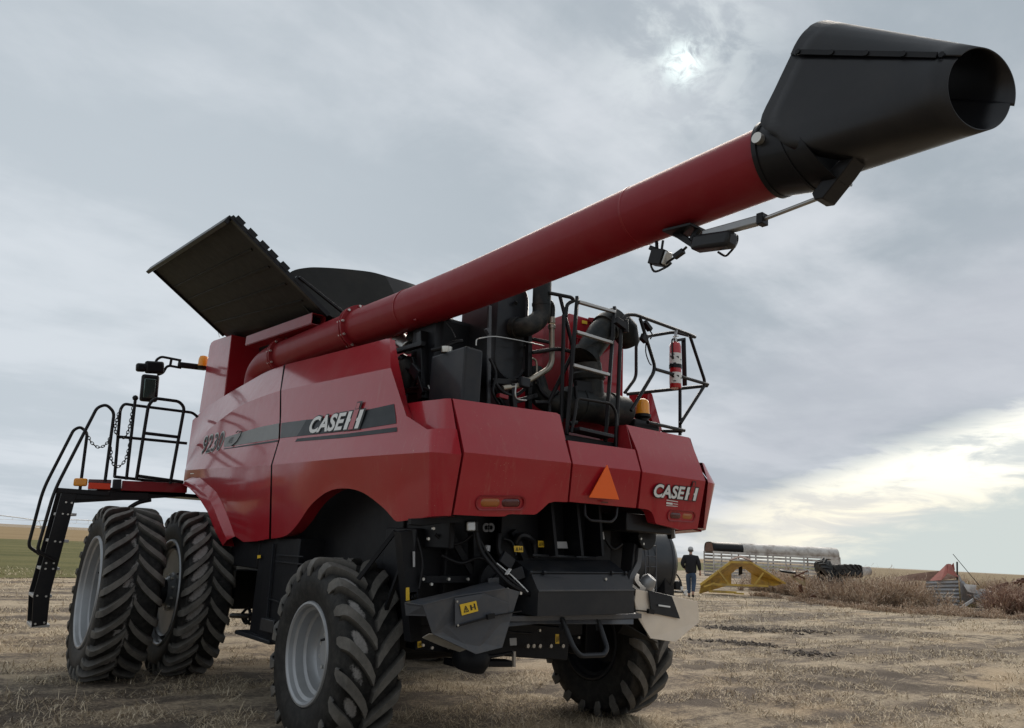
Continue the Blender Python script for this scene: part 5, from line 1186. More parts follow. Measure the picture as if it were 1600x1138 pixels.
for p in ((-3.0258, 4.95, 1.8971), (-2.9617, 4.95, 1.894), (-3.036, 4.95, 1.7541), (-2.9792, 4.95, 1.75), (-2.9373, 4.95, 1.7527), (-3.0604, 4.95, 1.4175), (-3.0043, 4.95, 1.4122), (-3.1097, 4.95, 1.1556), (-3.0285, 4.95, 1.1578), (-3.1045, 4.95, 1.0876), (-3.0234, 4.95, 1.0894), (-3.1356, 4.95, 0.7727), (-3.0408, 4.95, 0.7654), (-3.0976, 4.95, 0.4487), (-3.0071, 4.95, 0.4615)):
    p = Vector(p); mb.tube([p, p + Vector((0, -.012, 0))], .012, 8)
mb.build('ladder_bolts', M['bolt'], acc)
rail('hand_rail', [[(-3.0215, 4.93, 1.1817), (-3.2164, 4.93, 1.2894), (-3.2291, 4.93, 1.342), (-3.1766, 4.93, 2.0271), (-2.8858, 4.93, 3.1298), (-2.7878, 4.93, 3.1881), (-2.6781, 4.93, 3.102), (-2.6364, 4.93, 2.1884)]], .020, .16)
rail('hand_rail', [[(-3.1389, 5.45, 1.2434), (-3.2653, 5.45, 1.3259), (-3.2786, 5.45, 1.3808), (-3.2444, 5.45, 2.0531), (-3.0363, 5.45, 2.8622), (-2.9665, 5.45, 2.9154), (-2.8703, 5.45, 2.85), (-2.8282, 5.45, 2.0892)]], .020, .16)
rail('platform_rail', [[(-2.4964, 5.15, 2.2694), (-2.5754, 5.15, 3.1783), (-2.5417, 5.15, 3.2634), (-2.4452, 5.15, 3.261), (-1.6463, 5.15, 3.2758), (-1.5673, 5.15, 3.2222)], [(-2.5463, 5.15, 2.8096), (-1.6582, 5.15, 2.8302)], [(-2.442, 5, 3.3229), (-2.3778, 5, 2.2406)], [(-2.514, 5.1, 2.274), (-1.6526, 5.1, 2.2512)]], .020, .08)
rail('platform_gate', [[(-2.2776, 4.9, 2.2459), (-2.288, 4.9, 3.2555), (-2.2233, 4.9, 3.3594), (-1.9083, 4.9, 3.3659), (-1.829, 4.9, 3.2922), (-1.8515, 4.9, 2.2345)], [(-2.2751, 4.9, 2.8712), (-1.8584, 4.9, 2.8738)], [(-2.2625, 4.9, 2.298), (-1.6912, 4.9, 2.271)]], .022, .10)
mb = MB(); mb.lathe([(-.04, 0), (-.028, .028), (0, .04), (.028, .028), (.04, 0)], (-2.4447, 5, 3.3402), (0, 0, 1), 12); mb.build('post_knob', M['black'], combine, smooth=60)
def chain(pts):
    P = catmull(pts, 10); L = [0]
    for a, b in zip(P, P[1:]): L.append(L[-1] + (b - a).length)
    n = max(4, int(L[-1] / .040)); R_ = resample(P, n + 1); m = MB()
    for i in range(n):
        a, b = R_[i], R_[i + 1]; dn = (b - a).normalized(); s = dn.cross(Vector((0, 1, 0.2))).normalized() if i % 2 else Vector((0, 1, 0.0))
        s = (s - dn * s.dot(dn)).normalized(); c = (a + b) / 2
        m.tube([c + dn * (.030 * math.cos(t)) + s * (.016 * math.sin(t)) for t in [k * math.pi / 4 for k in range(8)]], .0055, 5, closed=True)
    return m.build('chain', M['black'], combine)
chain([(-2.888, 5.3, 2.8165), (-2.8268, 5.25, 2.6997), (-2.7341, 5.2, 2.643), (-2.675, 5.1, 2.6897), (-2.66, 5, 2.7687)])
chain([(-2.5867, 5.12, 3.1642), (-2.6056, 5.1, 2.923), (-2.559, 5.08, 2.8061), (-2.4773, 5.05, 2.7969), (-2.4509, 5.02, 2.9367), (-2.4525, 5, 3.215)])
chain([(-2.6147, 5.05, 2.642), (-2.5899, 5.05, 2.4919), (-2.5131, 5.05, 2.3985), (-2.4363, 5.03, 2.4737), (-2.4118, 5.02, 2.6473), (-2.4171, 5, 2.8004)])
# cab, mostly hidden behind the grain tank, with mirror arm and beacon
mb = MB(); mb.box((.1, 6.65, 2.95), (1.7, 1.4, 1.6)); mb.build('cab', M['black'], combine, bevel=.08)
mb = MB(); mb.box((.1, 6.65, 3.80), (1.8, 1.5, .14)); mb.build('cab_roof', M['red'], combine, bevel=.05)
rail('mirror_arm', [[(-1.257, 6.3, 4.1827), (-1.4729, 6.3, 4.1625)], [(-1.652, 6.3, 4.2489), (-1.9483, 6.3, 4.2521), (-2.0048, 6.3, 4.1941), (-2.015, 6.3, 4.1405)], [(-1.6342, 6.3, 4.1315), (-1.8448, 6.3, 4.1324), (-1.8811, 6.3, 4.0013), (-1.9581, 6.3, 3.9561)], [(-1.7959, 6.3, 4.2463), (-1.7988, 6.3, 4.1414)], [(-1.6731, 6.3, 4.2604), (-1.6717, 6.3, 4.1243)]], .020, .08)
mb = MB(); mb.bar((-1.26, 6.3, 4.2035), (-1.6888, 6.3, 4.1733), .08, .09); mb.build('mirror_bracket', M['black'], combine, bevel=.02)
mb = MB(); mb.bar((-2.0415, 6.25, 4.1472), (-2.0163, 6.25, 3.9578), .10, .27, (1, 0, 0)); mb.bar((-2.2232, 6.25, 4.0808), (-2.2072, 6.25, 3.9523), .10, .14, (1, 0, 0)); mb.build('wide_mirror', M['black'], combine, bevel=.03)
mb = MB(); mb.bar((-2.0623, 6.25, 3.9289), (-2.0327, 6.25, 3.5111), .10, .25, (1, 0, 0)); mir = mb.build('side_mirror', M['black'], combine, bevel=.035)
mb = MB(); mb.bar((-2.0691, 6.19, 3.8577), (-2.0449, 6.19, 3.5613), .02, .16, (1, 0, 0)); mb.build('glass', M['glass'], mir, bevel=.02)
bc = Vector((-1.3423, 6.2, 4.1924)); mb = MB(); mb.lathe([(0, .075), (.12, .075), (.165, .06), (.18, .02), (.18, 0)], bc, (0, 0, 1), 20); bl_ = mb.build('beacon', M['amber'], combine, smooth=40)
mb = MB(); mb.lathe([(-.05, 0), (-.05, .06), (0, .085), (0, 0)], bc, (0, 0, 1), 20); mb.build('beacon_base', M['black'], bl_, smooth=40)

# ================================================================== THE SETTING
def ground_height(x, y):
    dx, dy = x + 4.42, y + 5.86
    D = math.hypot(dx, dy); azm = math.degrees(math.atan2(dx, dy))
    z = 0.0
    if D < 70:
        w = max(0.0, 1 - D / 60)
        z += w * (.030 * mnoise.noise(Vector((x * .9, y * .9, 0))) + .020 * mnoise.noise(Vector((x * 2.7, y * 2.7, 4))) + .014 * mnoise.noise(Vector((x * 6.5, y * 6.5, 9))))
    if azm > 40:
        z += .08 * max(0, min(1, (azm - 40) / 8)) * max(0, min(1, (D - 19) / 7)) * max(0, min(1, (70 - D) / 20))
    return z
def spaced(lo, hi, step, far, g=1.16):
    a = list(np.arange(lo, hi, step)); s = step; v = a[-1]
    while v < far: s *= g; v += s; a.append(v)
    s = step; v = a[0]; pre = []
    while v > -far: s *= g; v -= s; pre.append(v)
    return pre[::-1] + a
xs = spaced(-8, 26, .11, 6000); ys = spaced(-5, 22, .11, 6000)
V = [(x, y, ground_height(x, y)) for y in ys for x in xs]
nx, ny = len(xs), len(ys)
F = [(j * nx + i, j * nx + i + 1, (j + 1) * nx + i + 1, (j + 1) * nx + i) for j in range(ny - 1) for i in range(nx - 1)]
me = bpy.data.meshes.new('ground'); me.from_pydata(V, [], F); me.polygons.foreach_set('use_smooth', [True] * len(F))
ground = bpy.data.objects.new('ground', me); COL.objects.link(ground); ground['kind'] = 'structure'

MUD = [(Vector((11.6345, 5.0279, 0.05)), 1.5, .62), (Vector((8.762, 3.412, 0.05)), 1.3, .5), (Vector((8.7694, 1.8448, 0.05)), .9, .5), (Vector((6.4392, 1.0338, 0)), 3.2, .55), (Vector((6.7626, -0.787, 0)), 3.0, .5), (Vector((14.2436, 3.8974, 0.05)), 4.0, .9)]
def ground_mat():
    m = bpy.data.materials.new('dry_grass_and_soil'); m.use_nodes = True
    t = NT(m.node_tree); p = t.n['Principled BSDF']
    co = t.new('ShaderNodeTexCoord').outputs['Object']
    str_ = t.mapping(co, scale=(.22, 1.25, 1), rot=(0, 0, math.radians(24)))
    big = t.noise(str_, .60, 7, .66, .5)
    trk = t.noise(t.mapping(co, scale=(.06, 1.0, 1), rot=(0, 0, math.radians(27))), 1.5, 4, .55, .3)
    med = t.noise(co, 1.6, 7, .70)
    fine = t.noise(co, 22, 8, .75)
    xf = t.noise(t.mapping(co, scale=(1, 2.2, 1), rot=(0, 0, .5)), 75, 4, .7)
    straw = t.mix(fine, (0.28, 0.220, 0.150), (0.66, 0.550, 0.405))
    straw = t.mix(t.smooth(t.noise(co, .35, 4, .6), .45, .7), straw, t.mix(fine, (0.31, 0.225, 0.14), (0.64, 0.50, 0.34)))
    soil = t.mix(xf, (0.060, 0.047, 0.037), (0.22, 0.18, 0.145))
    f = t.math('ADD', t.math('ADD', t.math('MULTIPLY', big, .42), t.math('MULTIPLY', trk, .22)), t.math('ADD', t.math('MULTIPLY', med, .26), t.math('MULTIPLY', fine, .20)))
    c = t.mix(t.smooth(f, .497, .605), soil, straw)
    for mp, lx, ly in MUD:                                  # churned, bare patches of dark soil
        rel = t.mapping(t.vmath('SUBTRACT', co, (mp.x, mp.y, 0.0)), scale=(1, 1, 0), rot=(0, 0, .65))
        dd = t.vmath('LENGTH', t.vmath('DIVIDE', rel, (lx, ly, 1.0)))
        mk = t.smooth(t.math('ADD', dd, t.math('MULTIPLY', t.math('SUBTRACT', t.noise(co, 3.2, 6, .7), .5), 2.6)), 1.15, .55)
        c = t.mix(t.math('MULTIPLY', mk, .8), c, t.mix(xf, (0.045, 0.035, 0.028), (0.15, 0.12, 0.095)))
    c = t.mix(t.math('MULTIPLY', t.smooth(xf, .55, .8), .45), c, (0.72, 0.60, 0.44))
    c = t.mix(t.math('MULTIPLY', t.smooth(xf, .48, .25), .5), c, (0.10, 0.075, 0.055))
    t.l.new(c, p.inputs['Base Color']); p.inputs['Roughness'].default_value = .95; p.inputs['Specular IOR Level'].default_value = .15
    h = t.math('ADD', t.math('MULTIPLY', fine, .7), t.math('MULTIPLY', xf, .3))
    b = t.new('ShaderNodeBump', i_Strength=.9, i_Height=h); b.inputs['Distance'].default_value = .05
    t.l.new(b.outputs[0], p.inputs['Normal'])
    return m
me.materials.append(ground_mat())

def field_mat(name, a, b, sc=.25, stretch=(1, 3, 1)):
    m = bpy.data.materials.new(name); m.use_nodes = True
    t = NT(m.node_tree); p = t.n['Principled BSDF']
    co = t.new('ShaderNodeTexCoord').outputs['Object']
    n1_ = t.noise(t.mapping(co, scale=(stretch[0] * .3, stretch[1] * .3, 1), rot=(0, 0, math.radians(-27))), sc, 6, .65)
    n2_ = t.noise(co, 6, 6, .7)
    c = t.mix(t.smooth(t.math('ADD', t.math('MULTIPLY', n1_, .6), t.math('MULTIPLY', n2_, .4)), .35, .65), a, b)
    t.l.new(c, p.inputs['Base Color']); p.inputs['Roughness'].default_value = .95; p.inputs['Specular IOR Level'].default_value = .1
    bm_ = t.new('ShaderNodeBump', i_Strength=.8, i_Height=n2_); bm_.inputs['Distance'].default_value = .08
    t.l.new(bm_.outputs[0], p.inputs['Normal'])
    return m
def ragged(a, b, n, amp, seed):
    r_ = random.Random(seed); return [(a[0] + (b[0] - a[0]) * k / n + r_.uniform(-amp, amp), a[1] + (b[1] - a[1]) * k / n + r_.uniform(-amp, amp)) for k in range(n)]
def sheet(name, poly, z, mat_):
    m = MB(); m.add([(x, y, z) for x, y in poly], [tuple(range(len(poly)))])
    o = m.build(name, mat_, None, smooth=0); o['kind'] = 'structure'; return o
sheet('green_field', [(-160, -60)] + ragged((-40, 1.5), (-2.2, 21.4), 60, .35, 1) + ragged((-2.2, 21.4), (18, 31.5), 50, .35, 2) + ragged((18, 31.5), (70, 55), 60, .6, 3) + [(70, 55), (300, 150), (330, 215), (227, 172), (60, 111), (-12, 86), (-160, 34)], .016, field_mat('green_field_crop', (0.082, 0.085, 0.030), (0.165, 0.150, 0.062)))
sheet('stubble_field', [(-160, 34), (-12, 86), (60, 111), (227, 172), (330, 215), (900, 520), (600, 900), (40, 480), (-500, 300), (-500, -60)], .012, field_mat('stubble', (0.235, 0.165, 0.085), (0.30, 0.22, 0.12), .05))
sheet('dry_pasture', [(31, 12), (60, 34), (300, 150), (330, 215), (900, 520), (2500, 600), (2500, -900), (60, -30), (31, 0)], .012, field_mat('dry_pasture_grass', (0.17, 0.125, 0.072), (0.29, 0.225, 0.135), .4))

# dry, flattened grass and straw over the yard
rng = np.random.default_rng(5)
def blades(name, n, gen, mat_, kind='stuff'):
    P, L, Wd, az_, el_ = gen(n)
    n = len(P)
    d_ = np.stack([np.cos(az_) * np.cos(el_), np.sin(az_) * np.cos(el_), np.sin(el_)], 1)
    s_ = np.stack([-np.sin(az_), np.cos(az_), np.zeros(n)], 1)
    mid_ = P + d_ * (L * .55)[:, None] + np.array([0, 0, 1]) * (L * .08)[:, None]
    tip = P + d_ * L[:, None] - np.array([0, 0, 1]) * (L * .10)[:, None]
    v = np.empty((n, 5, 3))
    v[:, 0] = P - s_ * Wd[:, None]; v[:, 1] = P + s_ * Wd[:, None]; v[:, 2] = mid_ + s_ * (Wd * .7)[:, None]; v[:, 3] = mid_ - s_ * (Wd * .7)[:, None]; v[:, 4] = tip
    me = bpy.data.meshes.new(name)
    me.vertices.add(n * 5); me.vertices.foreach_set('co', v.reshape(-1))
    base_ = np.arange(n)[:, None] * 5
    li = np.concatenate([base_ + np.array([0, 1, 2, 3]), base_ + np.array([3, 2, 4])], 1).reshape(-1)
    me.loops.add(n * 7); me.loops.foreach_set('vertex_index', li.astype(np.int32))
    st = np.stack([np.arange(n) * 7, np.arange(n) * 7 + 4], 1).reshape(-1)
    me.polygons.add(n * 2); me.polygons.foreach_set('loop_start', st.astype(np.int32))
    me.update(calc_edges=True); me.validate()
    me.materials.append(mat_)
    o = bpy.data.objects.new(name, me); COL.objects.link(o)
    if kind: o['kind'] = kind
    return o
def island_mat(name, stops, rough=.9):
    m = bpy.data.materials.new(name); m.use_nodes = True
    t = NT(m.node_tree); p = t.n['Principled BSDF']
    r = t.new('ShaderNodeNewGeometry').outputs['Random Per Island']
    t.l.new(t.ramp(r, stops), p.inputs['Base Color']); p.inputs['Roughness'].default_value = rough; p.inputs['Specular IOR Level'].default_value = .2
    return m
def gen_yard(n):
    D = 5.5 * (34 / 5.5) ** rng.random(n); a = np.radians(rng.uniform(2, 78, n))
    x = -4.42 + D * np.sin(a); y = -5.86 + D * np.cos(a)
    keep = np.array([mnoise.noise(Vector((px * .45 - py * .1, py * 1.0 + px * .25, 3))) * .7 + mnoise.noise(Vector((px * 2.1, py * 2.1, 8))) * .6 > -.03 for px, py in zip(x, y)])
    for mp, lx, ly in MUD[:3]:
        du = (x - mp.x) * .79 - (y - mp.y) * .61; dv = (x - mp.x) * .61 + (y - mp.y) * .79
        keep &= ~(((du / lx) ** 2 + (dv / ly) ** 2 < .8) & (rng.random(len(x)) < .8))
    x, y, D = x[keep], y[keep], D[keep]; k = len(x)
    z = np.array([ground_height(px, py) for px, py in zip(x, y)])
    L = rng.gamma(3.0, .024, k).clip(.02, .22) * (1 + D / 40); Wd = rng.uniform(.0016, .0034, k) * (D / 8) ** .8
    return np.stack([x, y, z - .004], 1), L, Wd, rng.uniform(0, 6.283, k), np.radians(np.abs(rng.normal(8, 20, k))).clip(0, 1.3)
straw_mat = island_mat('dry_grass_blades', [(0, (0.16, 0.12, 0.078)), (.35, (0.38, 0.30, 0.20)), (.7, (0.60, 0.49, 0.34)), (1, (0.76, 0.65, 0.48))])
blades('dry_grass', 270000, gen_yard, straw_mat)

# loose dark clods turned up on the right
def clods(name, patches, mat_):
    m = MB(); r_ = random.Random(11)
    for (cx_, cy_, lx, ly, ang, n) in patches:
        for _ in range(n):
            u, v = r_.gauss(0, .45) * lx, r_.gauss(0, .45) * ly
            x = cx_ + u * math.cos(ang) - v * math.sin(ang); y = cy_ + u * math.sin(ang) + v * math.cos(ang)
            s = r_.uniform(.02, .065); z = ground_height(x, y)
            vs = [Vector((x, y, z)) + Vector((a * s * r_.uniform(.6, 1.3), b * s * r_.uniform(.6, 1.3), c * s * r_.uniform(.35, .9))) for a, b, c in ((1, 0, 0), (0, 1, 0), (-1, 0, 0), (0, -1, 0), (0, 0, 1), (.6, .6, .7), (-.6, -.6, .6))]
            m.add(vs, [(0, 5, 4), (5, 1, 4), (1, 2, 4), (2, 6, 4), (6, 3, 4), (3, 0, 4), (0, 1, 5), (2, 3, 6)])
    o = m.build(name, mat_, None, smooth=0); o['kind'] = 'stuff'; return o
q1, q2, q3, q4 = Vector((11.5558, 5.0451, 0.05)), Vector((8.8116, 3.2983, 0.05)), Vector((8.8114, 1.8314, 0.05)), Vector((6.0885, -0.043, 0.05))
clods('soil_clods', [(q1.x, q1.y, 1.1, .55, -.65, 300), (q1.x + 1.3, q1.y - .8, .7, .35, -.65, 90), (q2.x, q2.y, .8, .4, -.65, 130), (q3.x, q3.y, .55, .4, -.6, 90)], material('dark_clods', (0.060, 0.046, 0.036), .95, var=.4))

# dry weeds in front of the old machinery
def weeds(name, base_pts, n_clump, hmin, hmax, spread, mat_, seed, per=70, lean=.55):
    r_ = random.Random(seed); V = []; Fc = []
    B = [Vector(p) for p in base_pts]
    def ribbon_(pts, w0, w1):
        o = len(V); n = len(pts)
        side = Vector((r_.uniform(-1, 1), r_.uniform(-1, 1), r_.uniform(-.2, .2))).normalized()
        for i, p in enumerate(pts):
            w = w0 + (w1 - w0) * i / (n - 1); V.append(p - side * w); V.append(p + side * w)
        for i in range(n - 1): Fc.append((o + 2 * i, o + 2 * i + 1, o + 2 * i + 3, o + 2 * i + 2))
    for c in range(n_clump):
        t = r_.random() * (len(B) - 1); i = int(t); p = B[i].lerp(B[i + 1], t - i)
        away = Vector((p.x + 4.42, p.y + 5.86, 0)).normalized()
        p = p + away * (abs(r_.gauss(0, .5)) * spread) + Vector((r_.gauss(0, .3), r_.gauss(0, .3), 0))
        p.z = ground_height(p.x, p.y) - .02
        H = r_.uniform(hmin, hmax)
        for s in range(per):
            a = r_.uniform(0, 6.283); l = abs(r_.gauss(0, lean)); h = H * r_.uniform(.45, 1.0)
            d0 = Vector((math.cos(a) * l, math.sin(a) * l, 1)).normalized()
            q = p + Vector((math.cos(a), math.sin(a), 0)) * r_.uniform(0, .16)
            pts = [q]
            for k in range(3):
                d0 = (d0 + Vector((r_.gauss(0, .22), r_.gauss(0, .22), r_.gauss(-.08, .15)))).normalized()
                pts.append(pts[-1] + d0 * h / 3)
            ribbon_(pts, .010, .004)
            for k in range(3):
                b = pts[r_.choice((1, 2, 2, 3))]; dd = (d0 + Vector((r_.gauss(0, .8), r_.gauss(0, .8), r_.gauss(.1, .5)))).normalized()
                e = b + dd * h * r_.uniform(.12, .32)
                ribbon_([b, b.lerp(e, .5) + Vector((r_.gauss(0, .015), r_.gauss(0, .015), .01)), e], .008, .014 if r_.random() < .5 else .004)
    me = bpy.data.meshes.new(name); me.from_pydata([tuple(v) for v in V], [], Fc); me.materials.append(mat_)
    o = bpy.data.objects.new(name, me); COL.objects.link(o); return o
weed_mat = island_mat('dry_weed_stems', [(0, (0.17, 0.115, 0.080)), (.3, (0.38, 0.27, 0.20)), (.65, (0.56, 0.43, 0.32)), (1, (0.70, 0.58, 0.43))])
weed_dark = island_mat('reddish_dry_weed_stems', [(0, (0.13, 0.075, 0.055)), (.4, (0.30, 0.185, 0.14)), (.8, (0.45, 0.31, 0.23)), (1, (0.58, 0.46, 0.34))])
w1 = weeds('dry_brush', [(30.7658, 17.7022, 0.06), (30.6183, 15.966, 0.06), (27.0126, 12.2319, 0.06), (24.7703, 9.3415, 0.06), (26.8988, 8.6022, 0.06), (27.2089, 7.7568, 0.06)], 260, .6, 1.3, 3.4, weed_mat, 3, 60); w1['kind'] = 'stuff'
w5 = weeds('dry_brush', [(25.7822, 7.1485, 0.06), (25.5798, 5.7446, 0.06), (27.436, 5.4697, 0.06)], 14, .25, .5, .5, weed_mat, 13, 55); w5['kind'] = 'stuff'
w2 = weeds('dry_brush', [(31.3432, 5.9293, 0.06), (28.7448, 5.2759, 0.06), (29.6174, 4.1904, 0.06), (31.9199, 2.4143, 0.06)], 110, .6, 1.3, 2.4, weed_dark, 4, 64); w2['kind'] = 'stuff'
w3 = weeds('dry_brush', [(40.0519, 15.3489, 0.06), (45.2777, 15.4612, 0.06), (70.182, 21.7381, 0.06), (80.8371, 20.0931, 0.06), (106.8777, 16.784, 0.06)], 150, .7, 1.4, 5.0, weed_mat, 5, 40, .35); w3['kind'] = 'stuff'
w4 = weeds('low_brush', [(26.3001, 14.3184, 0.06), (23.9963, 10.2343, 0.06), (22.9605, 6.7989, 0.06), (24.7417, 5.4244, 0.06), (26.8002, 3.3727, 0.06)], 150, .12, .32, .5, weed_mat, 6, 40, .8); w4['kind'] = 'stuff'
w6 = weeds('tall_stalks', [(37.8883, 17.6613, 0.06), (44.0087, 16.4369, 0.06), (66.0555, 19.2561, 0.06), (70.3037, 15.9986, 0.06)], 26, 1.3, 2.0, 2.5, weed_mat, 17, 7, .25); w6['kind'] = 'stuff'
pg = weeds('pale_grass', [(32.9731, 8.3944, 1.0754), (33.5868, 8.1731, 1.0963)], 10, .9, 1.25, .4, island_mat('pale_seed_grass', [(0, (.26, .20, .10)), (1, (.50, .43, .25))]), 9, 60, .3)
tag(pg, 'clump of pale yellow grass standing behind the fallen red sheets and post', 'grass clump')

# ---------------------------------------------------------------- things beyond the machine
def frame(o, along_, upv=(0, 0, 1)):
    a = Vector(along_).normalized(); u = Vector(upv); n = a.cross(u).normalized(); return Vector(o), a, n
# stock trailer
tA, tB = Vector((34.1, 22.7, 0)), Vector((40.25, 17.95, 0))
o_, a_, n_ = frame(tA, tB - tA); n_ = -n_ if n_.dot(Vector((.6, .8, 0))) < 0 else n_
Lt = (tB - tA).length
TP = lambda s, t, z: o_ + a_ * s + n_ * t + Vector((0, 0, z))
tr = thing('livestock_trailer', 'long weathered white livestock trailer with slatted side and rusty rounded roof', 'livestock trailer', TP(Lt / 2, 1, 0))
zs = [.82, 1.02, 1.22, 1.42, 1.62, 1.82]
mb = MB()
for t_ in (0, 2.1):
    for z in zs: mb.bar(TP(0, t_, z), TP(Lt, t_, z), .03, .115)
    mb.bar(TP(0, t_, 2.02), TP(Lt, t_, 2.02), .07, .13); mb.bar(TP(0, t_, .62), TP(Lt, t_, .62), .07, .16)
mb.build('slatted_side', M['trailerwhite'], tr)
for t_ in (-.03, 2.13):
    for k in range(8): mb = MB(); mb.bar(TP(Lt * k / 7, t_, .6), TP(Lt * k / 7, t_, 2.08), .06, .07, (1, 0, 0)); mb.build('post', M['trailerwhite'], tr)
def barrel(s0, s1, mat_, nm):
    m = MB(); rows = []
    for k in range(11):
        an = math.pi * k / 10; t_ = 1.05 - 1.08 * math.copysign(abs(math.cos(an)) ** .6, math.cos(an)); z = 2.06 + .60 * math.sin(an) ** .6
        rows.append([TP(s0 + (s1 - s0) * j / 6, t_, z) for j in range(7)])
    m.grid(rows); return m.build(nm, mat_, tr, smooth=40, solid=.02)
barrel(Lt * .24, Lt, M['trailerwhite'], 'roof')
barrel(0, Lt * .24, M['black'], 'roof_tarp')
mb = MB(); mb.grid([[TP(0.02, .05, 2.08), TP(0.02, 2.05, 2.08)], [TP(0.02, .35, 2.6), TP(0.02, 1.75, 2.6)]]); mb.box(TP(Lt / 2, 1.05, .56), (.1, .1, .1)); mb.grid([[TP(0, 0, .58), TP(Lt, 0, .58)], [TP(0, 2.1, .58), TP(Lt, 2.1, .58)]]); mb.build('deck', M['rust'], tr)
mb = MB(); mb.grid([[TP(Lt * .93, -.02, 1.45), TP(Lt, -.02, 1.45)], [TP(Lt * .93, -.02, 1.98), TP(Lt, -.02, 1.98)]], n_ * .03); mb.grid([[TP(Lt, 0, .6), TP(Lt, 2.1, .6)], [TP(Lt, 0, 2.06), TP(Lt, 2.1, 2.06)]], a_ * .03); mb.build('end_panel', M['trailerwhite'], tr)
for s in (3.2, 4.1):
    mb = MB(); mb.lathe([(0, 0), (0, .26), (.0, .36), (.05, .40), (.2, .40), (.24, .36), (.24, 0)], TP(s, -.02, .38), n_, 20); mb.build('trailer_wheel', M['rubber'], tr)

# yellow V shaped scraper
yl_ = thing('v_blade', 'faded yellow V shaped scraper blade with braces lying in the dry grass', 'scraper blade', (25.1739, 14.7221, 0.1941))
D0 = 32.6
mb = MB(); bkL = [(25.4283, 15.3349, 0.5177), (25.3329, 15.2529, 1.0042), (25.496, 15.049, 1.2461), (25.6347, 14.9387, 1.2547)]
mb.grid([[(23.4175, 15.6018, 0.0683), (23.4032, 15.4785, 0.4878), (24.264, 14.4798, 1.522), (24.594, 14.2085, 1.5705)], bkL]); mb.build('blade', M['yellow'], yl_, smooth=0, solid=.03)
mb = MB(); mb.grid([[(25.9906, 13.4484, 0.5643), (26.2819, 13.1809, 0.6945), (24.9626, 13.9335, 1.5374), (24.594, 14.2085, 1.5705)], [(26.1679, 14.7469, 0.5636), (26.0725, 14.6649, 1.0501), (25.7965, 14.8101, 1.2648), (25.6347, 14.9387, 1.2547)]]); mb.build('blade', M['yellow'], yl_, smooth=0, solid=.03)
mb = MB(); mb.bar((23.3436, 15.4682, 0.4604), (24.2201, 14.4486, 1.5222), .06, .10); mb.bar((24.2201, 14.4486, 1.5222), (24.9175, 13.9031, 1.5375), .06, .10); mb.bar((24.9175, 13.9031, 1.5375), (26.3018, 13.0984, 0.7001), .06, .07); mb.build('blade_edge', M['yellow'], yl_)
mb = MB(); mb.bar((23.8337, 14.8239, 1.082), (24.304, 14.638, 0.5245), .07, .07); mb.build('brace', M['yellow'], yl_)
mb = MB(); mb.bar((25.4048, 13.5927, 1.1236), (25.1787, 13.9515, 0.5508), .07, .07); mb.build('brace', M['yellow'], yl_)
mb = MB(); mb.bar((23.6521, 15.1472, 0.5119), (25.6744, 13.5663, 0.5537), .12, .09); mb.bar((23.3651, 15.2778, 0.3914), (23.7105, 14.9497, 0.58), .12, .06); mb.bar((23.4942, 15.104, 0.2141), (24.4354, 14.3736, 0.217), .14, .10); mb.bar((24.3072, 14.3506, 0.1912), (24.6218, 14.1095, 0.1831), .12, .07); mb.build('base_beam', M['yellow'], yl_)
mb = MB(); mb.bar((24.6428, 14.2505, 1.3214), (24.708, 14.3065, 0.9891), .22, .05, (0, 1, 0)); mb.build('hitch_plate', M['black'], yl_)
mb = MB(); mb.grid([[(24.0984, 14.4613, 1.5733), (24.4698, 14.1168, 1.75), (24.9562, 13.7972, 1.5707)], [(24.8271, 14.7714, 1.694), (25.0782, 14.5351, 1.8238), (25.4502, 14.2897, 1.6899)]], (0, 0, -.03)); mb.build('top_plate', M['rust'], yl_, smooth=0)

# rusty arm with a ring
ra = thing('rusted_implement', 'rusted implement arm with a dark ring and pale yellow bar in the weeds', 'old implement', (25.7678, 12.2363, 0.4054))
mb = MB(); c = Vector((25.3002, 12.3348, 1.2294)); mb.tube([c + Vector((.30 * math.cos(t), .30 * math.sin(t), .03 * math.sin(t))) for t in [k * math.pi / 10 for k in range(20)]], .05, 8, closed=True); mb.bar(c + Vector((-.3, 0, 0)), c + Vector((.3, 0, 0)), .03, .03); mb.build('ring', M['black'], ra)
mb = MB(); mb.bar((25.437, 12.2737, 1.0889), (25.9694, 11.9806, 0.7158), .10, .10); mb.bar((25.9694, 11.9806, 0.7158), (25.8744, 11.9347, 1.089), .08, .08); mb.build('arm', material('pale_yellow_paint', (.48, .38, .22), .6, 0, 0, (.2, .12, .07), .5), ra)
mb = MB(); mb.bar((25.4441, 12.1611, 1.0159), (25.8656, 11.7395, 1.312), .06, .06); mb.bar((25.7222, 12.0438, 0.7093), (25.8227, 12.059, 0.4186), .12, .12); mb.bar((25.4878, 12.0918, 1.1266), (25.8474, 11.8664, 0.96), .05, .05); mb.bar((25.2786, 11.3728, 0.2103), (25.4624, 11.1847, 0.3528), .15, .15); mb.build('rusty_brace', M['rust'], ra)

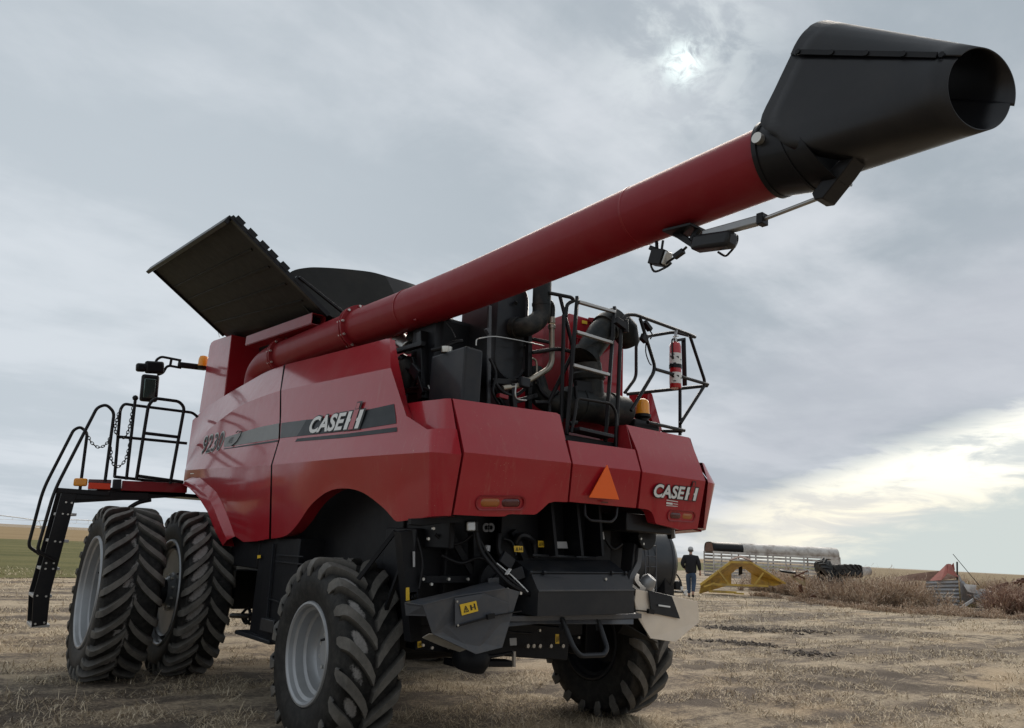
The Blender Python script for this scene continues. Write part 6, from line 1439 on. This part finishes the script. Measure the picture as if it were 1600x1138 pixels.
# old tractor tyres on a trestle
tme = tyre_mesh(.78, .50, .36, 18, 1, .3, None, .06, (.06, .045), 2); tme.materials.clear(); tme.materials.append(M['rubber'])
def loose_tyre(c, axis, label, sc=1.0):
    o = bpy.data.objects.new('tractor_tyre', tme); COL.objects.link(o); o.location = c; o.scale = (sc, sc, sc)
    o.rotation_euler = Vector(axis).to_track_quat('X', 'Z').to_euler()
    return tag(o, label, 'tyre', 'old tyres among the weeds')
loose_tyre((27.2774, 10.8913, 1.3587), (.05, .1, 1), 'black tractor tyre lying flat on a low pale trestle among dry weeds', .98)
loose_tyre((27.0405, 11.4152, 1.1113), (.62, -.55, .45), 'black tractor tyre leaning against the left end of the trestle', 1.0)
ts = thing('trestle', 'low trestle of pale rails on a dark post under the old tyre', 'trestle', (27.1794, 10.9804, 0.5028))
mb = MB(); mb.bar((26.3452, 11.1787, 1.0874), (27.3937, 10.3452, 1.1525), .06, .05); mb.bar((26.3578, 11.0785, 0.9622), (27.2723, 10.3472, 1.0324), .06, .05); mb.bar((27.134, 11.6156, 1.0742), (28.2094, 10.7607, 1.141), .06, .05); mb.build('rail', material('pale_weathered_wood', (.42, .38, .32), .8), ts)
mb = MB(); mb.bar((27.2486, 11.0099, 1.0581), (27.3959, 11.1365, 0.3066), .32, .22, (1, 0, 0)); mb.build('post', M['black'], ts)
rl = MB(); rl.lathe([(0, .02), (0, .14), (.04, .17), (.18, .17), (.22, .14), (.22, .02)], (27.5013, 10.2252, 1.2664), (-.7, .5, .1), 20); tag(rl.build('small_tyre', M['rubber'], None, smooth=40), 'small black tyre at the right end of the trestle', 'tyre', 'old tyres among the weeds')
dr = MB(); dr.lathe([(0, 0), (0, .17), (.02, .20), (.3, .20), (.32, .17), (.32, 0)], (29.8955, 11.3323, 1.3884), (.8, -.5, .1), 20); tag(dr.build('white_drum', M['trailerwhite'], None, smooth=40), 'pale drum lying behind the small tyre in dry grass', 'drum')

# collapsed shed of corrugated sheets
def corrugated(p00, p10, p01, p11, waves, amp, n=6):
    p00, p10, p01, p11 = map(Vector, (p00, p10, p01, p11)); nr = ((p10 - p00).cross(p01 - p00)).normalized(); rows = []
    R_ = waves * 8
    for i in range(R_ + 1):
        t = i / R_; a, b = p00.lerp(p01, t), p10.lerp(p11, t); o = nr * (amp * math.sin(2 * math.pi * waves * t))
        rows.append([a.lerp(b, j / n) + o for j in range(n + 1)])
    m = MB(); m.grid(rows); return m
tag(corrugated((29.4956, 8.4593, 1.1386), (30.0971, 7.4316, 1.2617), (29.5538, 8.7204, 0.1829), (30.374, 7.5654, 0.1741), 7, .03).build('corrugated_sheet', M['galv'], None, smooth=60, solid=.004), 'upright corrugated zinc sheet below the folded red sheet', 'corrugated sheet', 'corrugated sheets of the scrap heap')
tag(corrugated((30.2367, 7.4284, 1.3414), (30.5145, 7.5626, 0.2502), (31.7202, 7.2799, 0.6599), (31.6643, 7.445, 0.2798), 6, .025).build('corrugated_sheet', M['galv'], None, smooth=60, solid=.004), 'grey corrugated sheet sagging to the right of the thin post', 'corrugated sheet', 'corrugated sheets of the scrap heap')
m = MB(); m.grid([[(29.824, 8.4689, 1.129), (30.2641, 7.8913, 1.8671), (30.3497, 7.8232, 1.8724)], [(29.6676, 7.9146, 1.2005), (29.9335, 7.7431, 1.5001), (30.1195, 7.711, 1.5575)]], (0, 0, .012)); m.grid([[(30.3043, 7.855, 1.883), (30.4139, 7.7722, 1.8764)], [(29.8219, 7.6989, 1.5004), (30.1895, 7.4575, 1.3649)]], (0, 0, .012)); m.grid([[(30.5359, 7.8249, 1.8241), (30.5984, 7.7364, 1.949)], [(30.6316, 7.8005, 1.6686), (30.7012, 7.7538, 1.646)]], (.01, 0, 0))
tag(m.build('red_sheet', M['rustred'], None, smooth=0), 'faded red tin sheet folded like a tent on the scrap heap', 'tin sheet', 'tin sheets of the scrap heap')
m = MB(); m.grid([[(29.9794, 8.0661, 1.1953), (30.4201, 7.5486, 1.3371)], [(30.6079, 8.0126, 1.4714), (30.7104, 7.9225, 1.5048)]], (0, 0, .01)); tag(m.build('dark_red_sheet', M['rust'], None, smooth=0), 'dark red rusty sheet beneath the folded red tin', 'tin sheet', 'tin sheets of the scrap heap')
m = MB(); m.grid([resample([(29.4876, 9.7533, 1.1928), (30.158, 9.1675, 1.3995), (30.9487, 8.5036, 1.5586)], 6), resample([(29.0377, 9.5065, 1.0146), (29.6701, 8.9778, 1.1351), (30.127, 8.49, 1.1447)], 6)], (0, 0, .02)); tag(m.build('rusty_sheet', M['rust'], None, smooth=0), 'long rust brown sheet lying in weeds left of the red tin', 'tin sheet', 'tin sheets of the scrap heap')
m = MB(); m.bar((30.2597, 7.4634, 1.9912), (30.5635, 7.7069, 0.496), .05, .05, (1, 0, 0)); tag(m.build('post', M['dark'], None), 'thin dark upright post beside the folded red sheet', 'post')
m = MB(); m.tube([(30.7297, 7.7796, 2.3111), (31.454, 7.4728, 1.5166), (31.8724, 7.2963, 1.0552)], .014, 6); tag(m.build('rod', M['dark'], None), 'thin bare rod slanting up over the scrap heap', 'rod')
m = MB(); m.grid([[(30.5301, 7.4172, 1.0738), (30.9814, 7.0711, 1.0621)], [(30.5087, 7.2645, 0.7874), (30.7758, 7.0774, 0.7251)]], (0, 0, .02)); tag(m.build('white_sheet', M['trailerwhite'], None, smooth=0), 'bent white metal sheet right of the post', 'metal sheet')
m = MB(); m.bar((29.7068, 7.315, 0.1256), (30.2988, 6.9966, 0.5018), .05, .10); tag(m.build('board', M['white'], None), 'white board leaning low in front of the scrap heap', 'board', 'loose boards of the scrap heap')
tag(corrugated((31.5266, 7.7307, 0.9434), (32.2466, 6.7276, 0.7028), (31.2195, 7.5442, 0.639), (31.6412, 6.6499, 0.373), 5, .025).build('corrugated_sheet', M['galv'], None, smooth=60, solid=.004), 'weathered corrugated sheet lying flat among reddish weeds at the far right of the scrap', 'corrugated sheet', 'corrugated sheets of the scrap heap')
m = MB(); m.grid([[(31.8764, 7.3712, 0.8117), (32.9319, 6.8804, 1.0123)], [(31.4582, 7.121, 0.5676), (32.4606, 6.5575, 0.7161)]], (0, 0, .015)); tag(m.build('rusty_sheet', M['rust'], None, smooth=0), 'small rust brown sheet beyond the bent white metal sheet', 'tin sheet', 'tin sheets of the scrap heap')
m = MB(); m.bar((30.5204, 6.8786, 0.3339), (30.8589, 6.399, 0.1971), .06, .06); tag(m.build('board', M['trailerwhite'], None), 'pale weathered board lowest at the right of the scrap heap', 'board', 'loose boards of the scrap heap')
m = MB(); m.bar((30.2868, 7.4876, 1.4426), (30.4437, 7.4477, 1.1875), .04, .10); tag(m.build('board', M['trailerwhite'], None), 'short pale board hanging beside the top of the post', 'board', 'loose boards of the scrap heap')
m = MB(); m.bar((30.4402, 6.9931, 0.578), (30.7457, 6.8087, 0.4146), .05, .06); tag(m.build('board', M['trailerwhite'], None), 'thin weathered board lying right of the sagging sheet', 'board', 'loose boards of the scrap heap')
r_ = random.Random(21); m = MB()
for u0, v0 in ((1541,945),(1546,949),(1551,946),(1558,936),(1538,953),(1560,942),(1543,942),(1583,936)): pass
for p in ((30.5204, 6.6186, 0.3308), (30.6432, 6.554, 0.2353), (30.7311, 6.4594, 0.3181), (31.2951, 6.4641, 0.5683), (30.0939, 6.4861, 0.1466), (31.3672, 6.457, 0.416), (31.3396, 5.893, 0.6138), (31.7307, 6.8276, 0.8243), (31.4439, 7.0384, 0.8598)): m.box(p, (r_.uniform(.1, .3), r_.uniform(.08, .2), r_.uniform(.04, .12)), Matrix.Rotation(r_.uniform(0, 3), 3, 'Z') @ Matrix.Rotation(r_.uniform(-.5, .5), 3, 'X'))
ob = m.build('scrap_rubble', M['trailerwhite'], None, smooth=0); ob['kind'] = 'stuff'
m = MB(); m.bar((33.6123, 6.5446, 1.2288), (33.9475, 6.2517, 1.3322), .3, .12); m.bar((33.7559, 6.3776, 1.4028), (33.8584, 6.393, 1.1066), .16, .2, (1, 0, 0)); m.bar((33.8929, 6.2775, 1.3838), (34.804, 5.5355, 1.4954), .2, .16); m.bar((34.1456, 6.0589, 1.4545), (34.3014, 6.1202, 0.8865), .15, .15, (1, 0, 0)); m.bar((32.2279, 7.0657, 0.9148), (33.1836, 6.6277, 1.192), .08, .14)
tag(m.build('rusty_beam', M['rust'], None, bevel=.02), 'rust brown steel beams of an old machine at the right edge', 'old machine')

# black liquid tank with ladder, standing behind the combine
tk = thing('liquid_tank', 'large black horizontal liquid tank on a stand behind the combine', 'tank', (17.0111, 13.1843, 0.3002))
e1 = Vector((17.3548, 12.5912, 1.3196)); axd = Vector((-.80, .60, 0)).normalized(); axd = (axd + Vector((-.25, -.1, 0))).normalized()
e1.z = 1.40
mb = MB(); R0 = 1.20
mb.lathe([(-.42, 0), (-.40, .35), (-.30, .72), (-.16, .98), (0, R0), (.02, R0), (.03, R0 + .03), (.10, R0 + .03), (.11, R0), (.95, R0), (.96, R0 + .03), (1.03, R0 + .03), (1.04, R0), (2.2, R0), (2.21, R0 + .03), (2.28, R0 + .03), (2.29, R0), (3.4, R0), (3.7, .8), (3.8, 0)], e1, axd, 40); tk_s = mb.build('tank_shell', M['polytank'], tk, smooth=35)
sdn = Vector((axd.y, -axd.x, 0)); sdn = sdn if sdn.dot(Vector((-.6, -.8, 0))) > 0 else -sdn
mb = MB()
for s in (.2, 1.5, 2.9): mb.box(e1 + axd * s + Vector((0, 0, -1.05)), (.35, .35, .85))
mb.bar(e1 + axd * -.1 + sdn * .5 + Vector((0, 0, -.95)), e1 + axd * 3.3 + sdn * .5 + Vector((0, 0, -.95)), .14, .16); mb.bar(e1 + axd * .25 + sdn * .75 + Vector((0, 0, -.2)), e1 + axd * .25 + sdn * .75 + Vector((0, 0, -1.42)), .5, .5, (1, 0, 0)); mb.build('stand', M['black'], tk, bevel=.02)
mb = MB(); lb = e1 + axd * .95 + sdn * 1.2
for ds in (-.2, .2): mb.tube([lb + axd * ds + Vector((0, 0, .65)), lb + axd * ds + Vector((0, 0, -1.2))], .022, 8)
for k in range(5): mb.tube([lb + axd * -.2 + Vector((0, 0, .55 - .36 * k)), lb + axd * .2 + Vector((0, 0, .55 - .36 * k))], .018, 8)
mb.build('tank_ladder', M['grey_shield'], tk)
pu = thing('pump', 'small petrol pump with white fittings on the ground beside the black tank', 'pump', (18.1958, 12.5097, 0.3543))
pc = Vector((18.085, 12.5379, 0.5344))
mb = MB(); mb.box(pc + Vector((0, 0, .05)), (.36, .3, .30)); mb.tube([pc + Vector((-.2, 0, .1)), pc + Vector((.2, 0, .1))], .13, 12); mb.box(pc + Vector((.05, 0, -.18)), (.5, .4, .06)); mb.build('pump_engine', M['dark'], pu, bevel=.03)
mb = MB(); mb.tube(catmull([pc + Vector((-.3, 0, .35)), pc + Vector((-.05, -.05, .45)), pc + Vector((.15, -.1, .2)), pc + Vector((.25, -.1, -.2))], 6), .03, 8); mb.build('pump_hose', M['black'], pu)
mb = MB(); mb.box(pc + Vector((.12, -.15, -.05)), (.12, .1, .14)); mb.tube([pc + Vector((.2, -.2, -.25)), pc + Vector((.33, -.25, -.1))], .04, 10); mb.box(pc + Vector((.30, -.2, -.22)), (.1, .1, .16)); mb.build('pump_fittings', M['white'], pu, bevel=.01)

# ---------------------------------------------------------------- the man walking away
pf = Vector((19.7104, 13.1135, 0.1011))
per = thing('person', 'man in black jacket, blue jeans and pale cap walking away beside the tank', 'person', pf)
vh = Vector((pf.x + 4.42, pf.y + 5.86, 0)).normalized(); vr = Vector((vh.y, -vh.x, 0))
def PP(r, f_, z): return pf + vr * r + vh * f_ + Vector((0, 0, z))
def skinned(name, chains, mat_, parent, sub=2):
    """chains: lists of (point, radius); equal points are merged; one continuous skin surface"""
    pts = []; rad = []; edges = []; idx = {}
    for ch in chains:
        last = None
        for p, r in ch:
            k = tuple(round(c, 4) for c in p)
            if k not in idx: idx[k] = len(pts); pts.append(tuple(p)); rad.append(r)
            i = idx[k]
            if last is not None and last != i: edges.append((last, i))
            last = i
    me = bpy.data.meshes.new(name); me.from_pydata(pts, edges, [])
    ob = bpy.data.objects.new(name, me); COL.objects.link(ob)
    sk = ob.modifiers.new('skin', 'SKIN'); sk.use_smooth_shade = True
    for i, sv in enumerate(me.skin_vertices[0].data):
        r = rad[i]; sv.radius = r if isinstance(r, tuple) else (r, r); sv.use_root = (i == 0)
    ss = ob.modifiers.new('subdivision', 'SUBSURF'); ss.levels = sub; ss.render_levels = sub
    dg = bpy.context.evaluated_depsgraph_get()
    m2 = bpy.data.meshes.new_from_object(ob.evaluated_get(dg)); m2.name = name
    bpy.data.objects.remove(ob)
    m2.materials.clear(); m2.materials.append(mat_); m2.polygons.foreach_set('use_smooth', [True] * len(m2.polygons))
    o = bpy.data.objects.new(name, m2); COL.objects.link(o); o.parent = parent; o.matrix_parent_inverse = inv_of(parent); return o
# body: pelvis, spine, head, arms with hands, legs with shoes
pel, spn, chs, nck = PP(0, 0, .98), PP(0, .02, 1.20), PP(0, .05, 1.46), PP(0, .09, 1.62)
shL, shR = PP(-.20, .05, 1.54), PP(.20, .05, 1.54)
elL, elR = PP(-.33, -.02, 1.26), PP(.31, -.04, 1.25); wrL, wrR = PP(-.24, .16, 1.08), PP(.35, .04, 1.00)
hdL, hdR = PP(-.18, .20, 1.04), PP(.355, .07, .92)
hpL, hpR = PP(-.10, 0, .95), PP(.10, 0, .95); knL, knR = PP(-.09, .12, .52), PP(.10, -.02, .52); anL, anR = PP(-.08, .06, .10), PP(.07, -.28, .18)
toL, toR = PP(-.09, .24, .045), PP(.08, -.16, .05)
def fingers(h, w):
    d = (h - w).normalized(); s = d.cross(vh).normalized(); ch = []
    for k in range(4):
        b = h + s * (-.03 + .02 * k); l = (.055, .065, .06, .045)[k]
        ch.append([(h, .028), (b + d * .035, .011), (b + d * (.035 + l * .5) - vh * -.008, .0095), (b + d * (.035 + l) + vh * .022, .008)])
    ch.append([(h, .028), (h + s * -.035 + d * .0 + vh * .02, .012), (h + s * -.048 + d * .035 + vh * .03, .010)])
    return ch
body_ch = [[(pel, (.15, .11)), (spn, (.15, .11)), (chs, (.17, .12)), (nck, .058), (PP(0, .11, 1.70), .055), (PP(0, .12, 1.78), .088), (PP(0, .12, 1.87), .07)],
           [(chs, (.17, .12)), (shL, .07), (elL, .050), (wrL, .034), (hdL, .028)], [(chs, (.17, .12)), (shR, .07), (elR, .050), (wrR, .034), (hdR, .028)],
           [(pel, (.15, .11)), (hpL, .095), (knL, .065), (anL, .045), (toL, .04)], [(pel, (.15, .11)), (hpR, .095), (knR, .065), (anR, .045), (toR, .04)]] + fingers(hdL, wrL) + fingers(hdR, wrR)
bodyo = skinned('body', body_ch, M['skin'], per)
skinned('jacket', [[(PP(0, 0, .88), (.235, .17)), (PP(0, .01, 1.02), (.235, .175)), (spn, (.24, .18)), (chs, (.25, .185)), (PP(0, .08, 1.60), (.10, .09)), (PP(0, .09, 1.645), (.078, .075))], [(chs, (.25, .185)), (PP(-.235, .05, 1.51), .115), (elL, .092), (wrL.lerp(elL, .12), .058)], [(chs, (.25, .185)), (PP(.235, .05, 1.51), .115), (elR, .092), (wrR.lerp(elR, .12), .058)]], M['jacket'], bodyo)
skinned('jeans', [[(PP(0, 0, 1.0), (.17, .13)), (PP(0, 0, .93), (.17, .13)), (PP(-.11, .01, .86), .125), (knL, .098), (anL.lerp(knL, .08), .072)], [(PP(0, 0, .93), (.17, .13)), (PP(.11, 0, .86), .125), (knR, .098), (anR.lerp(knR, .08), .070)]], M['denim'], bodyo)
skinned('shoe', [[(anL + Vector((0, 0, -.03)), .052), (PP(-.085, .12, .05), .052), (PP(-.09, .25, .045), .045)]], M['ink'], bodyo)
skinned('shoe', [[(anR + Vector((0, 0, -.03)), .050), (PP(.072, -.21, .09), .052), (PP(.08, -.12, .04), .045)]], M['ink'], bodyo)
hc = PP(0, .12, 1.80)
mb = MB(); mb.lathe([(.02, .104), (.06, .104), (.10, .092), (.135, .055), (.148, 0)], hc, (0, .05, 1), 20); mb.grid([[hc + vr * -.07 + vh * .09 + Vector((0, 0, .03)), hc + vr * .07 + vh * .09 + Vector((0, 0, .03))], [hc + vr * -.05 + vh * .19 + Vector((0, 0, .015)), hc + vr * .05 + vh * .19 + Vector((0, 0, .015))]], (0, 0, .008)); mb.build('cap', M['cap'], bodyo, smooth=50)
mb = MB(); mb.lathe([(-.075, .060), (-.05, .090), (.025, .100)], hc + vh * -.006, (0, 0, 1), 20); mb.build('hair', M['hair'], bodyo, smooth=60)
mb = MB()
for s in (-1, 1): mb.lathe([(0, .03), (.012, .028), (.015, .01)], hc + vr * (.098 * s) + Vector((0, 0, -.02)), vr * s, 10)
mb.bar(hc + vh * .09 + Vector((0, 0, .0)), hc + vh * .115 + Vector((0, 0, -.035)), .025, .02); mb.build('face_and_ears', M['skin'], bodyo, smooth=50)

# ---------------------------------------------------------------- centre pivot on the horizon
piv = thing('irrigation_pivot', 'thin grey centre pivot irrigation line on wheeled towers along the far left horizon', 'irrigation pivot', (-60, 330, 0))
p0, p1 = Vector((-170, 300, 3.6)), Vector((120, 420, 3.6))
mb = MB(); nsp = 7; pth = []
for k in range(nsp):
    a, b = p0.lerp(p1, k / nsp), p0.lerp(p1, (k + 1) / nsp)
    pth = [a.lerp(b, t) + Vector((0, 0, 1.4 * math.sin(math.pi * t))) for t in [i / 8 for i in range(9)]]
    mb.tube(pth, .16, 6)
    low = [a.lerp(b, t) + Vector((0, 0, -1.0 * math.sin(math.pi * t) + .6 * math.sin(math.pi * t))) for t in [i / 8 for i in range(9)]]
    mb.tube(low, .05, 4)
    for i in range(1, 8): mb.tube([pth[i], low[i]], .05, 4)
mb.build('pipe_span', M['steel'], piv)
for k in range(nsp + 1):
    a = p0.lerp(p1, k / nsp); mb = MB(); mb.tube([a, a + Vector((-1.6, -1.2, -3.0))], .08, 6); mb.tube([a, a + Vector((1.6, 1.2, -3.0))], .08, 6); mb.tube([a + Vector((-1.6, -1.2, -3.0)), a + Vector((1.6, 1.2, -3.0))], .1, 6)
    for s in (-1, 1): mb.lathe([(-.15, 0), (-.15, .6), (.15, .6), (.15, 0)], a + Vector((1.6 * s, 1.2 * s, -3.0)), (.4, .9, 0), 14)
    mb.build('tower', M['steel'], piv)

# ---------------------------------------------------------------- loose pieces become parts of their own
def split_pieces(ob):
    me = ob.data; n = len(me.vertices); par_ = list(range(n))
    def find(i):
        while par_[i] != i: par_[i] = par_[par_[i]]; i = par_[i]
        return i
    for e_ in me.edges:
        a, b = find(e_.vertices[0]), find(e_.vertices[1])
        if a != b: par_[a] = b
    groups = {}
    for p_ in me.polygons: groups.setdefault(find(p_.vertices[0]), []).append(p_)
    if len(groups) < 2: return
    base = ob.name.split('.')[0]
    for g in groups.values():
        ids = sorted({i for p_ in g for i in p_.vertices}); ix = {i: k for k, i in enumerate(ids)}
        m2 = bpy.data.meshes.new(base); m2.from_pydata([tuple(me.vertices[i].co) for i in ids], [], [tuple(ix[i] for i in p_.vertices) for p_ in g])
        for mm in me.materials: m2.materials.append(mm)
        m2.polygons.foreach_set('use_smooth', [p_.use_smooth for p_ in g]); m2.set_sharp_from_angle(angle=math.radians(40))
        o = bpy.data.objects.new(base, m2); COL.objects.link(o); o.parent = ob.parent; o.matrix_parent_inverse = ob.matrix_parent_inverse.copy(); o.matrix_basis = ob.matrix_basis.copy()
    bpy.data.objects.remove(ob)
SPLIT = {'hydraulic_hose', 'spout_seam', 'logo_bars', 'flange_bolts', 'wheel_nuts', 'ladder_bolts', 'axle_bolts', 'lid_bolts', 'canister_bolts', 'cable', 'pivot_bolt', 'coolant_hose', 'engine_hose', 'loop_bracket', 'straw_curtain', 'pulley', 'hinge_rod', 'box_seam', 'cover_seal', 'label_print', 'hanger_frame'}
RENAME = {'flange_bolts': 'flange_bolt', 'wheel_nuts': 'wheel_nut', 'ladder_bolts': 'ladder_bolt', 'axle_bolts': 'axle_bolt', 'lid_bolts': 'lid_bolt', 'canister_bolts': 'canister_bolt', 'logo_bars': 'logo_bar', 'hanger_frame': 'hanger_bar'}
for ob in list(COL.objects):
    b_ = ob.name.split('.')[0]
    if ob.type == 'MESH' and b_ in SPLIT:
        if b_ in RENAME: ob.name = RENAME[b_]
        split_pieces(ob)
